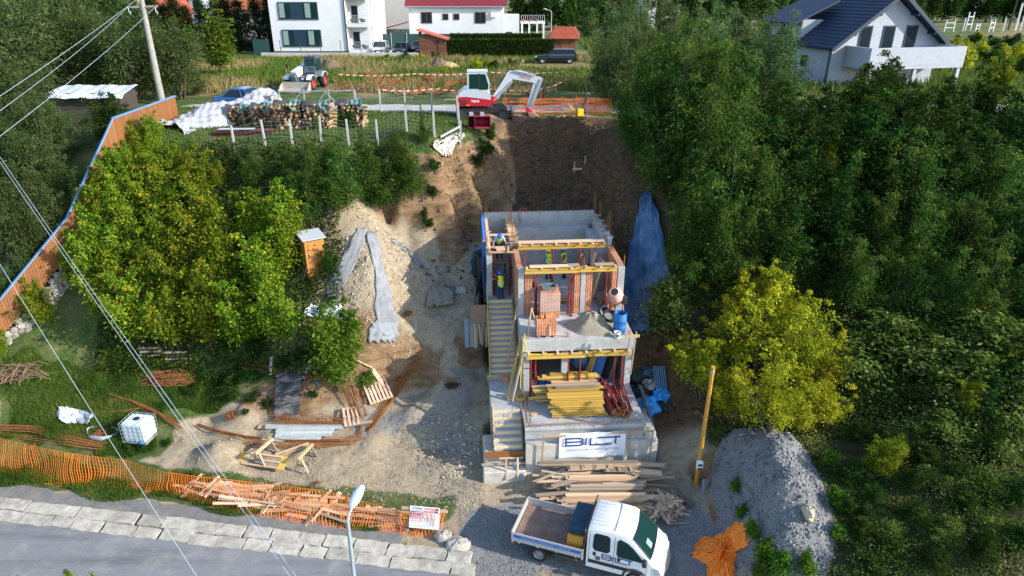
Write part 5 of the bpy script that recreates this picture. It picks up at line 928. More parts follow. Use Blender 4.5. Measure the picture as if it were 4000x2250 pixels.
p_ = G(1733, 2100); rock('rock', 'large pale boulder at the end of the gutter slabs', (p_[0], p_[1], p_[2]+.12), (.36, .28, .26), ROCK, 4); p_ = G(1790, 2130); rock('rock', 'rough pale concrete lump behind the last gutter slab', (p_[0], p_[1], p_[2]+.1), (.5, .4, .22), ROCK, 5); p_ = G(3155, 2005); rock('rock', 'single yellowish block of stone on the grey rubble heap', (p_[0], p_[1], p_[2]+.12), (.2, .36, .22), M('yellow_stone', (.42, .36, .24), .9, .15), 6)
# ------------------------------------------------------------------ street lamp near the road
lt = P(1358, 2035, t=14.0); lb_ = (lt[0]-.05, lt[1]-.12, 0); sl_ = thing('street_lamp', 'grey street lamp with a rounded white head rising from the roadside', 'street lamp', lb_)
obj('pole', MB().tube([(0, 0, 0), (.02, .05, lt[2]*.5), (.05, .12, lt[2])], [.06, .05, .04], 12), M('lamp_pole_grey', (.26, .33, .38), .5, .1, 5, .03), sl_, smooth=R(40)); obj('arm', MB().tube([(.05, .12, lt[2]-.02), (.08, .22, lt[2]+.12), (.12, .36, lt[2]+.19)], .028, 8), STEEL, sl_)
hd_ = MB(); secs = []
for i in range(13):
    f = i/12; x_ = f*.56-.03; w_ = .115*(math.sin(PI*min(1, (f*.94+.03))))**.38; secs.append([(w_*math.cos(a), x_, .06*w_/.115*math.sin(a)) for a in np.linspace(0, 2*PI, 17)[:-1]])
hd_.loft(secs); obj('head', hd_, M('lamp_head_white', (.50, .60, .74), .35, .04, 3, 0), sl_, (.11, .34, lt[2]+.19), (R(14), 0, R(-14)), smooth=True)
# ------------------------------------------------------------------ utility pole and wires
ub = P(634, 405, 12); up_ = thing('utility_pole', 'tall round concrete utility pole with a crossarm at the upper left', 'utility pole', ub); POLE = M('pole_concrete', (.27, .26, .235), .9, .2, 3, .15, dirt=(.40, .39, .36))
tp_ = Vector(P(560, 35, Y=ub[1]))-Vector(ub); obj('shaft', MB().tube([(0, 0, -.5), tp_*.5, tp_*1.25], [.27, .22, .15], 14), POLE, up_, smooth=R(40)); ca = tp_*1.02
obj('crossarm', MB().box(ca, (2.0, .2, .16), (0, R(-2), 0), .04), POLE, up_); ins = []
for x_ in (-.95, .95): 
    q = ca+Vector((x_, -.15, .02)); obj('insulator', MB().lathe([(.05, -.12), (.09, -.1), (.05, -.06), (.09, -.03), (.05, .01), (.08, .04), (.04, .08)], 10, tuple(q)), M('brown_porcelain', (.06, .02, .015), .2, 0, bmp=0), up_); ins.append(Vector(ub)+q)
    obj('jumper_loop', MB().tube([q+Vector((.02, -.1, 0)), q+Vector((.05, -.15, -.35)), q+Vector((.1, -.1, -.5)), q+Vector((.08, 0, -.3))], .02, 5), STEEL, up_)
WIRE = M('aluminium_wire', (.42, .50, .58), .4, 0, bmp=0)
def wire(label, a, b_, sag=.3, r_=.008): 
    a, b_ = Vector(a), Vector(b_); tag(obj('power_line', MB().tube([a.lerp(b_, f)-Vector((0, 0, sag*4*f*(1-f))) for f in np.linspace(0, 1, 24)], r_, 5, cap=False), WIRE), label, 'power line', 'overhead lines')
def ext(p0, p1, k): p0, p1 = Vector(p0), Vector(p1); return p0+(p1-p0)*k
e1 = P(0, 500, t=25); wire('power line from the right end of the crossarm running down left', ins[1], ext(ins[1], e1, 1.4), .3); e2 = P(0, 400, t=25); wire('middle power line from the left end of the crossarm', ins[0], ext(ins[0], e2, 1.4), .3); e3 = P(0, 343, t=25); wire('upper power line passing the pole top on the left', P(640, -90, Y=ub[1]), ext(P(640, -90, Y=ub[1]), e3, 1.4), .3)
wire('twin cable crossing the left slope down to the road, left strand', P(-200, 335, t=24), P(1160, 2290, t=15), .25, .0055); wire('twin cable crossing the left slope down to the road, right strand', P(-195, 325, t=24), P(1185, 2290, t=15), .25, .0055); wire('single cable crossing the grass at the far left', P(-300, 540, t=22), P(800, 2300, t=15), .25, .006); WIRE = BLACK; wire('thin dark cable over the grey rubble heap', P(2950, 1660, t=24), P(3500, 2300, t=17), .1, .004)
# ------------------------------------------------------------------ left yard: tank, rebar, formwork
ib = G(555, 1715); tank = thing('water_tank', 'white caged plastic water tank on a pallet on the grass', 'water tank', ib, R(-8)); WT = M('translucent_tank_plastic', (.62, .72, .74), .35, .08, 3, .02)
obj('bottle', MB().box((0, 0, .66), (1.12, .94, .98), None, .09), WT, tank, smooth=R(30)); obj('cap', MB().cyl((0, 0, 1.15), (0, 0, 1.2), .13, n=16).cyl((0, 0, 1.2), (0, 0, 1.215), .09, n=16), BLACK, tank); obj('valve', MB().cyl((.45, -.5, .25), (.45, -.62, .25), .06).box((.45, -.6, .32), (.05, .16, .04)), BLUEP, tank)
for i in range(3): piece('pallet_bearer', tank, (-.45+i*.45, 0, .07), (.14, 1.0, .12), BLACK)
piece('pallet_deck', tank, (0, 0, .145), (1.2, 1.0, .03), STEEL)
for s_ in (-1, 1):
    for i in range(6): x_ = -.58+i*.232; obj('cage_bar', MB().cyl((x_, s_*.49, .16), (x_, s_*.49, 1.16), .012, n=5), STEEL, tank)
    for i in range(5): y_ = -.49+i*.245; obj('cage_bar', MB().cyl((s_*.58, y_, .16), (s_*.58, y_, 1.16), .012, n=5), STEEL, tank)
for z in (.2, .4, .6, .8, 1.0, 1.16): obj('cage_ring', MB().tube([(-.585, -.495, z), (.585, -.495, z), (.585, .495, z), (-.585, .495, z)], .013, 5, closed=True), STEEL, tank)
for x_ in (-.25, .25): obj('top_bar', MB().cyl((x_, -.49, 1.165), (x_, .49, 1.165), .014), STEEL, tank)
def drape(name, label, cat, rows, mat, off=.05, fold=.05, seed=0, nv=10, sub=4):
    """a sheet lying on the ground; rows are (u_left, u_right, v)"""
    rr = []; 
    for (a, b_) in zip(rows[:-1], rows[1:]):
        for k in range(sub): f = k/sub; rr.append([a[i]*(1-f)+b_[i]*f for i in range(3)])
    rr.append(rows[-1]); vs_ = []; vs2 = []
    for i, (ul, ur, v) in enumerate(rr):
        for j in range(nv+1):
            u = ul+(ur-ul)*j/nv+4*math.sin(i*1.3+seed)*(j in (0, nv)); p_ = G(u, v+3*math.sin(j*2.1+seed+i*.4)); o_ = off+fold*(.5+.5*math.sin(j*2.3+i*.35+seed)*math.cos(i*.8+j*.5)); vs_.append((p_[0], p_[1]-o_*.5, p_[2]+o_)); vs2.append((p_[0], p_[1]+.03-o_*.5, p_[2]+o_-.06))
    n = len(rr); mb = MB(); mb.add(vs_, [(i*(nv+1)+j, i*(nv+1)+j+1, (i+1)*(nv+1)+j+1, (i+1)*(nv+1)+j) for i in range(n-1) for j in range(nv)])
    o = obj(name, mb, mat, None, smooth=True, label=label, cat=cat); m_ = o.modifiers.new('thick', 'SOLIDIFY'); m_.thickness = .012; return o
GEO = M('grey_geotextile', (.23, .235, .24), .9, .2, 5, .4, dirt=(.22, .22, .21), dirt_amt=.6)
drape('geotextile_strip', 'grey geotextile strip down the left side of the spoil heap', 'geotextile', [(1395, 1432, 890), (1370, 1428, 940), (1335, 1400, 1010), (1300, 1365, 1070), (1275, 1335, 1130), (1280, 1325, 1180)], GEO, .05, .025, 1); drape('geotextile_strip', 'long grey geotextile strip down the middle of the spoil heap', 'geotextile', [(1432, 1470, 905), (1440, 1485, 960), (1462, 1500, 1040), (1470, 1520, 1110), (1465, 1535, 1180), (1470, 1555, 1260), (1490, 1555, 1310), (1495, 1540, 1330)], M('pale_geotextile', (.24, .25, .265), .9, .25, 5, .4, dirt=(.17, .17, .165), dirt_amt=.7), .05, .03, 2)
drape('geotextile_strip', 'faint grey textile strip on the right shoulder of the spoil heap', 'geotextile', [(1520, 1545, 935), (1560, 1585, 960), (1600, 1625, 995), (1640, 1660, 1040)], GEO, .04, .04, 3); drape('cloth_sheet', 'crumpled brown sacking beside the track left of the house', 'sacking', [(1690, 1730, 1125), (1680, 1775, 1150), (1665, 1770, 1190), (1670, 1730, 1205)], M('brown_sacking', (.26, .22, .17), .9, .25, 6, .4), .12, .22, 4); drape('cloth_sheet', 'flat pale square of sheeting on the track left of the house', 'sheet', [(1780, 1818, 1118), (1782, 1820, 1145)], M('pale_sheet', (.45, .40, .33), .8, .1), .04, .02, 5)
drape('cloth_sheet', 'flat teal sheet between the sacking and the pale sheet', 'sheet', [(1745, 1780, 1120), (1755, 1778, 1148)], M('teal_sheet', (.10, .15, .17), .7, .2), .04, .03, 9)
drape('plastic_sheet', 'bluish white plastic sheet crumpled on the grass left of the tank', 'plastic sheet', [(235, 300, 1595), (228, 365, 1620), (240, 370, 1640), (260, 345, 1660)], M('white_plastic_sheet', (.58, .62, .68), .35, .15, 5, .3), .10, .18, 6)
drape('plastic_sheet', 'white plastic rubbish at the foot of the spoil heap behind the small tree', 'plastic sheet', [(1215, 1330, 1190), (1180, 1340, 1225), (1260, 1335, 1250)], M('white_plastic_sheet', (0, 0, 0)), .08, .15, 7)
for rr_, l_ in (([(1455, 1540, 1255), (1440, 1560, 1300), (1440, 1520, 1330)], 'pale grey sheet lying at the foot of the spoil heap'), ): drape('plastic_sheet', l_, 'sheet', rr_, M('grey_sheet', (.24, .26, .285), .7, .25, 5, .4), .07, .05, 8)
# the big blue-grey tarp on the right cut
TARP = M('blue_grey_tarpaulin', (.04, .11, .21), .3, .4, 3, .25, dirt=(.15, .26, .42), dirt_amt=.6)
drape('tarpaulin', 'large blue grey tarpaulin hanging on the right cut beside the house', 'tarpaulin', [(2506, 2534, 760), (2485, 2570, 850), (2462, 2590, 950), (2440, 2610, 1050), (2425, 2630, 1120), (2415, 2635, 1170), (2412, 2620, 1215), (2425, 2590, 1260), (2440, 2545, 1300)], TARP, .22, .07, 15, 22, 5)
def rebar_bundle(label, lines, n, spread, r_=.013, z=.06, mat=RUST, seed=1):
    rs = random.Random(seed); pts0 = [[Vector(G(u, v)) for u, v in l_] for l_ in lines]; t_ = thing('rebar_bundle', label, 'rebar', pts0[0][0], 0, 'rusty rebar bundles'); o_ = pts0[0][0]
    for i in range(n):
        L = pts0[i % len(pts0)]; d = Vector((rs.uniform(-spread, spread), rs.uniform(-spread, spread), z+rs.uniform(0, .14))); e = Vector((rs.uniform(-spread, spread)*.6, rs.uniform(-spread, spread)*.6, 0)); k = len(L)
        obj('bar', MB().tube([p_-o_+d+e*(j/(k-1)) for j, p_ in enumerate(L)], r_, 5), mat, t_)
    return t_
rebar_bundle('long flat rebar bundle behind the orange net at the left edge', [[(-60, 1675), (120, 1690), (250, 1715), (405, 1745)], [(-60, 1690), (120, 1712), (250, 1735), (400, 1752)], [(-40, 1668), (150, 1678), (290, 1705), (405, 1738)]], 24, .12, .014, seed=2)
rebar_bundle('curved rebar bundle sweeping in front of the steel planks', [[(770, 1660), (850, 1690), (980, 1716), (1150, 1728), (1330, 1722), (1410, 1705), (1412, 1660)], [(840, 1690), (950, 1712), (1150, 1735), (1330, 1735), (1425, 1715)], [(960, 1735), (1100, 1752), (1250, 1752), (1385, 1735)]], 22, .1, .013, seed=3)
rebar_bundle('rebar bundle running up the edge of the track', [[(1447, 1680), (1500, 1610), (1560, 1520), (1610, 1440), (1640, 1395)], [(1455, 1690), (1530, 1580), (1600, 1470), (1655, 1420), (1640, 1440)], [(1440, 1670), (1520, 1570), (1590, 1450), (1625, 1390), (1655, 1385)]], 22, .14, .014, seed=4)
rebar_bundle('thin rebar bars lying across the slope above the black panel', [[(930, 1420), (1060, 1440), (1200, 1470), (1300, 1490)], [(960, 1430), (1100, 1455), (1260, 1500)]], 12, .14, .012, seed=5); rebar_bundle('rebar bundle slanting on the grass behind the tank', [[(430, 1545), (520, 1570), (620, 1620), (710, 1670)], [(460, 1555), (560, 1590), (680, 1650)], [(370, 1620), (480, 1610), (560, 1600)]], 20, .12, .013, seed=6)
for i, (u0, v0, u1, v1) in enumerate(((1345, 1530, 1400, 1660), (1370, 1530, 1420, 1655), (1385, 1510, 1435, 1640))): rebar_bundle(('left', 'middle', 'right')[i]+' group of bent bars standing over the broken pallet', [[(u0, v0), ((u0+u1)/2, (v0+v1)/2), (u1, v1)]], 5, .05, .013, .25, seed=7+i)
def tangle(label, c, r_, n, mat=RUST, seed=1, h=.35, rr=.012):
    rs = random.Random(seed); mb = MB()
    for i in range(n):
        a0 = rs.uniform(0, 6.28); pts = []; rad = rs.uniform(.25, .6); zc = rs.uniform(.05, h); ox, oy = rs.gauss(0, .3), rs.gauss(0, .3)
        for k in range(9): a = a0+k*.6; pts.append((r_[0]*(rad*math.cos(a)+ox)+rs.uniform(-.06, .06), r_[1]*(rad*math.sin(a)+oy)+rs.uniform(-.06, .06), max(.02, zc*(1-.5*abs(ox)-.5*abs(oy))+rs.uniform(-.08, .08))))
        mb.tube(pts, rr, 4, cap=False)
    o = obj('wire_tangle', mb, mat, None, c, label=label, cat='wire'); return o
tangle('heap of rusty wire tangled on the grass edge below the bushes', G(660, 1490), (1.3, .55), 70, seed=1, h=.6); tangle('small rusty wire tangle beside the sandy bank', G(905, 1630), (.45, .3), 26, seed=2); tangle('dark tangle of thin wire on the gravel track', G(1765, 1500), (.42, .3), 26, M('dark_wire', (.06, .03, .025), .8), 3, .2); tangle('rusty wire coil inside the white bag ring', G(400, 1700), (.5, .36), 40, seed=4, h=.3); tangle('flat bent wire frame on the bare yard', G(1230, 1890), (.2, .12), 5, seed=5, h=.05); tangle('rusty stirrups heaped on the heap edge by the track', G(1592, 1225), (.22, .38), 22, seed=6, h=.25, rr=.016); tangle('rusty stirrups beside the track rebar bundle', G(1560, 1490), (.25, .5), 30, seed=7, h=.3, rr=.016)
bg_ = thing('open_sack', 'open white sack ring around the rusty wire coil', 'sack', G(400, 1700)); mb = MB().grid(lambda a, c_: ((.62+.1*math.sin(a*19)+.06*c_)*math.cos(a*5.6+2.2), (.46+.08*math.sin(a*13))*math.sin(a*5.6+2.2), .02+c_*.26+.05*math.sin(a*17)), 40, 4); obj('fabric', mb, M('white_woven_sack', (.55, .60, .70), .6, .2, 5, .3, dirt=(.1, .15, .3), dirt_amt=.4), bg_, smooth=True)
# black and white formwork panel on the slope
c4 = [Vector(G(u, v)) for u, v in ((1072, 1640), (1172, 1640), (1178, 1462), (1080, 1462))]; fp = thing('formwork_panel', 'black paint stained formwork panel lying on the slope', 'formwork panel', c4[0]); BWP = M('black_white_stained_panel', (.03, .028, .03), .7, .3, 4, .1, dirt=(.42, .40, .37), dirt_amt=.55, stretch=(1, 5, 1))
qd = [p_-c4[0]+Vector((0, 0, .25)) for p_ in c4]; mb = MB(); mb.add(qd+[q-Vector((0, 0, .1)) for q in qd], [(0, 1, 2, 3), (7, 6, 5, 4), (0, 4, 5, 1), (1, 5, 6, 2), (2, 6, 7, 3), (3, 7, 4, 0)]); obj('sheet', mb, BWP, fp)
for f in (.1, .9): obj('bearer', MB().tube([qd[0].lerp(qd[1], f)-Vector((0, 0, .15)), qd[3].lerp(qd[2], f)-Vector((0, 0, .15))], .05, 4), WOOD_O, fp)
# rebar cages
def cage_thing(label, a, b_, w_, h, n):
    a, b_ = Vector(a), Vector(b_); t_ = thing('rebar_cage', label, 'rebar cage', a); d = b_-a; sd_ = d.cross(Vector((0, 0, 1))).normalized()*w_/2; u_ = Vector((0, 0, h)); cs = [-sd_, sd_, sd_+u_, -sd_+u_]
    for c_ in cs: obj('bar', MB().cyl(c_, d+c_, .013, n=5), RUST, t_)
    for i in range(n): q = d*(i/(n-1)); obj('stirrup', MB().tube([q+c_*1.04 for c_ in cs], .011, 4, closed=True), RUST, t_)
cage_thing('rear long rebar cage lying across the panel foot', tuple(Vector(G(1062, 1640))+Vector((0, 0, .1))), tuple(Vector(G(1350, 1650))+Vector((0, 0, .1))), .3, .28, 26); cage_thing('front long rebar cage lying across the panel foot', tuple(Vector(G(1080, 1665))+Vector((0, 0, .15))), tuple(Vector(G(1345, 1672))+Vector((0, 0, .15))), .28, .3, 26)
for i, (u0, v0, u1, v1, z) in enumerate(((1080, 1690, 1310, 1692, .2), (1075, 1700, 1300, 1706, .14), (1025, 1712, 1255, 1720, .06), (1040, 1676, 1345, 1680, .22))):
    a, b_ = Vector(G(u0, v0)), Vector(G(u1, v1)); t_ = thing('steel_plank', ('long galvanised scaffold plank at the back of the small stack', 'middle galvanised scaffold plank in the small stack', 'front galvanised scaffold plank with open underside', 'topmost scaffold plank under the rebar cage')[i], 'scaffold plank', (a+b_)/2, math.atan2(b_.y-a.y, b_.x-a.x), 'galvanised scaffold planks'); L = (b_-a).length; PGS = M('pale_galvanised', (.52, .56, .55), .5, .12, 5, .05, metal=.2)
    obj('deck', MB().box((0, 0, z+.05), (L, .22, .02)), PGS, t_)
    for s_ in (-1, 1): obj('flange', MB().box((0, s_*.1, z), (L, .02, .1)), PGS, t_)
    for k in range(9): obj('rib', MB().box((-L/2+.1+k*(L-.2)/8, 0, z), (.02, .18, .09)), PGS, t_)
def pallet(label, c, rz, tilt, L=1.2, W_=.8, broken=False, mat=WOOD):
    t_ = thing('pallet', label, 'pallet', c, 0, None, (tilt[0], tilt[1], rz))
    for i in range(3): piece('bearer', t_, (0, -W_/2+.05+i*(W_-.1)/2, .06), (L, .09, .1), WOOD_O)
    for i in range(7): 
        if not (broken and i > 3): piece('deck_board', t_, (-L/2+.06+i*(L-.12)/6, 0, .125), (.11, W_, .022), mat)
    return t_
PNK = M('pinkish_timber', (.52, .33, .24), .8, .15, 3, .1, objvar=.2, stretch=(6, .35, 6)); p_ = Vector(G(1475, 1550)); pallet('pinkish wooden pallet tipped up on the track edge', p_+Vector((0, .1, .35)), R(35), (R(42), R(0)), 1.2, 1.0, False, PNK); p_ = Vector(G(1395, 1640)); pallet('broken wooden pallet lying beside the tipped one', p_+Vector((0, .1, .2)), R(18), (R(22), 0), 1.3, 1.05, True, PNK)
for u, v, z, s_ in ((590, 1385, 0, 0), (595, 1378, .15, 1), (590, 1372, .3, 2), (690, 1395, 0, 3), (690, 1388, .15, 4)): p_ = Vector(G(u, v)); pallet(('lowest', 'middle', 'top')[s_ % 3]+' dark pallet of the '+('left' if s_ < 3 else 'right')+' stack under the bushes', p_+Vector((0, .3, z+.05)), R(4), (0, 0), 1.1, .9, False, M('dark_old_timber', (.05, .045, .042), .9, .2))
tag(piece('foam_board', None, tuple(Vector(G(590, 1330))+Vector((.05, .1, .2))), (.65, .3, .06), M('pale_blue_board', (.36, .46, .58), .6, .05)), 'pale blue board lying on the dark pallets under the bushes', 'board')
for i, (u0, v0, u1, v1, w_, m_, l_) in enumerate(((1455, 1445, 1510, 1520, .25, WOOD_P, 'wide pale plank leaning above the tipped pallet'), (1380, 1400, 1455, 1440, .08, WOOD_P, 'thin pale batten below the small tree'), (1055, 1460, 1062, 1400, .14, M('pale_grey_plank', (.42, .40, .36), .8), 'short pale plank left of the black panel'), (1180, 1480, 1210, 1435, .18, M('pale_grey_plank', (0, 0, 0)), 'short pale plank right of the black panel'), (1010, 1670, 1150, 1668, .3, WOOD, 'wide plank under the rebar cages'))): tag(between('plank', None, Vector(G(u0, v0))+Vector((0, 0, .12)), Vector(G(u1, v1))+Vector((0, 0, .16)), w_, .04, m_), l_, 'plank')
tag(obj('blue_pipe_piece', MB().tube([Vector(G(1232, 1480))+Vector((0, 0, .1)), Vector(G(1238, 1495))+Vector((0, 0, .12)), Vector(G(1245, 1502))+Vector((0, 0, .05))], .05, 8), BLUEP), 'short bent piece of blue pipe on the slope', 'pipe')
# sawhorses and shuttering panels
def sawhorse(label, c, rz):
    t_ = thing('sawhorse', label, 'sawhorse', c, rz, 'sawhorses')
    piece('beam', t_, (0, 0, .72), (1.15, .1, .12), WOOD)
    for x_ in (-.42, .42):
        for s_ in (-1, 1): between('leg', t_, (x_, s_*.05, .7), (x_*1.1, s_*.34, 0), .09, .05, WOOD_O)
        piece('brace', t_, (x_*1.05, 0, .3), (.05, .42, .08), WOOD_O)
sawhorse('left wooden sawhorse behind the shuttering panels', G(1040, 1790), R(68)); sawhorse('right wooden sawhorse at the end of the shuttering panels', G(1200, 1815), R(72))
def panel(label, c, L, W_, rz, tilt, ends=True):
    t_ = thing('shuttering_panel', label, 'shuttering panel', c, 0, None, (tilt[0], tilt[1], rz)); n = 7
    for i in range(n): piece('board', t_, (-L/2+(i+.5)*L/n, 0, 0), (L/n-.012, W_, .03), WOOD_O)
    for s_ in (-1, 0, 1): piece('batten', t_, (0, s_*(W_/2-.05), .045), (L, .08, .06), WOOD)
    if ends:
        for s_ in (-1, 1): piece('end_board', t_, (s_*(L/2+.12), 0, .01), (.3, W_, .04), YEL)
panel('shuttering panel with yellow end boards on the bare yard', tuple(Vector(G(1025, 1815))+Vector((0, .05, .3))), 1.75, .62, R(-11), (R(28), 0)); panel('grey shuttering panel propped between the sawhorses', tuple(Vector(G(1145, 1790))+Vector((0, .1, .35))), 1.5, .5, R(24), (R(10), R(-6)), False)
# ------------------------------------------------------------------ toilet cabin
tb = G(1222, 1078); wc = thing('toilet_cabin', 'orange wooden site toilet cabin with a sloping roof on the slope', 'cabin', (tb[0], tb[1]+.45, tb[2]-.1), R(34))
for i in range(8): piece('wall_board', wc, (-.42+i*.12, -.45, 1.02), (.112, .03, 2.0), ORT); piece('wall_board', wc, (.48, -.4+i*.115, 1.05), (.03, .11, 2.1), ORT); piece('wall_board', wc, (-.48, -.4+i*.115, 1.05), (.03, .11, 2.1), ORT)
obj('back_wall', MB().bx(-.46, .46, .43, .46, 0, 2.15), ORT, wc); obj('roof', MB().box((0, 0, 2.2), (1.2, 1.15, .05), (R(8), 0, 0)), M('grey_roof_sheet', (.42, .45, .47), .5, .1), wc); dd = obj('door', MB().bx(-.36, .36, -.49, -.47, .05, 1.95), ORT, wc)
obj('latch', MB().box((.3, -.5, 1.1), (.08, .02, .05)), BLACK, dd); obj('vent_cutout', MB().box((0, -.495, 1.8), (.1, .01, .06)), BLACK, dd)
for z in (.4, 1.6): obj('hinge', MB().box((-.32, -.5, z), (.12, .02, .04)), BLACK, dd)
for a, c_, l_ in (((1190, 1075), (1240, 990), 'prop pole leaning on the toilet cabin'), ((1120, 1310), (1180, 1250), 'long stick lying on the bank below the toilet'), ((1215, 1290), (1170, 1240), 'short brown plank on the bank below the toilet')): tag(between('plank', None, Vector(G(*a))+Vector((0, -.1, .05)), (Vector(G(*a))+Vector((.45, -.15, 1.3))) if 'prop' in l_ else Vector(G(*c_))+Vector((0, -.05, .1)), .09, .05, WOOD_O), l_, 'pole')
# ------------------------------------------------------------------ excavator
ex = thing('excavator', 'red and white crawler excavator digging at the top of the cut', 'excavator', (-1.95, 45.75, 12.0), R(2)); WHX = M('excavator_white', (.48, .52, .56), .4, .06, 4, .02, coat=.2, dirt=(.5, .5, .48), dirt_amt=.4)
for s_ in (-1, 1):
    tr = [(1.3+.36*math.cos(a), .38+.36*math.sin(a)) for a in np.linspace(-PI/2, PI/2, 9)]+[(-1.3+.36*math.cos(a), .38+.36*math.sin(a)) for a in np.linspace(PI/2, 3*PI/2, 9)]
    t_ = obj('track', MB().prism(tr, s_*.95-.22, s_*.95+.22, 'XZ'), RUBBER, ex); pm_ = []
    per = [Vector((p_[0], 0, p_[1])) for p_ in tr]+[Vector((tr[0][0], 0, tr[0][1]))]
    for i in range(40):
        d = i/40*(len(per)-1); a = per[int(d)]; b_ = per[min(int(d)+1, len(per)-1)]
    for i in range(20): x_ = -1.35+i*.142; obj('track_lug', MB().bx(x_, x_+.06, s_*.95-.225, s_*.95+.225, .74, .775), RUBBER, t_)
    for x_ in (-1.28, 1.28): obj('sprocket', MB().cyl((x_, s_*1.18, .38), (x_, s_*1.16, .38), .24, n=14), DSTEEL, t_)
    obj('track_frame', MB().bx(-1.1, 1.1, s_*1.15-.02, s_*1.15+.02, .2, .55), DSTEEL, t_)
obj('undercarriage', MB().bx(-.7, .7, -.75, .75, .35, .8), DSTEEL, ex); obj('dozer_blade', MB().box((1.95, 0, .35), (.16, 2.1, .55), (0, R(-12), 0), .03), DSTEEL, ex); obj('blade_arm', MB().bx(.6, 1.9, -.5, -.4, .3, .42).bx(.6, 1.9, .4, .5, .3, .42), DSTEEL, ex)
hs_ = MB().prism([(-1.75, .92), (.55, .92), (.55, 1.3), (.2, 1.35), (-1.1, 1.5), (-1.45, 1.5), (-1.7, 1.38)], -1.02, 1.02, 'XZ'); obj('lower_house', hs_, REDW, ex, smooth=R(20)); obj('upper_house', MB().prism([(-1.6, 1.44), (-1.45, 1.75), (-1.2, 1.92), (.25, 1.92), (.5, 1.7), (.55, 1.305), (.2, 1.36), (-1.1, 1.51)], -1.0, 1.0, 'XZ'), WHX, ex, smooth=R(20))
for i in range(5): obj('vent_slot', MB().bx(-1.55, -.95, -1.035, -1.022, .98+i*.07, 1.015+i*.07), BLACK, ex)
obj('side_lamp', MB().bx(-1.05, -.8, -1.04, -1.022, .94, 1.02), M('amber_lens', (0, 0, 0)), ex); text_mesh('TB290', .2, WHITEP, 'lettering', ex, (-.45, -1.025, 1.22), (PI/2, 0, 0), 1, 1, bold=.004)
cb = MB().prism([(-.95, 1.925), (.42, 1.925), (.5, 2.2), (.28, 3.02), (-.92, 3.02)], -1.0, .05, 'XZ'); cab_ = obj('cab', cb, WHX, ex, smooth=R(20))
def cabwin(pts, y0): return obj('cab_window', MB().prism(pts, y0-.012, y0, 'XZ'), GLASSG, cab_)
cabwin([(-.82, 2.0), (-.2, 2.0), (-.2, 2.9), (-.8, 2.9)], -1.003); cabwin([(-.14, 1.95), (.38, 1.95), (.42, 2.2), (.22, 2.9), (-.14, 2.9)], -1.003); obj('cab_window', MB().add([(.48, -.92, 2.0), (.48, -.03, 2.0), (.3, -.03, 2.95), (.3, -.92, 2.95)], [(0, 1, 2, 3)]), GLASSG, cab_, (.02, 0, 0)); obj('roof', MB().bx(-.95, .36, -1.03, .08, 3.02, 3.1, .03), WHX, cab_); obj('cab_door_frame', MB().bx(-.2, -.14, -1.02, -1.004, 1.95, 2.95), BLACK, cab_)
bmY = .28
def arm(name, pts, w_, mat=WHX): 
    return obj(name, MB().prism(pts, bmY-w_/2, bmY+w_/2, 'XZ'), mat, ex, smooth=R(15))
arm('boom_base', [(.45, .95), (.9, .9), (1.0, 1.15), (.85, 1.35), (.55, 1.4)], .45, REDW); arm('boom', [(.55, 1.0), (.95, 1.15), (1.95, 2.35), (2.1, 2.75), (1.95, 2.95), (1.7, 2.9), (1.45, 2.5), (.6, 1.25)], .26); arm('boom', [(1.7, 2.75), (1.8, 2.98), (3.75, 2.55), (3.8, 2.25), (3.55, 2.0), (3.45, 2.2), (2.0, 2.45)], .24); arm('stick', [(3.35, 2.15), (3.72, 2.6), (3.9, 2.5), (3.72, 1.9), (3.1, .5), (2.92, .45), (2.95, .7), (3.2, 1.6)], .2)
for a, c_, r_ in (((.75, 1.1), (2.0, 2.3), .055), ((1.0, 1.2), (1.5, 2.0), .07), ((2.1, 2.98), (3.5, 2.7), .05), ((3.95, 2.5), (3.3, .75), .05), ((2.3, 2.95), (3.0, 2.8), .075)): obj('hydraulic_ram', MB().cyl((a[0], bmY-.2 if r_ < .07 else bmY, a[1]), (c_[0], bmY-.2 if r_ < .07 else bmY, c_[1]), r_), STEEL, ex)
for k in range(3): obj('hose', MB().tube([(.7, bmY-.1+k*.08, 1.3), (1.2, bmY-.1+k*.08, 2.2), (1.55, bmY-.12+k*.08, 2.85), (1.8, bmY-.12+k*.08, 3.08), (2.15, bmY-.1+k*.08, 3.02)], .03, 6), RUBBER, ex)
text_mesh('TAKEUCHI', .17, M('sign_red', (0, 0, 0)), 'lettering', ex, (2.75, bmY-.125, 2.52), (PI/2, R(13), 0), 1, 1, bold=.004); arm('bucket_link', [(2.85, .75), (3.1, .55), (3.4, .25), (3.2, -.05), (2.9, .3)], .3, REDW)
bk_ = [(3.0, .35), (3.4, .3), (3.85, -.05), (3.95, -.45), (3.75, -.75), (3.55, -.72), (3.2, -.2)]; obj('bucket', MB().prism(bk_, bmY-.42, bmY+.42, 'XZ'), M('worn_bucket', (.30, .17, .13), .6, .3, 5, .1, dirt=(.2, .14, .1)), ex, smooth=R(25))
def spare_bucket(label, c, w_, mat):
    t_ = thing('spare_bucket', label, 'digger bucket', c, R(5), 'spare digger buckets'); obj('shell', MB().prism([(-.4, .75), (.05, .8), (.4, .5), (.42, .15), (.2, 0), (-.35, .05), (-.3, .12), (.12, .1), (.3, .2), (.28, .45), (0, .7)], -w_/2, w_/2, 'YZ'), mat, t_)
    for s_ in (-1, 1): obj('cheek', MB().prism([(-.4, .75), (.05, .8), (.4, .5), (.42, .15), (.2, 0), (-.35, .05)], s_*w_/2-.015, s_*w_/2+.015, 'YZ'), mat, t_)
    obj('hitch', MB().bx(-.12, .12, -.25, .15, .78, .95), STEEL, t_)
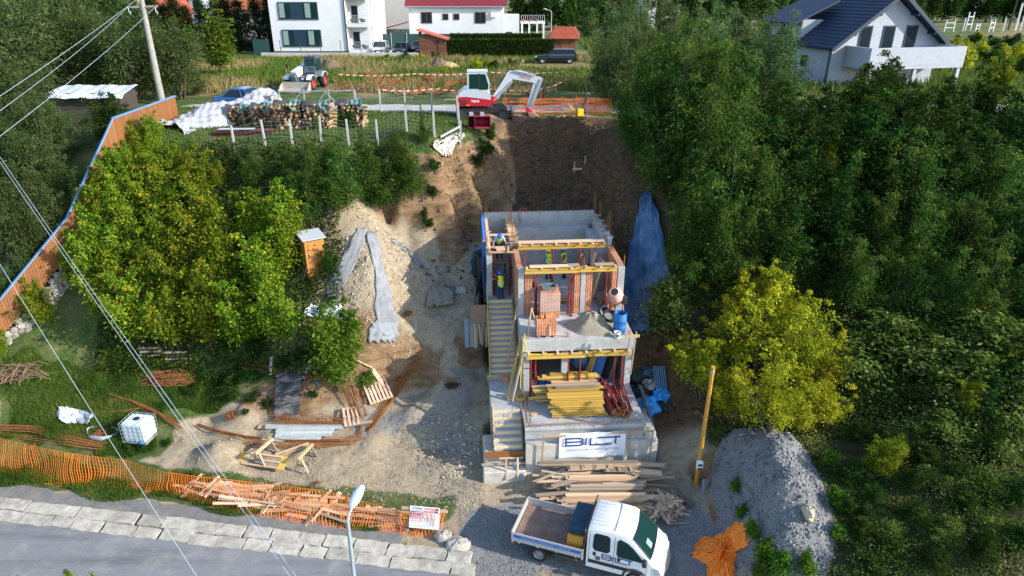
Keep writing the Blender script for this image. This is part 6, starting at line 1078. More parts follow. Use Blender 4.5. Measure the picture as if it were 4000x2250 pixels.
spare_bucket('narrow dark spare digger bucket left of the wide red one', P(1842, 500, 12.02), .4, M('dark_red_bucket', (.09, .012, .016), .5, .2)); spare_bucket('wide red spare digger bucket below the excavator tracks', P(1884, 500, 12.02), .95, M('red_bucket', (.26, .012, .03), .5, .2))
# ------------------------------------------------------------------ telehandler
te = P(1188, 352, 12); tl = thing('telehandler', 'white telescopic loader with a wide front bucket parked on the field', 'telehandler', (te[0], te[1]+.9, 12), R(-97)); TBL = M('loader_dark_blue', (.06, .085, .11), .5, .25, dirt=(.2, .2, .2), dirt_amt=.5); TWH = M('loader_white', (.62, .64, .66), .45, .08, 4, .02)
obj('chassis', MB().bx(-2.0, 1.6, -.55, .55, .55, 1.15, .04), TBL, tl); obj('engine_cover', MB().bx(-1.9, .6, -1.1, -.45, .8, 1.5, .08), TWH, tl); cbt = obj('cab', MB().prism([(-1.1, 1.0), (.55, 1.0), (.5, 1.6), (.2, 2.55), (-1.0, 2.55)], .15, 1.1, 'XZ'), TBL, tl)
obj('windscreen', MB().add([(.55, .22, 1.1), (.55, 1.04, 1.1), (.25, 1.04, 2.48), (.25, .22, 2.48)], [(0, 1, 2, 3)]), GLASSG, cbt, (.03, 0, 0)); obj('cab_window', MB().prism([(-.95, 1.5), (.4, 1.5), (.15, 2.45), (-.92, 2.45)], 1.105, 1.115, 'XZ'), GLASSG, cbt); obj('roof', MB().bx(-1.05, .25, .12, 1.13, 2.55, 2.66, .04), TBL, cbt); obj('beacon', MB().lathe([(.07, 0), (.07, .1), (.03, .16)], 10, (-.4, .5, 2.66)), M('orange_beacon', (.85, .2, .01), .3, 0, bmp=0), tl)
obj('boom', MB().box((-.2, -.25, 1.6), (3.9, .5, .6), (0, R(8), 0), .05), TWH, tl); obj('boom_nose', MB().box((1.85, -.2, 1.05), (.5, .5, .7), (0, R(30), 0), .06), TBL, tl)
for x_ in (-1.45, 1.15):
    for s_ in (-1, 1): wheel(tl, (x_, s_*.95, .58), .58, .42, s_, M('red_rim', (.45, .03, .02), .5, .1)); obj('mudguard', MB().loft([[(x_+rr*math.cos(a), y_, .6+rr*math.sin(a)) for rr, y_ in ((.66, s_*.75), (.66, s_*1.17), (.7, s_*1.17), (.7, s_*.75))] for a in np.linspace(.5, PI-.5, 8)]), TWH, tl)
BKT = M('worn_steel_bucket', (.36, .32, .26), .6, .2, 4, .1); obj('bucket', MB().prism([(1.95, .75), (2.05, .1), (2.3, .05), (2.9, .08), (2.88, .12), (2.3, .15), (2.15, .3), (2.05, .8)], -1.2, 1.2, 'XZ'), BKT, tl)
for s_ in (-1, 1): obj('bucket_cheek', MB().prism([(1.95, .8), (2.05, .1), (2.9, .08), (2.6, .5)], s_*1.2-.02, s_*1.2+.02, 'XZ'), BKT, tl)
obj('mirror', MB().box((.7, -1.25, 1.9), (.06, .2, .3)).cyl((.6, -1.1, 1.5), (.7, -1.25, 1.8), .02), BLACK, tl); obj('mirror', MB().box((.6, 1.3, 2.0), (.06, .2, .3)).cyl((.5, 1.1, 2.2), (.6, 1.3, 2.0), .02), BLACK, tl)
for s_ in (-1, 1): obj('head_lamp', MB().box((1.62, s_*.4, 1.0), (.06, .2, .14)), M('headlight_glass', (0, 0, 0)), tl)
# ------------------------------------------------------------------ cars
def car(label, loc, rz, col, L=4.5, W_=1.82, H_=1.5, kind='suv', group='parked cars'):
    t_ = thing('parked_car', label, 'car', loc, rz, group); paint = M('car_paint_'+col[0], col[1], .3, .03, 3, 0, coat=.5, metal=.2); h2 = W_/2; bl = .62*H_
    est = kind in ('estate', 'suv'); xr = -L/2+.1
    def sec(x_, zb, zt, w_): return [(x_, -w_*.9, zb), (x_, -w_, zb+.2), (x_, -w_, zt-.12), (x_, -w_*.93, zt), (x_, w_*.93, zt), (x_, w_, zt-.12), (x_, w_, zb+.2), (x_, w_*.9, zb)]
    S_ = [(-L/2, .42, bl-.12, h2*.86), (-L/2+.12, .26, bl, h2*.96), (-L/4, .22, bl+.02, h2), (L/8, .22, bl+.01, h2), (L/4, .22, bl-.03, h2), (L/2-.45, .24, bl-.12, h2*.97), (L/2-.12, .3, bl-.24, h2*.9), (L/2, .4, bl-.36, h2*.78)]
    obj('body', MB().loft([sec(*q) for q in S_]), paint, t_, smooth=R(30)); ra = -L/2+(.12 if est else .75); rt = -L/2+(.45 if est else 1.35); ft = L/2-2.1; fa = L/2-1.2
    prof = [(ra, bl-.02, h2*.93), (rt, H_-.06, h2*.74), (ft, H_-.05, h2*.74), (fa, bl-.06, h2*.91)]; gl = MB()
    gl.loft([[(ra, -h2*.93, bl-.02), (fa, -h2*.91, bl-.06), (ft, -h2*.74, H_-.05), (rt, -h2*.74, H_-.06)], [(ra, h2*.93, bl-.02), (fa, h2*.91, bl-.06), (ft, h2*.74, H_-.05), (rt, h2*.74, H_-.06)]]); obj('glazing', gl, GLASSD, t_)
    obj('roof', MB().loft([[(rt-.06, -h2*.73, H_-.07), (rt-.06, h2*.73, H_-.07), (rt-.06, h2*.6, H_-.01), (rt-.06, -h2*.6, H_-.01)], [((rt+ft)/2, -h2*.75, H_-.06), ((rt+ft)/2, h2*.75, H_-.06), ((rt+ft)/2, h2*.62, H_+.02), ((rt+ft)/2, -h2*.62, H_+.02)], [(ft+.06, -h2*.73, H_-.07), (ft+.06, h2*.73, H_-.07), (ft+.06, h2*.6, H_-.01), (ft+.06, -h2*.6, H_-.01)]]), paint, t_, smooth=R(30))
    for s_ in (-1, 1):
        for (xa, za), (xb, zb) in (((fa, bl-.06), (ft, H_-.05)), ((ra, bl-.02), (rt, H_-.06)), ((L*.02, bl), (L*-.02, H_-.05))): obj('pillar', MB().tube([(xa, s_*h2*.925, za), (xb, s_*h2*.745, zb)], .04, 5), paint, t_)
        if kind == 'estate': obj('window_trim', MB().tube([(fa-.1, s_*h2*.95, bl+.0), (ra+.2, s_*h2*.95, bl+.02)], .022, 5), STEEL, t_); obj('roof_rail', MB().tube([(ft, s_*h2*.66, H_+.03), (rt, s_*h2*.66, H_+.03)], .022, 5), STEEL, t_)
        for x_ in (-L/2+.85, L/2-.9): wheel(t_, (x_, s_*(h2-.1), .33), .33, .22, s_, M('alloy_rim', (.55, .56, .58), .3, .05, metal=.5))
        obj('headlight', MB().box((L/2-.16, s_*h2*.66, bl-.28), (.2, .36, .16), (0, R(-20), s_*R(-22)), .03), M('headlight_glass', (0, 0, 0)), t_); obj('tail_light', MB().box((-L/2+.03, s_*h2*.78, bl-.12), (.08, .26, .2 if not kind == 'suv' else .4), None, .02), M('red_lens', (0, 0, 0)), t_); obj('mirror', MB().box((fa-.25, s_*(h2+.08), bl+.02), (.14, .18, .13), None, .03), paint, t_)
    obj('grille', MB().box((L/2-.01, 0, .55), (.06, W_*.5, .26), None, .02), BLACK, t_); obj('number_plate', MB().box((L/2+.03, 0, .48), (.01, .5, .11)), WHITEP, t_); obj('number_plate', MB().box((-L/2-.01, 0, .6), (.01, .5, .11)), WHITEP, t_)
    return t_
SIL = ('silver', (.50, .50, .49)); BLK = ('black', (.012, .014, .02)); BLU = ('blue', (.03, .10, .28))
car('black estate car with chrome trim parked before the small red roofed shed', P(2172, 246, 12), PI-R(4), BLK, 4.8, 1.85, 1.5, 'estate'); car('silver suv parked beside the white apartment house', P(1487, 212, 12.05), -PI/2+R(3), SIL, 4.4, 1.85, 1.58, 'suv'); car('black saloon parked between the silver suv and the brown shed', P(1570, 212, 12.05), -PI/2-R(2), BLK, 4.4, 1.8, 1.42, 'saloon'); car('black suv behind the silver suv seen from the rear', P(1488, 192, 12.05), R(60), BLK, 4.6, 1.9, 1.75, 'suv'); car('dark car half hidden by the brown shed', P(1640, 205, 12.05), -PI/2, ('dark', (.015, .015, .017)), 4.4, 1.82, 1.45, 'saloon'); car('blue car behind the covered firewood on the left', (-18.6, 49.0, 12), R(-12), BLU, 4.5, 1.8, 1.5, 'saloon')
# ------------------------------------------------------------------ fences on the upper terrace
PCON = M('fence_post_concrete', (.42, .415, .40), .85, .1, 4, .1); FW = M('fence_wire', (.30, .34, .33), .5, 0, bmp=0)
pst = MB().loft([[(-.055, -.055, -.3), (.055, -.055, -.3), (.055, .055, -.3), (-.055, .055, -.3)], [(-.045, -.045, 1.0), (.045, -.045, 1.0), (.045, .045, 1.0), (-.045, .045, 1.0)]]).mesh('post', PCON)
def post_fence(label, pts, h, wires=True):
    t_ = thing('post_fence', label, 'fence', pts[0]); o_ = Vector(pts[0])
    for i, p_ in enumerate(pts): link('post', pst, t_, Vector(p_)-o_, (R(random.uniform(-3, 3)), R(random.uniform(-3, 3)), 0), (1, 1, h))
    if wires:
        for a, c_ in zip(pts[:-1], pts[1:]):
            mb = MB(); a, c_ = Vector(a)-o_, Vector(c_)-o_; L = (c_-a).length; n = max(2, int(L/.22))
            for z in np.linspace(.08, h*.92, 7): mb.tube([a+Vector((0, 0, z)), c_+Vector((0, 0, z))], .004, 3, cap=False)
            for i in range(n): q = a.lerp(c_, i/n); mb.tube([q+Vector((0, 0, .08)), q+Vector((0, 0, h*.92))], .003, 3, cap=False)
            obj('wire_mesh', mb, FW, t_)
    return t_
def onz(u, v): p_ = P(u, v, 12); return (p_[0], p_[1], hz(p_[0], p_[1]))
post_fence('white concrete post fence along the edge above the bushes', [onz(u, v) for u, v in ((915, 565), (1036, 562), (1142, 560), (1256, 558), (1362, 556), (1476, 554), (1592, 550), (1698, 545))], 1.42); post_fence('concrete post fence along the upper gravel track', [onz(u, 450) for u in (1397, 1490, 1585, 1687, 1785)], 1.4)
post_fence('short concrete post fence running back from the cut edge', [onz(1797, 532), onz(1795, 505), onz(1790, 480), onz(1787, 455)], 1.5); a = Vector(onz(1700, 545)); c_ = Vector(onz(1797, 532))+Vector((0, 0, 1.2)); tag(between('fence_strut', None, a+Vector((.3, 0, 0)), c_, .1, .1, PCON), 'diagonal concrete strut bracing the fence corner at the cut', 'strut')
gt = thing('field_gate', 'wide galvanised frame gate between the firewood and the track', 'gate', onz(1100, 448)); o_ = Vector(gt.location); gr = Vector(onz(1392, 448))-o_; GL = gr.length; gd = gr.normalized()
for f in (0, .33, .66, 1): obj('gate_post', MB().box(gr*f+Vector((0, 0, .72)), (.09, .09, 1.5)), STEEL, gt)
for z in (.2, 1.35): obj('rail', MB().cyl(Vector((0, 0, z)), gr+Vector((0, 0, z)), .035), STEEL, gt)
for a, c_ in ((.1, .3), (.45, .62), (.8, .62)): obj('brace', MB().cyl(gr*a+Vector((0, 0, .25)), gr*c_+Vector((0, 0, 1.3)), .025), STEEL, gt)
# white plastic sheet over the cut edge
drape('plastic_sheet', 'white torn plastic sheet hanging over the cut edge by the fence corner', 'plastic sheet', [(1790, 1815, 530), (1745, 1812, 545), (1700, 1800, 560), (1690, 1775, 580), (1710, 1765, 600), (1735, 1760, 615)], M('dirty_white_sheet', (.40, .375, .32), .5, .2, 5, .3), .12, .2, 12)
# orange net behind the excavator
on = thing('orange_barrier_net', 'orange barrier net standing along the track behind the excavator', 'net fence', (-.6, 46.55, 12)); mb = MB(); mh = MB()
for i in range(64): x_ = i*.115; z1 = 1.15+.05*math.sin(i*.6); mb.add([(x_, .05*math.sin(i*.3), .02), (x_+.028, .05*math.sin(i*.3), .02), (x_+.028, .12*math.sin(i*.2), z1), (x_, .12*math.sin(i*.2), z1)], [(0, 1, 2, 3)])
for z in (.05, .25, .45, .65, .85, 1.05, 1.13): mh.tube([(i*.4, .08*math.sin(i*.5), z+.03*math.sin(i)) for i in range(19)], .011, 4)
o = obj('upright_strips', mb, ORANGE, on); o['kind'] = 'stuff'; obj('cross_strips', mh, ORANGE, on)
for x_ in (.1, 2.5, 4.9, 6.2): obj('stake', MB().cyl((x_, .05, 0), (x_, .05, 1.35), .02), RUST, on)
tag(obj('orange_net_sheet', MB().grid(lambda a, c_: (-.2+a*7, 51.3+c_*2.4+.2*math.sin(a*9), 12.06+.05*math.sin(a*17+c_*5)), 40, 8), M('orange_net_flat', (.50, .17, .04), .7, .35, 14, .3, dirt=(.12, .16, .05), dirt_amt=.8)), 'flat orange netting spread on the grass behind the track', 'netting')
for a, c_, w_, m_, l_ in ((P(2262, 445, 12.0), P(2300, 365, Y=45.8), .14, M('grey_post', (.20, .16, .13), .8), 'thick grey timber leaning over the yellow compactor'), (P(2197, 460, 12), tuple(Vector(P(2197, 460, 12))+Vector((0, 0, .75))), .1, WOOD_O, 'left stake of the small timber profile at the cut top'), (P(2230, 460, 12), tuple(Vector(P(2230, 460, 12))+Vector((0, 0, .75))), .1, WOOD_O, 'right stake of the small timber profile at the cut top'), (tuple(Vector(P(2194, 460, 12))+Vector((0, -.06, .6))), tuple(Vector(P(2234, 460, 12))+Vector((0, -.06, .62))), .12, WOOD_O, 'cross board of the small timber profile at the cut top'), (P(2292, 450, 12), tuple(Vector(P(2292, 450, 12))+Vector((0, 0, 1.4))), .12, WOOD_O, 'left upright of the timber frame by the trees'), (P(2318, 450, 12), tuple(Vector(P(2318, 450, 12))+Vector((0, 0, 1.1))), .1, WOOD_O, 'right upright of the timber frame by the trees'), (tuple(Vector(P(2288, 450, 12))+Vector((0, -.06, .7))), tuple(Vector(P(2345, 450, 12))+Vector((0, -.06, .65))), .12, WOOD_O, 'cross board of the timber frame by the trees')): tag(between('timber', None, a, c_, w_, .08, m_), l_, 'timber')
cp = thing('plate_compactor', 'yellow plate compactor standing at the top of the cut', 'compactor', P(2262, 465, 12), R(20)); YM = M('yellow_machine', (.75, .45, .01), .5, .1); obj('base_plate', MB().box((0, 0, .08), (.75, .5, .1), None, .03), BLACK, cp); obj('engine', MB().box((0, 0, .42), (.5, .42, .5), None, .06), YM, cp); obj('frame', MB().tube([(-.35, -.22, .15), (-.3, -.22, .75), (.3, -.22, .75), (.35, -.22, .15)], .03, 6), BLACK, cp); obj('handle', MB().tube([(-.3, .15, .4), (-.7, .15, .95), (-.7, -.15, .95), (-.3, -.15, .4)], .025, 6), YM, cp)
hy = thing('hydrant_post', 'red post with a blue top beside the barrier tape', 'post', P(2122, 388, 12)); obj('post', MB().cyl((0, 0, 0), (0, 0, .7), .07), M('red_post', (.4, .03, .03), .6, .1), hy); obj('cap', MB().box((0, 0, .78), (.3, .2, .18), None, .04), BLUEP, hy)
wf = thing('timber_profile', 'small pale timber profile standing in the dark cut', 'timber frame', G(2262, 670)); 
for x_, h in ((-.3, .6), (.35, .95)): piece('stake', wf, (x_, 0, h/2), (.07, .06, h+.1), WOOD_P)
piece('cross_board', wf, (0, -.05, .2), (.85, .04, .12), WOOD_P)
# barrier tape
tpm = bpy.data.materials.new('red_white_tape'); tpm.use_nodes = True; t = tpm.node_tree; b = t.nodes['Principled BSDF']; tc = t.nodes.new('ShaderNodeTexCoord').outputs['Object']; wv = t.nodes.new('ShaderNodeTexWave'); wv.inputs['Scale'].default_value = .55; t.links.new(tc, wv.inputs[0]); t.links.new(ramp(t, wv.outputs['Fac'], [(.48, (.75, .72, .70)), (.52, (.65, .03, .02))]), b.inputs['Base Color'])
def tape(label, pts):
    mb = MB(); pts = [Vector(p_) for p_ in pts]; fine = []
    for a, c_ in zip(pts[:-1], pts[1:]):
        for k in range(14): f = k/14; fine.append(a.lerp(c_, f)-Vector((0, 0, .15*4*f*(1-f))))
    fine.append(pts[-1])
    for a, c_ in zip(fine[:-1], fine[1:]): mb.add([a-Vector((0, 0, .035)), c_-Vector((0, 0, .035)), c_+Vector((0, 0, .035)), a+Vector((0, 0, .035))], [(0, 1, 2, 3)])
    tag(obj('barrier_tape', mb, tpm), label, 'tape', 'red and white barrier tapes')
def hp_(u, v, h): return tuple(Vector(P(u, v, 12+h)))
tape('long red and white barrier tape across the middle of the field', [hp_(1322, 322, .1), hp_(1320, 290, 1.0), hp_(1620, 288, .95), hp_(1900, 281, 1.0), hp_(2212, 279, 1.0), hp_(2226, 300, .9), hp_(2125, 344, .9)]); tape('near red and white barrier tape in front of the rebar piles', [hp_(1360, 336, .8), hp_(1478, 349, .8), hp_(1700, 346, .75), hp_(1900, 346, .8), hp_(2120, 346, .85)])
for u, v, l_ in ((1478, 372, 'thin post carrying the near barrier tape'), (1320, 325, 'thin post at the left end of the far barrier tape'), (2212, 310, 'thin post at the right end of the far barrier tape')): p_ = P(u, v, 12); tag(obj('tape_post', MB().cyl(p_, (p_[0], p_[1], 12.95), .025), RUST), l_, 'post', 'tape posts')
# rebar piles on the field
def field_rebar(label, u, v, seed, n=16, L=1.6, arch=.7, rz=0):
    rs = random.Random(seed); p_ = P(u, v, 12); mb = MB(); t_ = thing('rebar_pile', label, 'rebar', p_, rz, 'rusty rebar piles on the field')
    for i in range(n):
        x0 = rs.uniform(-.35, .35); y0 = rs.uniform(-.3, .3); h = arch*rs.uniform(.6, 1.1); le = L*rs.uniform(.8, 1.1)
        obj('bar', MB().tube([(x0-le*.5, y0, .05+rs.uniform(0, .2)), (x0-le*.2, y0+.1, h*.7), (x0+le*.1, y0+.15, h), (x0+le*.4, y0+rs.uniform(-.3, .3), h*rs.uniform(.7, 1.3))], .022, 4), RUST, t_)
for i, (u, v, n, L, ar, rz_, l_) in enumerate(((1330, 362, 10, 1.5, .8, .2, 'leftmost arched rebar pile on the field'), (1400, 362, 14, 1.8, .35, .1, 'flat rebar pile behind the tape post'), (1460, 345, 10, 1.2, 1.3, 1.0, 'tall hooked rebar pile near the tape post'), (1500, 350, 12, 1.3, 1.2, 1.1, 'second tall hooked rebar pile'), (1545, 355, 18, 1.8, .9, .5, 'wide arched rebar pile in the middle of the row'), (1590, 375, 12, 1.0, .3, .3, 'low rebar pile in front of the row'), (1640, 375, 16, 1.1, .5, .6, 'bundled rebar pile left of the timber bits'), (1700, 365, 16, 1.9, .35, .3, 'flat fanned rebar pile'), (1740, 380, 14, 1.6, .5, -.3, 'rebar pile on pale battens'), (1770, 350, 16, 1.9, .8, .5, 'fanned rebar pile beside the excavator cab'), (2075, 372, 10, 1.1, .2, 0, 'low dark rebar pile under the excavator stick'), (2030, 350, 10, 1.0, .3, .2, 'rebar pile seen through the excavator boom'))): field_rebar(l_, u, v, i, n, L, ar, rz_)
def stirrups(label, u, v, seed, r_=(.5, .4), h=.5): tangle(label, P(u, v, 12), r_, 60, RUST, seed, h, .02)
stirrups('round heap of rusty stirrups at the back of the rebar row', 1675, 335, 21, (.75, .5), .9); stirrups('small heap of rusty stirrups left of the round one', 1595, 330, 22, (.6, .4), .6); stirrups('rusty stirrups heap in front of the round one', 1645, 345, 23, (.6, .4), .6); stirrups('dark stirrups stacked behind the excavator cab', 1815, 335, 24, (.5, .3), .6)
for i, (u0, v0, u1, v1) in enumerate(((1720, 362, 1745, 352), (1560, 378, 1610, 380), (1735, 390, 1780, 389), (2060, 325, 2110, 326))): tag(between('batten', None, P(u0, v0, 12.1), P(u1, v1, 12.15), .12, .06, WOOD_P), ('pale batten among the middle rebar piles', 'pale batten in front of the left rebar piles', 'pale batten under the right rebar pile', 'pale batten lying behind the excavator boom')[i], 'batten', 'battens among the rebar')
def hay(label, u, v, r_, h, mat): p_ = P(u, v, 12); heap('haystack', label, 'haystack', (p_[0], p_[1]+.5, 11.98), r_, h, mat, int(u), 30, .55)
HAYD = M('old_hay', (.14, .10, .07), .95, .3, 12, .8, stretch=(1, 1, 4)); HAYL = M('fresh_hay', (.42, .31, .14), .95, .25, 12, .8, stretch=(1, 1, 4)); hay('grey brown haystack behind the loader', 1287, 272, (1.15, .9), 1.25, HAYD); hay('grey haystack near the brown shed', 1715, 267, (1.0, .8), 1.2, HAYD); hay('spread of yellow hay at the right of the grey haystack', 1752, 269, (1.3, .8), .75, HAYL)
# ------------------------------------------------------------------ firewood stacks and the covered pile
lgm = [MB().lathe([(.5, -.5), (.5, .5)], n_, axis='Y').mesh('log', m_) for n_, m_ in ((7, M('log_end', (.30, .19, .10), .9, .35, 3, .2, objvar=.5)), (6, M('log_bark', (.10, .065, .04), .9, .3, 4, .3, objvar=.4)), (5, M('log_pale', (.48, .34, .19), .9, .2, 3, .2, objvar=.3)))]
SHT = M('teal_corrugated_sheet', (.07, .17, .17), .6, .2, 3, .05, dirt=(.18, .17, .16), dirt_amt=.6); DTP = M('dark_grey_tarp', (.06, .06, .06), .7, .3, 4, .3)
def wood_stack(label, u0, u1, vb, h, seed, cover=True):
    a, c_ = P(u0, vb, 12), P(u1, vb, 12); W_ = (c_[0]-a[0])*.9; t_ = thing('firewood_stack', label, 'firewood', ((a[0]+c_[0])/2, a[1]+.5, 12), 0, 'stacks of split firewood'); rs = random.Random(seed)
    obj('core', MB().bx(-W_/2+.05, W_/2-.05, -.28, .4, 0, h-.08), M('log_bark', (0, 0, 0)), t_); z = .08
    while z < h:
        x_ = -W_/2+rs.uniform(0, .1)
        while x_ < W_/2:
            d = rs.uniform(.11, .2); link('log', lgm[rs.choice([0, 0, 1, 1, 2])], t_, (x_+d/2, rs.uniform(-.12, .08), z), (R(rs.uniform(-9, 9)), rs.uniform(0, 3), R(rs.uniform(-14, 14))), (d, .85, d*rs.uniform(.7, 1))); x_ += d*1.12
        z += .155
    for k in range(8): link('log', lgm[rs.choice([0, 2])], t_, (W_/2, -.3+k*.1, .2+k*(h-.4)/8), (0, 0, PI/2), (.14, .5, .12))
    if cover:
        f = lambda p_, q: (-W_/2-.08+p_*(W_+.16), -.5+q*1.05, h+.03+.10*math.sin(q*PI)+.045*math.sin(p_*34)*(p_ > .45)+.06*math.sin(p_*9+q*4+seed)-(.42*(1-q*4) if q < .25 else 0)*(.6+.4*math.sin(p_*11+seed)))
        obj('tarp', MB().grid(lambda p_, q: f(p_*.5, q), 14, 12), DTP, t_, smooth=True); obj('corrugated_sheet', MB().grid(lambda p_, q: f(.5+p_*.5, q), 30, 12), SHT, t_, smooth=True)
for i, (u0, u1, vb, h, l_) in enumerate(((1318, 1420, 520, 1.75, 'rightmost firewood stack overgrown with creeper'), (1190, 1300, 535, 1.8, 'second firewood stack from the right under a rumpled cover'), (1078, 1185, 535, 1.85, 'third firewood stack with a bright torn cover edge'), (990, 1072, 520, 1.55, 'fourth firewood stack with a black cover'), (890, 985, 510, 1.35, 'leftmost low firewood stack under dark tarp'))): wood_stack(l_, u0, u1, vb, h, i+3)
sh_ = thing('brown_sheet_pile', 'stack of dark brown sheets in front of the left firewood', 'sheet pile', (P(960, 540, 12)[0], P(960, 540, 12)[1], 12), R(2))
for i in range(7): piece('sheet', sh_, (random.uniform(-.1, .1), .1, .04+i*.07), (3.3, .9, .03), M('dark_red_sheet', (.10, .03, .028), .6, .2, objvar=.3), (0, 0, R(random.uniform(-3, 3))))
piece('sheet', sh_, (-.4, -.1, .56), (2.0, .4, .03), M('pale_galvanised', (0, 0, 0)))
WTP = M('white_tarpaulin', (.34, .355, .38), .6, .2, 3, .5, dirt=(.28, .28, .29), dirt_amt=.7); wpl = P(860, 415, 12)
def wt(a, c_): x_ = -3.9+a*7.8; r_ = math.sin(PI*min(.98, max(.02, c_)))**.5; hh = .9+.75*a-.2*math.sin(a*11); return (x_+.2*math.sin(c_*9+a*5), -1.7+3.4*c_, hh*r_+.07*math.sin(a*23+c_*11)+.06*math.sin(a*11-c_*17)+.045*math.sin(a*47+c_*29)+.035*math.sin(a*71-c_*43))
cvp = thing('covered_pile', 'long lumpy pile under a white tarpaulin beside the wooden fence', 'covered pile', (-18.1, 42.7, 12), R(62)); obj('tarpaulin', MB().grid(wt, 90, 44), WTP, cvp, smooth=R(50)); obj('stored_boards', MB().bx(3.2, 4.0, -1.2, 1.2, 0, 1.5), M('rubbish', (0, 0, 0)), cvp)
# ------------------------------------------------------------------ wooden boundary fence on its stone wall
fnp = [(-20.55, 42.5), (-20.4, 35.2), (-22.5, 32.7), (-24.9, 29.9), (-28.2, 26.2)]; fnz = [13.85, 13.8, 9.25, 6.05, 3.6]; fb = thing('wooden_fence', 'orange brown board fence with a blue cap stepping down the left slope', 'fence', (-20.4, 35.2, 12)); fo = Vector(fb.location)
sw = thing('stone_wall', 'pale rubble stone wall carrying the wooden fence on the left', 'wall', (-24.9, 29.9, 4)); swo = Vector(sw.location); STONE = M('wall_stone', (.30, .28, .245), .9, .2, 4, .4, objvar=.25); stm = [rock('stone', None, (0, 0, 0), (.5, .5, .5), STONE, 70+i, parent=sw).data for i in range(3)]
for o in list(sw.children): bpy.data.objects.remove(o)
BCAP = M('blue_cap_metal', (.13, .27, .50), .5, .1, 4, .02)
for i in range(4):
    a = Vector((*fnp[i], fnz[i])); c_ = Vector((*fnp[i+1], fnz[i+1])); d2 = (c_-a); L = Vector((d2.x, d2.y, 0)).length; n = int(L/.135); ang = math.atan2(d2.y, d2.x)
    for k in range(n):
        q = a+d2*((k+.5)/n); h = 1.55; piece('board', fb, (q.x-fo.x, q.y-fo.y, q.z-h/2-fo.z), (.125, .03, h), ORG, (0, 0, ang))
    between('cap_rail', fb, a-fo+Vector((0, 0, .03)), c_-fo+Vector((0, 0, .03)), .16, .06, BCAP)
    if i > 0:
        nrm = Vector((d2.y, -d2.x, 0)).normalized()*-1
        for k in range(int(L/.3)):
            q = a+d2*((k+.5)/int(L/.3)); g = hz(q.x, q.y)-.3; zt = q.z-1.55; m = max(1, int((zt-g)/.26))
            for j in range(m):
                s3 = random.uniform(.26, .36); link('stone', random.choice(stm), sw, (q.x-swo.x+random.uniform(-.04, .04), q.y-swo.y+random.uniform(-.04, .04), g+.14+j*.26-swo.z), (random.uniform(0, 3), random.uniform(0, 3), ang+random.uniform(-.2, .2)), (s3*1.25, s3*1.2, s3))
nbt = thing('covered_shed', 'low shed roof covered with white sheeting behind the left fence', 'shed', P(370, 425, 12.3)); obj('walls', MB().bx(-2.2, 2.2, -.6, 1.6, -.6, 1.1), M('dark_shed', (.05, .04, .035), .9), nbt); obj('roof_sheet', MB().grid(lambda a, c_: (-2.6+a*5.2, -1+c_*2.4, 1.05+c_*.35+.03*math.sin(a*17+c_*4)+.02*math.sin(a*41)-.2*(c_ < .02)), 30, 8), M('white_plastic_sheet', (0, 0, 0)), nbt, smooth=True)
# ------------------------------------------------------------------ houses
ROOFR = M('red_clay_tile', (.42, .10, .055), .8, .2, 3, .3); ROOFM = M('maroon_roof', (.17, .022, .028), .6, .15, 3, .2); TRIM = M('anthracite_trim', (.012, .035, .06), .5, .05, 3, 0); BRW = M('brown_window_frame', (.22, .07, .025), .5, .1, 4, 0)
CURT = M('pale_curtain', (.22, .30, .28), .6, .3, 6, 0, stretch=(6, 6, .2))
def window(parent, x0, x1, y_, z0, z1, frame, pane=GLASSD, n=2, fw=.07, curtain=False):
    w_ = obj('window', MB().bx(x0, x1, y_-.05, y_+.05, z0, z1), frame, parent); d = (x1-x0-fw)/n
    for i in range(n): obj('pane', MB().bx(x0+fw+i*d, x0+i*d+d, y_-.062, y_-.052, z0+fw, z1-fw), CURT if curtain and i % 2 == 0 else pane, w_)
    return w_
hx0 = P(1073, 208, 12.3); hA = thing('apartment_house', 'white modern apartment house with dark ribbon windows and stacked balconies', 'house', (hx0[0], hx0[1], 12.2), 0); WX = 9.35; HH = 10.5
obj('wall', MB().bx(0, WX, 0, 11, .35, HH), WHITEW, hA); obj('plinth', MB().bx(-.03, WX+.03, -.03, 11, 0, .35), TRIM, hA)
for z0 in (.95, 4.1, 7.25):
    x0 = 1.25-.03*z0; obj('window_band', MB().bx(x0, x0+4.85, -.04, .02, z0, z0+1.92), TRIM, hA); window(hA, x0+.06, x0+1.6, -.06, z0+.06, z0+1.86, TRIM, GLASSG, 2, .09, True); window(hA, x0+3.2, x0+4.8, -.06, z0+.06, z0+1.86, TRIM, GLASSG, 2, .09, True); obj('sill', MB().bx(x0-.05, x0+4.9, -.12, 0, z0-.06, z0), TRIM, hA)
obj('downpipe', MB().cyl((WX-.12, -.1, .1), (WX-.12, -.1, HH), .07), BLACK, hA); obj('balcony_back', MB().bx(WX+.003, WX+2.9, 1.9, 11, 0, HH), WHITEW, hA)
for z in (.25, 3.3, 6.45): obj('balcony_slab', MB().bx(WX+.006, WX+2.85, -.05, 1.897, z-.15, z+.25), WHITEW, hA)
obj('balcony_column', MB().bx(WX+2.5, WX+2.86, -.04, .3, .253, 9.9), WHITEW, hA); obj('balcony_base', MB().bx(WX+.01, WX+2.8, -.02, 1.89, 0, .1), TRIM, hA)
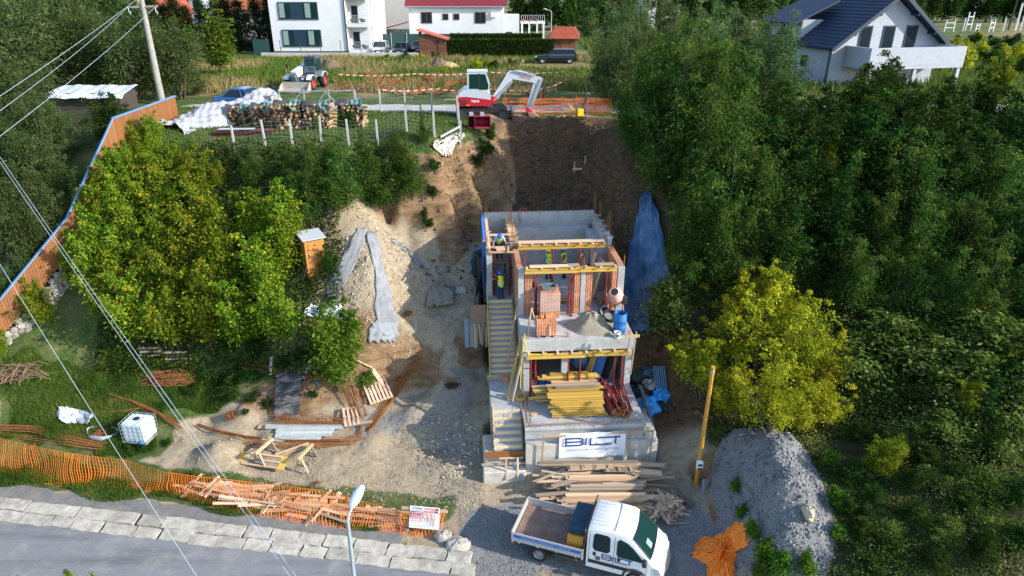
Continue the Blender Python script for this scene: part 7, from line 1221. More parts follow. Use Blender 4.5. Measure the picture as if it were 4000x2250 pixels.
for z in (.5, 3.55, 6.7):
    rl = obj('balcony_railing', MB().cyl((WX+.1, -.03, z+.95), (WX+2.5, -.03, z+.95), .025), STEEL, hA)
    for i in range(14): obj('baluster', MB().cyl((WX+.15+i*.18, -.03, z), (WX+.15+i*.18, -.03, z+.95), .012, n=4), STEEL, rl)
    window(hA, WX+.3, WX+1.1, 1.88, z, z+2.0, TRIM, GLASSD, 1)
    for s_ in (0, 1): ch_ = thing('balcony_chair', 'round wire chair on the '+('lower' if z < 1 else 'middle' if z < 4 else 'upper')+' apartment balcony, '+('left' if not s_ else 'right')+' one', 'chair', (hx0[0]+WX+.7+s_*1.0, hx0[1]+.7, 12.2+z-.25), R(20-40*s_), 'round balcony chairs') if z < 5 else None; (obj('seat_shell', MB().lathe([(.42, .75), (.3, .5), (.12, .42), (.05, .4)], 12, cap=False), M('dark_wicker', (.06, .06, .06), .8, .4, 12, .3), ch_, None, (R(-25), 0, 0)), obj('leg', MB().tube([(-.25, 0, 0), (0, 0, .42), (.25, 0, 0)], .015), BLACK, ch_)) if z < 5 else None
pw_ = P(1046, 218, 12); tag(obj('low_wall', MB().bx(pw_[0], P(1640, 220, 12)[0], 87.2, 87.6, 11.8, 12.55), CONC_L), 'low concrete wall in front of the apartment house and car park', 'wall'); tag(obj('car_park', MB().bx(-19.8, -8, 87.6, 97, 11.9, 12.05), M('paving', (.36, .36, .36), .9, .1)), kind='structure')
for i in range(9): x_ = pw_[0]+2.4+i*2.45; tag(obj('fence_pole', MB().cyl((x_, 87.4, 12.55), (x_, 87.4, 14.0), .04), M('green_pole', (.02, .06, .05), .6, 0, bmp=0)), 'thin green fence pole on the low concrete wall, '+('first', 'second', 'third', 'fourth', 'fifth', 'sixth', 'seventh', 'eighth', 'ninth')[i]+' from left', 'pole', 'thin green fence poles')
gf = thing('green_screen_fence', 'dark green screened fence behind the parked cars', 'fence', (-20, 97.4, 12)); obj('screen', MB().bx(1.6, 12.5, 0, .04, .1, 2.1), M('green_screen', (.015, .06, .055), .7, .1), gf)
for i in range(6): obj('post', MB().cyl((1.6+i*2.1, -.05, 0), (1.6+i*2.1, -.05, 2.25), .04), STEEL, gf)
tag(obj('screen_fence', MB().bx(hx0[0]-2.2, hx0[0]-.2, 88.5, 88.55, 12, 14.0), M('green_screen', (0, 0, 0))), 'dark green screen at the left corner of the apartment house', 'screen')
# house with the maroon roof
hB = thing('maroon_roof_house', 'white two storey house with a maroon roof and brown windows', 'house', (-14.2, 100, 12), 0); obj('wall', MB().bx(0, 13.0, 0, 9, 0, 5.6), WHITEW, hB); obj('roof', MB().prism([(-.5, 5.45), (4.5, 9.2), (9.5, 5.45), (9.3, 5.3), (4.5, 8.9), (-.3, 5.3)], -.4, 13.4, 'YZ'), ROOFM, hB); obj('gutter', MB().cyl((-.4, -.45, 5.4), (13.4, -.45, 5.4), .08), STEEL, hB); obj('downpipe', MB().cyl((.1, -.06, .2), (.1, -.06, 5.4), .06), STEEL, hB)
for x0, x1, z0, z1 in ((1.75, 3.25, 3.3, 4.75), (4.7, 5.5, 3.75, 4.55), (6.2, 7.0, 3.75, 4.55), (9.1, 10.6, 3.3, 4.75), (4.8, 6.7, .6, 1.9), (7.5, 8.9, .6, 1.9), (10.5, 11.3, .6, 1.9)): window(hB, x0, x1, -.02, z0, z1, BRW, GLASSD, 2 if x1-x0 > 1 else 1)
for x0 in (8.2, 10.6): obj('roof_window', MB().box((x0+.4, 1.05, 6.62), (.85, 1.1, .08), (R(36.8), 0, 0)), GLASSG, hB)
obj('air_conditioner', MB().bx(11.3, 12.1, -.35, -.02, 4.1, 4.7), WHITEP, hB); an = MB().bx(13.02, 15.2, .3, 6, 0, 4.3); obj('annex', an, WHITEW, hB); obj('annex_roof', MB().box((14.2, 2.6, 2.9), (2.4, 2.2, .12), (0, R(14), 0)), ROOFR, hB); window(hB, 13.4, 14.2, .28, .9, 2.2, BRW, GLASSD, 1)
tr2 = thing('roof_terrace', 'white terrace with columns and flower pots beside the maroon roof house', 'terrace', (1.2, 101, 12)); obj('slab', MB().bx(0, 3.4, 0, 3, 3.2, 3.45), WHITEW, tr2)
for x_ in (.2, 1.2, 2.3, 3.2): obj('column', MB().bx(x_-.12, x_+.12, 0, .24, 0, 3.2), WHITEW, tr2)
for i in range(12): obj('baluster', MB().cyl((.1+i*.29, .05, 3.45), (.1+i*.29, .05, 4.3), .02, n=4), STEEL, tr2)
obj('rail', MB().cyl((.1, .05, 4.3), (3.3, .05, 4.3), .03), STEEL, tr2)
for i in range(3): tag(obj('flower_pot', MB().lathe([(.12, 0), (.18, .3)], 10), M('terracotta', (.45, .13, .05), .8), None, (1.6+i*.9, 101.15, 15.46)), 'terracotta flower pot on the white terrace, '+('left', 'middle', 'right')[i]+' one', 'flower pot', 'terrace flower pots')
# beige house between
hC = thing('beige_house', 'plain beige house behind the cars with narrow white framed windows', 'house', (-22.6, 112, 12), 0); obj('wall', MB().bx(0, 9.2, 0, 8, 0, 9), M('beige_render', (.56, .53, .48), .9, .05, 2, .03), hC)
for x0, x1, z0, z1 in ((1.0, 1.9, 5.3, 6.4), (7.2, 8.3, 2.8, 6.3), (1.2, 2.2, 1.5, 2.9)): window(hC, x0, x1, -.02, z0, z1, WHITEP, GLASSD, 1, .12)
obj('balcony', MB().bx(8.5, 9.8, -.6, .0, 2.0, 2.3), CONC, hC); vr = thing('veranda', 'orange wooden veranda with a red sloping roof behind the cars', 'veranda', (-15.6, 103, 12)); obj('wall', MB().bx(-2.6, 1.2, 0, 2, 0, 1.0), ORG, vr); obj('glazing', MB().bx(-2.5, 1.2, .05, .1, 1.0, 2.4), M('veranda_glass', (.25, .25, .24), .3, .5, 4, 0), vr); obj('roof', MB().box((-.6, .8, 2.95), (4.8, 3.2, .12), (0, R(-14), 0)), ROOFR, vr)
# sheds
sA = P(1642, 222, 12); hD = thing('brown_shed', 'brown board shed with a single slope red roof beside the hedge', 'shed', (sA[0], sA[1]-.6, 12)); BRB = M('brown_boards', (.16, .055, .03), .75, .15, 3, .1, objvar=.15, stretch=(.4, 3, 3))
for i in range(15): z = .02+i*.18; x1 = 3.35; xr = x1 if z < 2.0 else x1*(1-(z-2.0)/1.0); (piece('wall_board', hD, (xr/2, 0, z+.085), (xr, .05, .165), BRB) if xr > .3 else None)
obj('side_wall', MB().bx(0, .05, .03, 2.6, 0, 2.9).bx(3.3, 3.35, .03, 2.6, 0, 1.95), BRB, hD); obj('roof', MB().box((1.7, 1.3, 2.58), (4.0, 3.2, .12), (0, R(16.5), 0)), ROOFR, hD); window(hD, 2.0, 2.5, -.05, 1.6, 2.0, BRW, GLASSD, 1, .05)
sB = P(2150, 214, 12); hE = thing('red_roof_shed', 'small brown shed with a hipped red tile roof at the hedge end', 'shed', (sB[0], sB[1]-.3, 12)); obj('wall', MB().bx(.3, 3.1, 0, 2.6, 0, 2.0), BRB, hE); obj('roof', MB().loft([[(-.3, -.5, 1.95), (3.7, -.5, 1.95), (3.7, 3.1, 1.95), (-.3, 3.1, 1.95)], [(.7, 1.2, 3.3), (3.2, 1.2, 3.3), (3.2, 1.4, 3.3), (.7, 1.4, 3.3)]]), ROOFR, hE)
for i in range(10): obj('tile_course', MB().box((1.7+.06*i*0, -.46+i*.17, 2.05+i*.135), (3.9-.12*i, .05, .06)), ROOFR, hE)
dd = obj('door', MB().bx(1.3, 2.2, -.04, -.0, .05, 1.85), BRW, hE); obj('handle', MB().box((2.1, -.06, 1.0), (.04, .04, .1)), STEEL, dd)
# right hand house with the navy roof
A_ = Vector((27.4, 61.2, 0)); gdir = Vector((.972, .235, 0)); hF = thing('navy_roof_house', 'unfinished grey white house with a steep navy tile roof and balcony on the right', 'house', (A_.x, A_.y, 11.6), math.atan2(gdir.y, gdir.x)); RAW = M('raw_plaster', (.36, .39, .44), .9, .12, 2.5, .1, dirt=(.36, .38, .42), dirt_amt=.5); NVR = bpy.data.materials.new('navy_roof_tile'); NVR.use_nodes = True; t = NVR.node_tree; b = t.nodes['Principled BSDF']; b.inputs['Roughness'].default_value = .6; b.inputs['Base Color'].default_value = (.012, .025, .055, 1)
GW, GD, EZ, RZ_ = 10.6, 10.5, 3.9, 7.75
obj('gable_wall', MB().prism([(0, 0), (GW, 0), (GW, EZ), (GW/2, RZ_-.2), (0, EZ)], 0, .25, 'XZ'), RAW, hF); obj('side_wall', MB().bx(0, .25, .253, GD, 0, EZ), RAW, hF); obj('side_wall', MB().bx(GW-.25, GW, .253, GD, 0, EZ), RAW, hF)
sl2 = math.hypot(GW/2+.7, (RZ_-EZ)*(GW/2+.7)/(GW/2)); ang = math.atan2(RZ_-EZ, GW/2)
for s_ in (-1, 1):
    cx_ = GW/2+s_*(GW/2+.7)/2; cz_ = RZ_-(RZ_-EZ)*(GW/2+.7)/(GW/2)/2+.1; rf = obj('roof', MB().box((cx_, GD/2-.1, cz_), (sl2, GD+1.6, .14), (0, s_*ang, 0)), NVR, hF); ax2 = Vector((math.cos(ang)*s_, 0, -math.sin(ang)))
    for i in range(17): q = Vector((GW/2, GD/2-.1, RZ_+.1))+ax2*(.3+i*(sl2-.4)/16); piece('tile_course', rf, q+Vector((math.sin(ang)*s_*.085, 0, math.cos(ang)*.085)), (.06, GD+1.58, .05), NVR, (0, s_*ang, 0))
    obj('barge_board', MB().box((cx_, -.93, cz_-.03), (sl2, .06, .3), (0, s_*ang, 0)), TRIM, hF)
    for k in (.35, .75): obj('rafter_end', MB().box((GW/2+s_*GW/2*k, -.45, RZ_-(RZ_-EZ)*k-.2), (.2, .9, .16), (0, s_*ang, 0)), TRIM, hF)
for x0 in (2.35, 4.65, 6.95): window(hF, x0, x0+1.2, -.02, 3.35, 5.3, TRIM, GLASSD, 1, .12)
dm_ = obj('dormer', MB().bx(-.1, 3.2, 4.6, 9.4, EZ-.3, 5.6), RAW, hF); obj('dormer_roof', MB().box((1.0, 7.0, 6.25), (4.6, 5.6, .14), (0, R(-24), 0)), NVR, dm_)
def swin(y0, y1, z0, z1, x_=-.02): w_ = obj('window', MB().bx(x_-.05, x_+.05, y0, y1, z0, z1), TRIM, hF); obj('pane', MB().bx(x_-.062, x_-.052, y0+.1, y1-.1, z0+.1, z1-.1), GLASSD, w_)
swin(7.2, 7.8, 3.9, 5.2, -.12); swin(5.9, 6.5, 3.9, 5.2, -.12); swin(5.6, 6.4, .5, 2.9); swin(3.2, 4.1, 1.7, 2.7); obj('downpipe', MB().tube([(-.3, .2, EZ-.15), (-.1, .2, EZ-.5), (-.1, .2, 0)], .06), TRIM, hF)
obj('balcony_wall', MB().bx(1.2, 1.4, -3.2, -.01, 2.3, 3.75).bx(1.4, 10.6, -3.2, -3.0, 2.3, 3.75).bx(10.4, 10.6, -2.99, -.01, 2.3, 3.75), RAW, hF); obj('balcony_slab', MB().bx(1.2, 10.6, -3.197, -.01, 2.05, 2.297), RAW, hF)
for x_ in (1.4, 5.8, 10.2): obj('balcony_column', MB().bx(x_, x_+.3, -3.1, -2.8, 0, 2.047), RAW, hF)
# distant houses at the top edge
def far_house(name, label, u0, u1, Y, wh, rh, wall, roof, z0=12, dep=8):
    x0, x1 = (u0-2000)/FPX*Y*.93, (u1-2000)/FPX*Y*.93; t_ = thing(name, label, 'house', (x0, Y, z0)); W_ = x1-x0; obj('wall', MB().bx(0, W_, 0, dep, 0, wh), wall, t_); obj('roof', MB().prism([(-.6, wh-.1), (dep/2, wh+rh), (dep+.6, wh-.1)], -.5, W_+.5, 'YZ'), roof, t_)
    for i in range(max(2, int(W_/3))): x_ = (i+.5)*W_/max(2, int(W_/3)); window(t_, x_-.6, x_+.6, -.02, wh-2.0, wh-.7, BRW, GLASSD, 1, .1)
CRM = M('cream_render', (.55, .42, .28), .9, .05); far_house('cream_house', 'cream house with a red roof behind the trees at the upper left', 420, 545, 118, 6.5, 3, CRM, ROOFR); far_house('log_house', 'red brown timber house right of the utility pole top', 575, 660, 112, 4.0, 3.5, M('red_timber', (.26, .07, .03), .8), ROOFR); far_house('blue_white_house', 'pale blue house behind the dark hedge', 715, 800, 130, 6.5, 2, M('pale_blue_render', (.5, .56, .66), .9, .05), M('grey_roof_sheet', (0, 0, 0))); far_house('orange_roof_house', 'long low house with an orange tiled roof beyond the dark hedge', 850, 1075, 118, 4.6, 3, WHITEW, M('orange_tile', (.50, .16, .07), .8, .15)); far_house('grey_roof_house', 'small pale house hidden among trees at the top centre', 2510, 2560, 150, 6, 2.5, WHITEW, M('grey_roof_sheet', (0, 0, 0)))
# lamps, poles and small white frames in the background
def lamp(label, u, vb, h, Y=None):
    p_ = P(u, vb, 12); t_ = thing('street_lamp', label, 'street lamp', p_); obj('pole', MB().cyl((0, 0, 0), (0, 0, h), .07), STEEL, t_); obj('arm', MB().tube([(0, 0, h), (-.3, 0, h+.25), (-.9, 0, h+.45)], .05), STEEL, t_); obj('head', MB().box((-1.1, 0, h+.48), (.7, .22, .12), (0, R(15), 0), .04), WHITEP, t_)
lamp('white headed street lamp behind the red roofed shed', 2153, 128, 3.6); p_ = P(2640, 235, 12); tpz = thing('timber_lamp_pole', 'thin grey lamp pole standing among the trees right of centre', 'pole', p_); obj('pole', MB().cyl((0, 0, 0), (-.2, 0, 5.4), .08), M('grey_wood_pole', (.30, .27, .22), .9), tpz); obj('lamp_head', MB().box((-.4, 0, 5.4), (.7, .2, .12), None, .03), WHITEP, tpz)
p_ = P(3937, 118, 12); bp_ = thing('timber_pole', 'dark timber pole at the upper right edge', 'pole', p_); obj('shaft', MB().cyl((0, 0, 0), (.3, 0, 8), .16, .12), M('dark_pole', (.05, .035, .025), .9), bp_); obj('crossarm', MB().box((.25, 0, 7.2), (1.2, .1, .1)), M('dark_pole', (0, 0, 0)), bp_)
for i, (u, v, w_, h) in enumerate(((3705, 125, 1.8, 2.2), (3760, 122, .1, 2.4), (3780, 120, 1.4, 3.4), (3815, 125, 1.2, 1.6), (3870, 125, 2.4, 2.2), (3917, 122, .1, 2.4), (3965, 120, 1.6, 5.0), (3985, 120, .1, 6.5))):
    p_ = P(u, v, 12); t_ = thing('white_frame', ('white angled frame at the left of the far yard', 'single white post near the left frame', 'tall white double post with cross bars', 'low white bench shaped frame', 'wide white goal shaped frame', 'white post right of the goal shaped frame', 'white mast with a platform at the right edge', 'tallest thin white mast at the right edge')[i], 'frame', p_, R(10*i), 'white frames in the far yard')
    for x_ in ((-w_/2, w_/2) if w_ > .2 else (0,)): obj('post', MB().cyl((x_, 0, 0), (x_*.9, 0, h), .09), WHITEP, t_)
    if w_ > .2: obj('bar', MB().box((0, 0, h*.75), (w_, .12, .12)), WHITEP, t_); obj('bar', MB().box((0, 0, h*.35), (w_, .12, .12)), WHITEP, t_)
obj('field_stake', MB().box((0, 0, .5), (.1, .1, 1.1), (0, R(4), 0)), M('dark_pole', (0, 0, 0)), None, P(905, 345, 12), label='dark broken board stake on the grass right of the left bushes', cat='stake')
# ------------------------------------------------------------------ vegetation
def leaf_mat(name, stops, trans=.42, objv=.18, hue=.02):
    m = bpy.data.materials.new(name); m.use_nodes = True; t = m.node_tree; t.nodes.remove(t.nodes['Principled BSDF']); out = t.nodes['Material Output']
    a = t.nodes.new('ShaderNodeAttribute'); a.attribute_name = 'tint'; col = ramp(t, a.outputs['Fac'], stops)
    oi = t.nodes.new('ShaderNodeObjectInfo'); hs = t.nodes.new('ShaderNodeHueSaturation')
    for so, lo, hi in (('Value', 1-objv, 1+objv), ('Hue', .5-hue, .5+hue)):
        mr = t.nodes.new('ShaderNodeMapRange'); mr.inputs[3].default_value = lo; mr.inputs[4].default_value = hi; t.links.new(oi.outputs['Random'], mr.inputs[0]); t.links.new(mr.outputs[0], hs.inputs[so])
    t.links.new(col, hs.inputs['Color']); d = t.nodes.new('ShaderNodeBsdfDiffuse'); tr_ = t.nodes.new('ShaderNodeBsdfTranslucent'); ms = t.nodes.new('ShaderNodeMixShader'); ms.inputs[0].default_value = trans
    t.links.new(hs.outputs[0], d.inputs[0]); t.links.new(hs.outputs[0], tr_.inputs[0]); t.links.new(d.outputs[0], ms.inputs[1]); t.links.new(tr_.outputs[0], ms.inputs[2]); t.links.new(ms.outputs[0], out.inputs[0]); return m
LM = dict(
 maple=leaf_mat('maple_leaves', [(0, (.055, .11, .010)), (.35, (.125, .205, .016)), (.7, (.235, .30, .026)), (.93, (.37, .37, .035)), (1, (.48, .30, .02))]),
 gold=leaf_mat('golden_maple_leaves', [(0, (.12, .14, .01)), (.35, (.26, .275, .018)), (.7, (.45, .43, .03)), (.93, (.56, .47, .035)), (1, (.45, .22, .02))]),
 locust=leaf_mat('locust_leaves', [(0, (.024, .062, .012)), (.5, (.066, .128, .025)), (.85, (.13, .195, .042)), (1, (.28, .27, .03))]),
 willow=leaf_mat('willow_leaves', [(0, (.032, .06, .018)), (.5, (.08, .128, .04)), (.85, (.14, .195, .072)), (1, (.22, .22, .07))]),
 hazel=leaf_mat('hazel_leaves', [(0, (.011, .034, .008)), (.5, (.032, .074, .015)), (.85, (.068, .122, .024)), (1, (.17, .17, .028))]),
 fresh=leaf_mat('fresh_green_leaves', [(0, (.04, .10, .012)), (.5, (.10, .20, .022)), (.85, (.18, .27, .03)), (1, (.32, .30, .04))]),
 conifer=leaf_mat('conifer_needles', [(0, (.008, .02, .008)), (.5, (.02, .045, .015)), (1, (.05, .085, .025))], .15),
 grass=leaf_mat('grass_blades', [(0, (.035, .075, .012)), (.5, (.075, .14, .022)), (.85, (.14, .20, .035)), (1, (.30, .25, .10))], .3, 0, 0),
 dry=leaf_mat('dry_grass', [(0, (.10, .13, .03)), (.4, (.24, .20, .08)), (.8, (.38, .29, .13)), (1, (.46, .37, .2))], .3, 0, 0),
 shade=leaf_mat('slope_undergrowth', [(0, (.035, .065, .012)), (.5, (.085, .145, .026)), (.82, (.17, .20, .045)), (1, (.30, .26, .13))], .3, 0, 0))
BARK = M('bark', (.11, .085, .06), .95, .3, 5, .4)
def leaf_mesh(name, pos, size, mat, rs, aspect=.5, tint=None, up=.35, dirs=None, lean=None):
    """one rhombus per leaf; pos (n,3)"""
    n = len(pos); d = rs.standard_normal((n, 3)) if dirs is None else dirs+rs.standard_normal((n, 3))*.35
    d[:, 2] *= .6; d /= np.linalg.norm(d, axis=1)[:, None]+1e-9; nn = rs.standard_normal((n, 3)); nn[:, 2] += up*3; s_ = np.cross(d, nn); s_ /= np.linalg.norm(s_, axis=1)[:, None]+1e-9
    L = size*rs.uniform(.6, 1.25, n)[:, None]; v = np.stack([pos-d*L*.5, pos+s_*L*aspect*.5, pos+d*L*.5, pos-s_*L*aspect*.5], 1).reshape(-1, 3); f = np.arange(4*n).reshape(-1, 4)
    me = np_mesh(bpy.data.meshes.new(name), v, f); me.materials.append(mat); t_ = rs.random(n) if tint is None else np.clip(tint, 0, 1); a = me.attributes.new('tint', 'FLOAT', 'POINT'); a.data.foreach_set('value', np.repeat(t_, 4).astype(np.float32)); return me
def make_kind(mat, seed, H_=4., Rx=1.9, z0=.15, clumps=110, per=85, cr=.34, size=.17, aspect=.55, shape='round', droop=0., stems=5, up=.35):
    rs = np.random.default_rng(seed); C = []; W_ = []
    if shape == 'cone':
        while len(C) < clumps:
            h = rs.random(); r_ = (1-h)*.98+.04; a = rs.uniform(0, 6.28); k = r_*rs.random()**.35; C.append((Rx*k*math.cos(a), Rx*k*math.sin(a), H_*(z0+(1-z0)*h))); W_.append(1)
    else:
        # leafy shoots springing from the base and arching out to an uneven envelope
        ns = max(9, clumps//6); lim = {'round': (8, 82), 'vase': (28, 86), 'flame': (45, 88)}[shape]
        while len(C) < clumps:
            a = rs.uniform(0, 6.28); el = R(rs.uniform(*lim)); ln = rs.uniform(.62, 1.12); b0 = np.array([rs.normal(0, .16)*Rx, rs.normal(0, .16)*Rx, 0]); tip = b0+np.array([Rx*math.cos(el)*math.cos(a), Rx*math.cos(el)*math.sin(a), H_*(.18+.82*math.sin(el))])*ln; k = rs.integers(4, 9)
            for f in np.linspace(max(.3, z0*2.5), 1, k): 
                p_ = b0*(1-f)+tip*f; p_[2] = tip[2]*f**(.75 if shape != 'flame' else .95); p_[:2] += rs.normal(0, .07*Rx, 2); C.append(tuple(p_)); W_.append(1.15-.75*f**2)
    C = np.array(C); cs = cr*rs.uniform(.7, 1.3, len(C))*np.array(W_); ct = rs.normal(.0, .16, len(C)); k = rs.integers(0, len(C), clumps*per); k = np.concatenate([np.repeat(np.arange(len(C)), per//2), k[:clumps*per//2]])
    off = rs.standard_normal((len(k), 3))*cs[k][:, None]; off[:, 2] *= .7; pos = C[k]+off; pos[:, 2] -= droop*np.hypot(off[:, 0], off[:, 1]); pos[:, 2] = np.maximum(pos[:, 2], .03)
    dirs = None
    if droop: dirs = np.stack([off[:, 0], off[:, 1], -np.abs(off[:, 2])-.25*np.ones(len(k))], 1)*1.2
    tint = np.clip(rs.normal(.45, .2, len(k))+ct[k], 0, 1); cm = leaf_mesh('crown', pos, size, mat, rs, aspect, tint, up, dirs)
    tb_ = MB(); tips = C[rs.choice(len(C), min(len(C), 22), replace=False)]
    for i in range(stems):
        a = i*2*PI/stems+rs.random(); b0 = (.12*math.cos(a)*(stems > 1), .12*math.sin(a)*(stems > 1), -.4); m_ = tips[i % len(tips)]*np.array([.45, .45, .55]); r0 = .05+.012*H_*(1.6 if stems == 1 else 1)/1.3
        tb_.tube([b0, m_*.5+np.array(b0)*.5, m_], [r0, r0*.7, r0*.5], 6)
        for q in tips[i::stems]: tb_.tube([m_, (m_+q)/2+rs.standard_normal(3)*.1, q], [r0*.45, r0*.28, r0*.1], 4)
    return tb_.mesh('trunk', BARK, True), cm, H_
KINDS = dict(
 maple=[make_kind(LM['maple'], s_, 4, 1.7, .08, 120, 80, .30, .17, .6, 'vase', .15, 7) for s_ in (1, 2, 3)],
 gold=[make_kind(LM['gold'], s_, 5, 2.0, .05, 96, 80, .25, .14, .6, 'vase', .1, 8) for s_ in (4, 5)],
 locust=[make_kind(LM['locust'], s_, 5, 1.9, .05, 110, 110, .38, .21, .28, 'round', .3, 4, .5) for s_ in (6, 7, 8)],
 willow=[make_kind(LM['willow'], s_, 5, 2.1, .08, 130, 85, .36, .2, .25, 'round', .2, 5) for s_ in (9, 10)],
 hazel=[make_kind(LM['hazel'], s_, 4.5, 1.9, .02, 120, 85, .34, .16, .6, 'round', .1, 5) for s_ in (11, 12, 13)],
 fresh=[make_kind(LM['fresh'], s_, 4, 1.6, .1, 110, 75, .28, .15, .6, 'vase', .2, 4) for s_ in (14,)],
 poplar=[make_kind(LM['fresh'], 15, 5, 1.2, .04, 90, 70, .26, .2, .5, 'flame', 0, 1)],
 conifer=[make_kind(LM['conifer'], s_, 6, 1.3, .02, 150, 60, .3, .24, .25, 'cone', .3, 1) for s_ in (16, 17)],
 far=[make_kind(LM['hazel'], s_, 8, 3.4, .1, 90, 40, .7, .5, .7, 'round', .1, 2) for s_ in (18, 19)],
 farwillow=[make_kind(LM['willow'], 20, 8, 3.2, .08, 90, 40, .7, .5, .5, 'round', .1, 2)],
 shrub=[make_kind(LM['hazel'], s_, 1.2, .8, .0, 40, 45, .2, .13, .6, 'round', .1, 3) for s_ in (21, 22)],
 gshrub=[make_kind(LM['fresh'], 23, 1.2, .8, .0, 40, 45, .2, .13, .6, 'round', .1, 3)],
 yshrub=[make_kind(LM['gold'], 24, 1.6, .8, .0, 40, 45, .22, .18, .6, 'round', .1, 3)],
 weed=[make_kind(LM['shade'], s_, 1.0, .95, .0, 60, 90, .2, .085, .5, 'round', .2, 3) for s_ in (25, 26)])
ORD = ['first', 'second', 'third', 'fourth', 'fifth', 'sixth', 'seventh', 'eighth', 'ninth', 'tenth', 'eleventh', 'twelfth', 'thirteenth', 'fourteenth', 'fifteenth', 'sixteenth', 'seventeenth', 'eighteenth', 'nineteenth', 'twentieth']
trs = random.Random(3); n_tree = [0]
def tree(name, label, kind, base, h, wide=1.0, group=None, cat='tree'):
    tm_, cm, H0 = KINDS[kind][n_tree[0] % len(KINDS[kind])]; n_tree[0] += 1; s_ = h/H0*trs.uniform(.93, 1.07)
    t_ = thing(name, label, cat, (base[0], base[1], base[2]-.05), trs.uniform(0, 6.28), group); t_.scale = (s_*wide, s_*wide, s_); link('trunk', tm_, t_); link('crown', cm, t_); return t_
def grove(name, desc, kind, items, group, cat='tree', wide=1.0, pt=G):
    """items (u, v, height) of the foot of each; the label counts them off row by row from the top and from the left"""
    rows = {}
    for it in items: rows.setdefault(round(it[1]/130), []).append(it)
    for ri, rk in enumerate(sorted(rows)):
        for ci, it in enumerate(sorted(rows[rk])):
            tree(name, f'{desc}, {ORD[ci]} from left, {ORD[ri]} row', kind, pt(it[0], it[1]), it[2], wide*(it[3] if len(it) > 3 else 1), group, cat)
pz = lambda u, v: P(u, v, 12)
grove('maple_bush', 'yellow green maple bush on the left slope', 'maple', [(560,1330,3.6),(700,1345,3.2),(830,1340,3.6),(960,1345,3.4),(1085,1330,3.2),(470,1230,3.6),(620,1200,3.6),(770,1200,3.8),(910,1200,3.8),(1050,1180,3.6),(1120,1060,3.4),(420,1090,3.4),(540,1040,3.6),(690,1010,3.8),(850,1010,3.8),(1000,990,3.6),(1125,960,3.2),(500,880,3.2),(620,840,3.4),(780,820,3.2),(570,700,2.6),(690,690,2.0),(510,760,2.2),(860,730,1.5),(350,1130,2.4),(330,1030,1.8),(415,800,2.0),(455,720,2.0),(375,890,2.0),(470,640,1.8),(520,600,1.8),(600,570,1.8)], 'maple bushes on the left slope', 'bush')
grove('locust_bush', 'dark green locust bush above the spoil heap', 'locust', [(1250,810,3.8),(1350,800,3.6),(1450,800,3.6),(1180,860,3),(1540,790,3.2),(1610,760,2.6),(1290,710,2.5),(1430,690,2.7),(1560,660,2.2),(1000,710,1.7),(1150,700,1.9),(940,650,1.0),(1060,620,.8),(1300,610,.9),(1470,600,.9)], 'locust bushes above the spoil heap', 'bush')
tree('locust_sapling', 'feathery locust sapling rising above the fence posts', 'locust', onz(1655, 560), 2.2, .45, None, 'sapling'); tree('small_tree', 'small bright green tree leaning over the rebar on the slope', 'fresh', G(1320, 1500), 4.2, 1.05); tree('shrub', 'low green shrub at the foot of the small tree', 'gshrub', G(1430, 1500), .8, 1, None, 'shrub'); tree('shrub', 'green creeper shrub beside the orange toilet cabin', 'hazel', G(1290, 1060), 1.5, .8, None, 'shrub')
grove('willow_bush', 'grey green willow bush beyond the left fence', 'willow', [(60,830,4.8),(170,800,4.4),(90,680,4.6),(190,640,4),(50,560,4.6),(130,980,3.8),(40,1010,4),(60,1160,2.4),(20,720,4.6),(150,540,4),(240,760,2.6),(200,900,2.6),(260,620,3)], 'willow bushes beyond the left fence', 'bush')
tree('thuja_hedge', 'bright green hedge bush in the corner of the left fence', 'hazel', (-22.6, 38.2, 12), 2.6, 1.2, None, 'hedge'); tree('creeper', 'creeper hanging over the lower boards of the left fence', 'willow', (-25.3, 31.2, 4.6), 2.6, .8, None, 'plant'); tree('creeper', 'green creeper on the upper part of the left fence', 'hazel', (-22.2, 33.8, 8.4), 2.6, .7, None, 'plant')
grove('field_tree', 'large grey green tree behind the left sheds', 'willow', [(100,430,8),(330,385,7),(530,392,7),(705,390,6),(200,370,9),(440,350,8),(20,360,9),(600,345,6),(760,370,2.6)], 'trees behind the left sheds', 'tree', 1.15, pz)
grove('fence_bush', 'grey green bush hanging over the left board fence', 'willow', [(215,980,2.8),(150,1130,2.8),(90,1260,2.0),(330,800,2.0),(270,920,2.4),(20,1290,2.0)], 'bushes over the left board fence', 'bush')
grove('hazel_tree', 'dense dark green tree at the upper left corner', 'far', [(60,260,10),(210,250,10),(360,245,9),(480,235,8),(140,200,10),(300,190,9),(440,190,8)], 'dark trees at the upper left', 'tree', 1, pz)
for i, (x_, y_, h_) in enumerate(((-19.4, 36.6, 2.2), (-20.0, 34.6, 2.6), (-21.2, 33.2, 2.6), (-22.3, 31.9, 2.4), (-23.6, 30.6, 2.2), (-25.0, 28.9, 1.8))): tree('maple_bush', 'yellow green bush growing against the left board fence, '+ORD[i]+' from its top', 'maple', (x_, y_, hz(x_, y_)), h_, .8, 'bushes against the left board fence', 'bush')
tree('young_tree', 'narrow bright green young tree at the field edge', 'poplar', pz(868, 295), 5.6, 1.5); tree('young_tree', 'thin small young tree left of the bright green one', 'poplar', pz(757, 225), 3.6, 1.0)
for i in range(19): tree('conifer', 'dark conifer in the tall hedge row, '+ORD[i]+' from the left', 'conifer', (-60.5+i*1.75+trs.uniform(-.2, .2), 97+trs.uniform(-.8, .8), 12), 6.8*trs.uniform(.88, 1.06), 1.25, 'dark conifer hedge row', 'conifer')
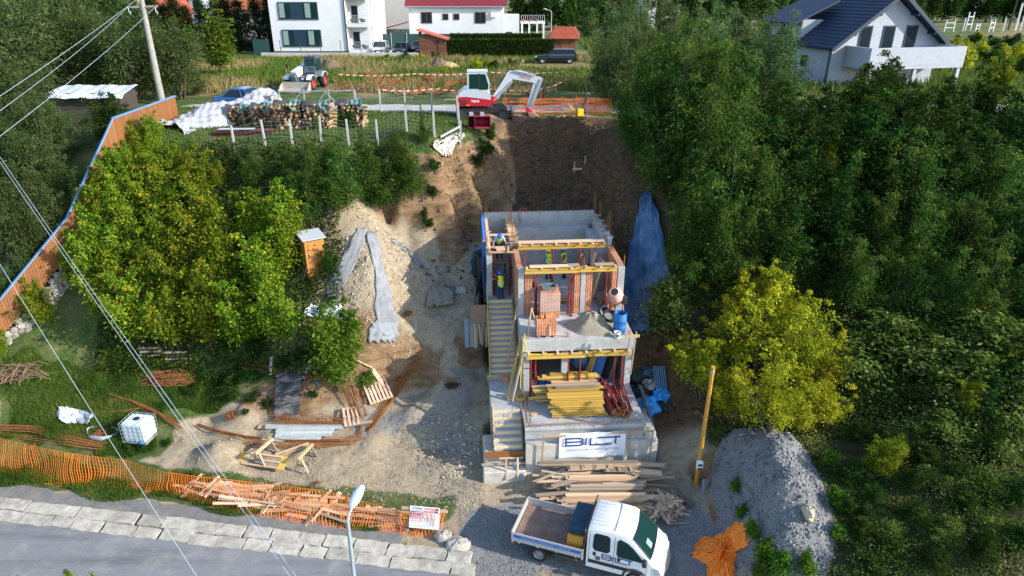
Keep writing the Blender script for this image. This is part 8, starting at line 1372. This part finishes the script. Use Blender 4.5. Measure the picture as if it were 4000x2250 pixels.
grove('locust_tree', 'tall feathery locust tree right of the cut', 'locust', [(2620,760,6),(2740,840,7),(2870,840,6),(2540,620,5.5),(2650,640,6.5),(2760,660,6.5),(2880,680,6),(2500,520,5),(2640,520,6),(2780,540,5.5),(2700,960,4.6),(2820,980,5),(2920,960,5),(2690,1090,3.4),(2820,1110,4.2),(2930,1120,4.2)], 'locust trees right of the cut', 'tree', .95)
grove('willow_tree', 'pale willow tree beside the upper track', 'willow', [(2430,440,6),(2520,425,7),(2620,420,7),(2370,400,5),(2750,400,6.5),(2440,360,7),(2570,340,7),(2880,420,6.5),(3000,430,6.5),(2940,350,6)], 'willows beside the upper track', 'tree', .95, pz)
grove('golden_maple', 'golden yellow maple on the right bank', 'gold', [(2740,1540,3.6),(2860,1640,3.6),(3000,1690,3.6),(3120,1680,3.2),(2830,1430,4.2),(2960,1470,4.8),(3080,1500,4.4),(2990,1330,4.6),(3180,1590,3.0),(2670,1470,2.6),(3240,1500,2.8),(3220,1660,2.2),(2880,1300,3.6)], 'golden maples on the right bank', 'tree', 1.0)
tree('red_bush', 'dark red leaved bush beside the tarpaulin', 'weed', G(2610, 1260), 2.2, 1.0, None, 'bush')
grove('hazel_bush', 'dark green bush on the shaded right hillside', 'hazel', [(2950,600,4),(3080,600,3.6),(3200,560,3.4),(3320,540,4.2),(3440,520,4.4),(3560,540,3.8),(3700,540,3.6),(3820,560,4),(3950,560,4.2),(3000,760,4.6),(3140,780,4.8),(3280,780,5),(3420,760,5),(3560,760,5),(3700,770,4.8),(3850,780,4.8),(3980,760,4.8),(3100,930,4.6),(3400,930,4.6),(3700,930,4.6),(3250,1080,4),(3860,1080,4),(3000,1120,4)], 'dark bushes on the right hillside', 'bush', 1.1)
grove('shade_locust', 'shaded locust bush on the right hillside', 'locust', [(3250,920,4.6),(3550,920,4.6),(3850,930,4.6),(3400,1080,4.2),(3560,1090,4),(3700,1090,4),(3980,1080,4),(3300,1230,3.6),(3480,1240,3.4),(3650,1240,3.4),(3820,1240,3.4),(3980,1240,3.4)], 'shaded locusts on the right hillside', 'bush', 1.05)
grove('yellow_bush', 'yellowish bush among the dark trees on the right', 'maple', [(3200,880,3.8,.7),(3280,700,3,.7),(3880,420,3.4,.9)], 'yellowish bushes on the right hillside', 'bush')
grove('low_bush', 'low tangled bush on the lower right slope', 'weed', [(3300,1400,1.6),(3450,1380,1.7),(3620,1400,1.7),(3800,1380,1.9),(3960,1400,1.9),(3350,1560,.9),(3520,1550,1.1),(3700,1540,1.3),(3880,1560,1.3),(3560,1720,.8),(3760,1700,1.2),(3920,1720,1.0),(3650,1880,.6),(3850,1900,.7),(3450,2050,.5),(3700,2080,.5),(3900,2080,.6)], 'low bushes on the lower right slope', 'bush', 1.9)
grove('creeper_bush', 'yellowish climber bush on the lower right slope', 'maple', [(3440,1850,1.7,1.2),(3760,1640,1.8,1.0),(3900,1480,1.8,1.1)], 'climber bushes on the lower right slope', 'bush')
grove('slope_bush', 'green bush on the lower right slope', 'hazel', [(3320,1500,1.7),(3480,1460,1.8),(3640,1490,1.8),(3850,1640,1.8),(3960,1560,2),(3560,1620,1.2),(3680,1760,1.2),(3880,1800,1.3),(3550,1900,.9),(3780,1980,1),(3960,1960,1.2),(3350,1700,1),(3320,1980,.8),(3480,2140,.8),(3650,2200,.9),(3850,2180,1),(3980,2140,1),(3330,1880,.9),(3400,1960,.9),(3560,2020,.9),(3360,2080,.7),(3420,2220,.8),(3720,1880,1.1),(3620,1820,1),(3480,1780,1.1),(3830,1720,1.4)], 'green bushes on the lower right slope', 'bush', 1.35)
grove('bank_shrub', 'green shrub at the edge of the grey rubble heap', 'gshrub', [(2950,2080,.7),(2990,2160,.8),(3020,2230,.9),(2960,2240,.7),(2900,2010,.5),(3240,1800,.7),(3280,1960,.7),(3270,2080,.6),(3160,2230,.7),(2880,1900,.5)], 'shrubs at the rubble heap edge', 'shrub')
grove('slope_shrub', 'small green shrub on the bare ground of the site', 'shrub', [(1690,750,.7),(1670,880,.6),(1660,830,.4),(1900,590,1.0),(1920,540,.9),(1870,640,.8),(1700,640,.7),(1040,1580,.5),(990,1560,.6),(900,1560,.5),(760,1540,.7),(960,1610,.4),(1220,1540,.4),(1210,1100,.5),(650,1735,.4),(560,1760,.5),(500,1755,.4),(900,1500,.9),(980,1480,.9),(820,1480,.9),(1110,1410,.8),(1200,1400,.9),(1000,1390,1),(1280,1390,.8)], 'small shrubs on the bare ground', 'shrub')
grove('far_tree', 'big dark tree on the far field edge', 'far', [(2060,110,9),(2110,100,10),(2190,118,9),(2250,112,10),(2320,105,10),(2420,100,9),(2560,98,9),(2680,92,10),(2790,95,9),(2890,100,9),(2980,92,8),(3060,90,8),(2020,80,6),(2480,60,9),(2640,55,9),(2840,50,10),(3100,70,8)], 'big trees on the far field edge', 'tree', 1, pz)
grove('far_row_tree', 'tree of the far row behind the navy roofed house', 'far', [(3560,82,8),(3630,80,8),(3700,78,9),(3770,77,8),(3850,78,9),(3920,78,9),(3990,80,9),(3500,70,8),(4040,80,9)], 'far tree row at the upper right', 'tree', 1, pz)
grove('far_willow', 'grey willow by the far field', 'farwillow', [(2400,165,6.5),(2500,150,6),(2720,140,5.5),(2870,160,6),(3000,175,6),(3050,140,6),(2300,150,5)], 'grey willows by the far field', 'tree', 1, pz)
grove('yellow_shrub', 'yellow shrub in the rough field on the right', 'yshrub', [(2670,190,1.8),(2710,200,2),(2750,215,2),(2700,165,1.6),(2790,185,1.8),(2830,225,1.8),(3770,210,1.8),(3830,220,2),(3700,225,2.4),(3740,280,2.6),(3900,240,2),(3960,225,1.8),(3990,260,2),(3820,160,1.6),(3640,140,1.6),(1650,235,.9),(1735,290,.8),(1865,272,1.1),(1900,265,1.0),(1620,262,.7)], 'yellow shrubs in the fields', 'shrub', 1, pz)
grove('field_shrub', 'dark shrub in the far rough field', 'shrub', [(3800,175,1.6),(3880,190,1.7),(3950,180,1.6),(3860,255,2),(3980,300,2),(1930,268,.9),(2000,262,.9),(2060,100,1.6),(2090,125,1.4),(2030,120,1.4),(2920,200,1.5),(2980,220,1.6),(1700,232,.8),(1510,232,.7),(1580,235,.8),(1590,225,.9)], 'dark shrubs in the far field', 'shrub', 1.3, pz)
near = P(330, 2235, 2.0); tree('roadside_tree', 'leafy top of a small tree at the bottom left edge of the road', 'maple', (near[0], near[1]-.6, 0), 2.8, .45); near = P(125, 2250, 2.0); tree('roadside_tree', 'smaller leafy tree top left of the other at the bottom edge', 'maple', (near[0], near[1]-.7, 0), 2.5, .4)
tree('ivy', 'ivy growing over the rightmost firewood stack', 'shrub', (P(1362, 520, 12)[0], P(1362, 520, 12)[1]-.05, 12), 1.7, .7, None, 'plant'); tree('ivy', 'green creeper on the second firewood stack', 'gshrub', (P(1250, 535, 12)[0], P(1250, 535, 12)[1]-.05, 12), 1.4, .4, None, 'plant')
# clipped hedges by the houses
def box_hedge(label, x0, x1, y0, y1, h):
    rs = np.random.default_rng(int(h*100)); n = int((x1-x0)*h*190); t_ = thing('clipped_hedge', label, 'hedge', ((x0+x1)/2, y0, 12)); W_ = x1-x0; p_ = np.stack([rs.uniform(-W_/2, W_/2, n), rs.uniform(0, .25, n)*rs.random(n), rs.uniform(0, h, n)], 1); m = n//2; p2 = np.stack([rs.uniform(-W_/2, W_/2, m), rs.uniform(0, y1-y0, m), h+rs.normal(0, .06, m)], 1)
    link('foliage', leaf_mesh('foliage', np.concatenate([p_, p2]), .24, LM['hazel'], rs, .6, np.clip(rs.normal(.5, .2, n+m), 0, 1)), t_); obj('inner_twigs', MB().bx(-W_/2+.1, W_/2-.1, .3, y1-y0, 0, h-.1), M('hedge_core', (.02, .03, .01), 1), t_)
box_hedge('front clipped green hedge between the brown shed and red roofed shed', P(1745, 222, 12)[0], P(2165, 222, 12)[0], 87.6, 88.6, 2.0); box_hedge('rear taller clipped hedge in front of the maroon roof house', -8.2, 4.0, 94.5, 95.5, 2.2)
# ------------------------------------------------------------------ grass, undergrowth, stones (stuff)
def blades(name, X, Y, h, w_, mat, seed, lab, tint=None):
    rs = np.random.default_rng(seed); n = len(X); Z = hzv(X, Y); a = rs.uniform(0, 6.28, n); hh = h*rs.uniform(.5, 1.3, n); le = hh*rs.uniform(.1, .6, n); b_ = rs.uniform(0, 6.28, n); c_, s_ = np.cos(a)*w_, np.sin(a)*w_
    v = np.stack([np.stack([X-c_, Y-s_, Z-.02], 1), np.stack([X+c_, Y+s_, Z-.02], 1), np.stack([X+np.cos(b_)*le, Y+np.sin(b_)*le, Z+hh], 1)], 1).reshape(-1, 3); me = np_mesh(bpy.data.meshes.new(name), v, np.arange(3*n).reshape(-1, 3)); me.materials.append(mat)
    at = me.attributes.new('tint', 'FLOAT', 'POINT'); at.data.foreach_set('value', np.repeat(rs.random(n) if tint is None else np.clip(tint, 0, 1), 3).astype(np.float32)); o = link(name, me); tag(o, lab, 'grass', kind='stuff')
def scatter(poly, n, seed, px=True):
    pts = [G(u, v) for u, v in poly] if px else poly; rs = np.random.default_rng(seed); xs = [p_[0] for p_ in pts]; ys = [p_[1] for p_ in pts]; X = rs.uniform(min(xs), max(xs), n*3); Y = rs.uniform(min(ys), max(ys), n*3); k = poly_sd(X, Y, pts)+fbm(X, Y, 1.5, 3, seed)*1.4 > 0; return X[k][:n], Y[k][:n]
X, Y = scatter([(0,1390),(300,1360),(760,1390),(900,1480),(940,1540),(800,1600),(660,1640),(610,1760),(480,1790),(0,1720)], 42000, 1); cl_ = fbm(X, Y, 1.2, 3, 4); blades('lawn_grass', X, Y, .16+.12*np.clip(cl_+.3, 0, 1), .016, LM['grass'], 1, 'green grass on the left yard slope', .45+.6*cl_+rng.normal(0, .18, len(X)))
S_ = rng.uniform(-8, 16.5, 30000); Q_ = rng.uniform(.85, 2.1, 30000); Q_ = Q_+.35*np.sin(S_*1.1); X = RA[0]+RE[0]*S_+.1481*Q_; Y = RA[1]+RE[1]*S_+.9889*Q_; k = fbm(X, Y, 1.2, 3, 8) > -.22-.1*(S_ < 9); blades('verge_grass', X[k], Y[k], .2, .016, LM['grass'], 2, 'rough green verge grass along the sidewalk', .4+.8*fbm(X[k], Y[k], 2, 3, 6)+rng.normal(0, .15, k.sum()))
X = rng.uniform(-40, 12, 60000); Y = 57+30*rng.random(60000)**1.1; far_ok = (np.hypot((X-te[0])/3.2, (Y-te[1])/5) > 1)&(np.hypot((X-5.0)/4.5, (Y-78.5)/4) > 1); X, Y = X[far_ok], Y[far_ok]; k = fbm(X, Y, 5, 3, 12)+.25*np.sin(Y*.33+.6)*1.0+rng.normal(0, .1, len(X)) > .02; blades('dry_field_grass', X[k], Y[k], .55, .05, LM['dry'], 3, 'tall dry grass on the upper field'); k2 = (~k) & (Y > 58); blades('green_field_grass', X[k2], Y[k2], .4, .05, LM['grass'], 4, 'tall green grass on the upper field', .6+rng.normal(0, .2, k2.sum()))
X = rng.uniform(-22, -1.5, 22000); Y = rng.uniform(37.2, 47, 22000); blades('terrace_grass', X, Y, .14, .022, LM['grass'], 5, 'short grass around the firewood stacks'); X = rng.uniform(10, 60, 30000); Y = 55+60*rng.random(30000); blades('rough_field_grass', X, Y, .7, .07, LM['shade'], 6, 'rough brownish growth on the right field', .55+rng.normal(0, .2, 30000))
n = 120000; X = rng.uniform(8.6, 26, n); Y = rng.uniform(12, 30, n); k = (X > 8.6+.6*np.sin(Y))&(((X-9.9)/1.8)**2+((Y-20.6)/3.8)**2 > 1)&(fbm(X, Y, 2.2, 3, 15) > -.3); X, Y = X[k], Y[k]; hgt = np.clip(.35+fbm(X, Y, 2.4, 3, 16)*1.3, .05, .9); pos = np.stack([X, Y, hzv(X, Y)+hgt*rng.random(len(X))], 1); tag(link('slope_undergrowth', leaf_mesh('slope_undergrowth', pos, .095, LM['shade'], rng, .5, np.clip(.45+fbm(X, Y, 3, 3, 17)*.9+rng.normal(0, .17, len(X)), 0, 1))), 'tangled undergrowth covering the lower right slope', 'undergrowth', kind='stuff')
n = 30000; X = rng.uniform(-21, -8.2, n); Y = rng.uniform(28, 38, n); Z = hzv(X, Y); k = (Z > 2.3)&(Z < 11.7)&(X < -9-(Y-34)*.2); pos = np.stack([X, Y, Z+rng.random(n)*.7], 1)[k]; tag(link('slope_groundcover', leaf_mesh('slope_groundcover', pos, .17, LM['hazel'], rng, .6)), 'leafy ground cover under the left slope bushes', 'ground cover', kind='stuff')
n = 14000; X = rng.uniform(8, 24, n); Y = rng.uniform(29, 47, n); Z = hzv(X, Y); pos = np.stack([X, Y, Z+rng.random(n)*1.2], 1); tag(link('hillside_groundcover', leaf_mesh('hillside_groundcover', pos, .24, LM['hazel'], rng, .6)), 'leafy ground cover under the right hillside trees', 'ground cover', kind='stuff')
def stones(name, lab, X, Y, r_, mat, seed):
    rs = np.random.default_rng(seed); n = len(X); Z = hzv(X, Y); o8 = np.array([(1, 0, 0), (-1, 0, 0), (0, 1, 0), (0, -1, 0), (0, 0, 1), (0, 0, -1), (.6, .6, .6), (-.6, .6, -.6)])[:6]; v = o8[None]*rs.uniform(.55, 1.2, (n, 6, 1)); an = rs.uniform(0, 6.28, n); c_, s_ = np.cos(an)[:, None], np.sin(an)[:, None]; vx = v[:, :, 0]*c_-v[:, :, 1]*s_; vy = v[:, :, 0]*s_+v[:, :, 1]*c_; vz = v[:, :, 2]*.7+.5*vx*rs.uniform(-1, 1, (n, 1)); rr = r_[:, None] if hasattr(r_, '__len__') else r_
    V = np.stack([vx*rr+X[:, None], vy*rr+Y[:, None], vz*rr+Z[:, None]+.25*rr], 2).reshape(-1, 3); f8 = np.array([(0, 2, 4), (2, 1, 4), (1, 3, 4), (3, 0, 4), (2, 0, 5), (1, 2, 5), (3, 1, 5), (0, 3, 5)]); F = (f8[None]+np.arange(n)[:, None, None]*6).reshape(-1, 3); me = np_mesh(bpy.data.meshes.new(name), V, F); me.materials.append(mat); at = me.attributes.new('tint', 'FLOAT', 'POINT'); at.data.foreach_set('value', np.repeat(rs.random(n), 6).astype(np.float32)); tag(link(name, me), lab, 'stones', kind='stuff')
def stone_mat(name, stops):
    m = bpy.data.materials.new(name); m.use_nodes = True; t = m.node_tree; b = t.nodes['Principled BSDF']; b.inputs['Roughness'].default_value = .95; a = t.nodes.new('ShaderNodeAttribute'); a.attribute_name = 'tint'; t.links.new(ramp(t, a.outputs['Fac'], stops), b.inputs['Base Color']); return m
STT = stone_mat('tan_rubble', [(0, (.20, .155, .10)), (.5, (.40, .33, .235)), (1, (.60, .55, .46))]); STG = stone_mat('grey_rubble', [(0, (.08, .085, .09)), (.5, (.17, .18, .19)), (1, (.29, .30, .31))])
X, Y = scatter([(1250,1130),(1330,960),(1420,825),(1530,900),(1640,1010),(1650,1180),(1640,1380),(1500,1360),(1330,1260)], 6000, 3); stones('heap_rubble', 'tan stones and rubble covering the spoil heap', X, Y, .015+.07*rng.random(len(X))**5, STT, 1)
X, Y = scatter([(1640,1450),(1860,1300),(1880,1840),(1900,1900),(1750,1960),(1560,1760),(1450,1720),(1560,1560)], 6500, 4); stones('yard_gravel', 'loose grey gravel and stones on the track', X, Y, .012+.04*rng.random(len(X))**5, STG, 2)
X, Y = scatter([(1660,1650),(1850,1600),(1880,1830),(1900,1880),(1750,1850),(1640,1740)], 900, 14); stones('yard_rubble', 'pale broken stones beside the base wall', X, Y, .025+.09*rng.random(len(X))**4, STT, 12)
X, Y = scatter([(700,1650),(1500,1720),(1900,1900),(1900,2050),(1600,1990),(760,1870)], 5000, 5); stones('yard_pebbles', 'small pebbles scattered over the bare yard', X, Y, .012+.04*rng.random(len(X))**4, STT, 3)
X, Y = scatter([(1780,1990),(2000,1990),(2500,1950),(2750,1950),(2950,2150),(2950,2245),(1850,2245)], 9000, 6); stones('parking_gravel', 'grey gravel round the truck', X, Y, .014+.02*rng.random(len(X)), STG, 4)
a = rng.uniform(0, 6.28, 9000); r_ = np.sqrt(rng.random(9000)); X = 9.9+1.75*r_*np.cos(a)+.2*rng.standard_normal(9000); Y = 20.6+3.8*r_*np.sin(a); stones('rubble_heap_stones', 'blue grey broken stone on the rubble heap at the right', X, Y, .018+.075*rng.random(9000)**6, STG, 5)
X = rng.uniform(.3, 5.5, 260); Y = rng.uniform(38.6, 45, 260); stones('soil_litter', 'pale litter and stones specking the dark cut', X, Y, .02+.035*rng.random(260), STG, 7)
CLD = stone_mat('brown_soil_clods', [(0, (.05, .032, .02)), (.5, (.11, .075, .046)), (1, (.22, .16, .10))]); n = 3200; X = rng.uniform(-5, 7.5, n); Y = rng.uniform(33, 45.6, n); Zc = hzv(X, Y); k = (Zc > 4.6)&(Zc < 11.9); X, Y = X[k], Y[k]; stones('soil_clods', 'brown clods of soil on the cut banks', X, Y, .025+.14*rng.random(len(X))**5, CLD, 8)
X, Y = scatter([(1650,1120),(1700,1010),(1860,960),(1880,1250),(1700,1320),(1640,1250)], 1500, 24); stones('pit_rubble', 'loose tan stones on the pit floor left of the house', X, Y, .015+.06*rng.random(len(X))**5, STT, 9)
br = thing('brushwood_pile', 'pile of dry brown branches at the left edge of the grass', 'brushwood', G(40, 1470)); rs_ = random.Random(9)
for i in range(70): a = rs_.uniform(0, PI); L = rs_.uniform(.5, 1.3); x_, y_ = rs_.gauss(0, .7), rs_.gauss(0, .45); z = rs_.uniform(.05, .5); obj('branch', MB().tube([(x_-L*math.cos(a), y_-L*math.sin(a)*.7, max(.02, z-.15)), (x_+.1, y_, z+.12), (x_+L*math.cos(a), y_+L*math.sin(a)*.7, z*.6)], [.022, .018, .008], 4), M('dry_branch', (.20, .13, .085), .9, .25), br)
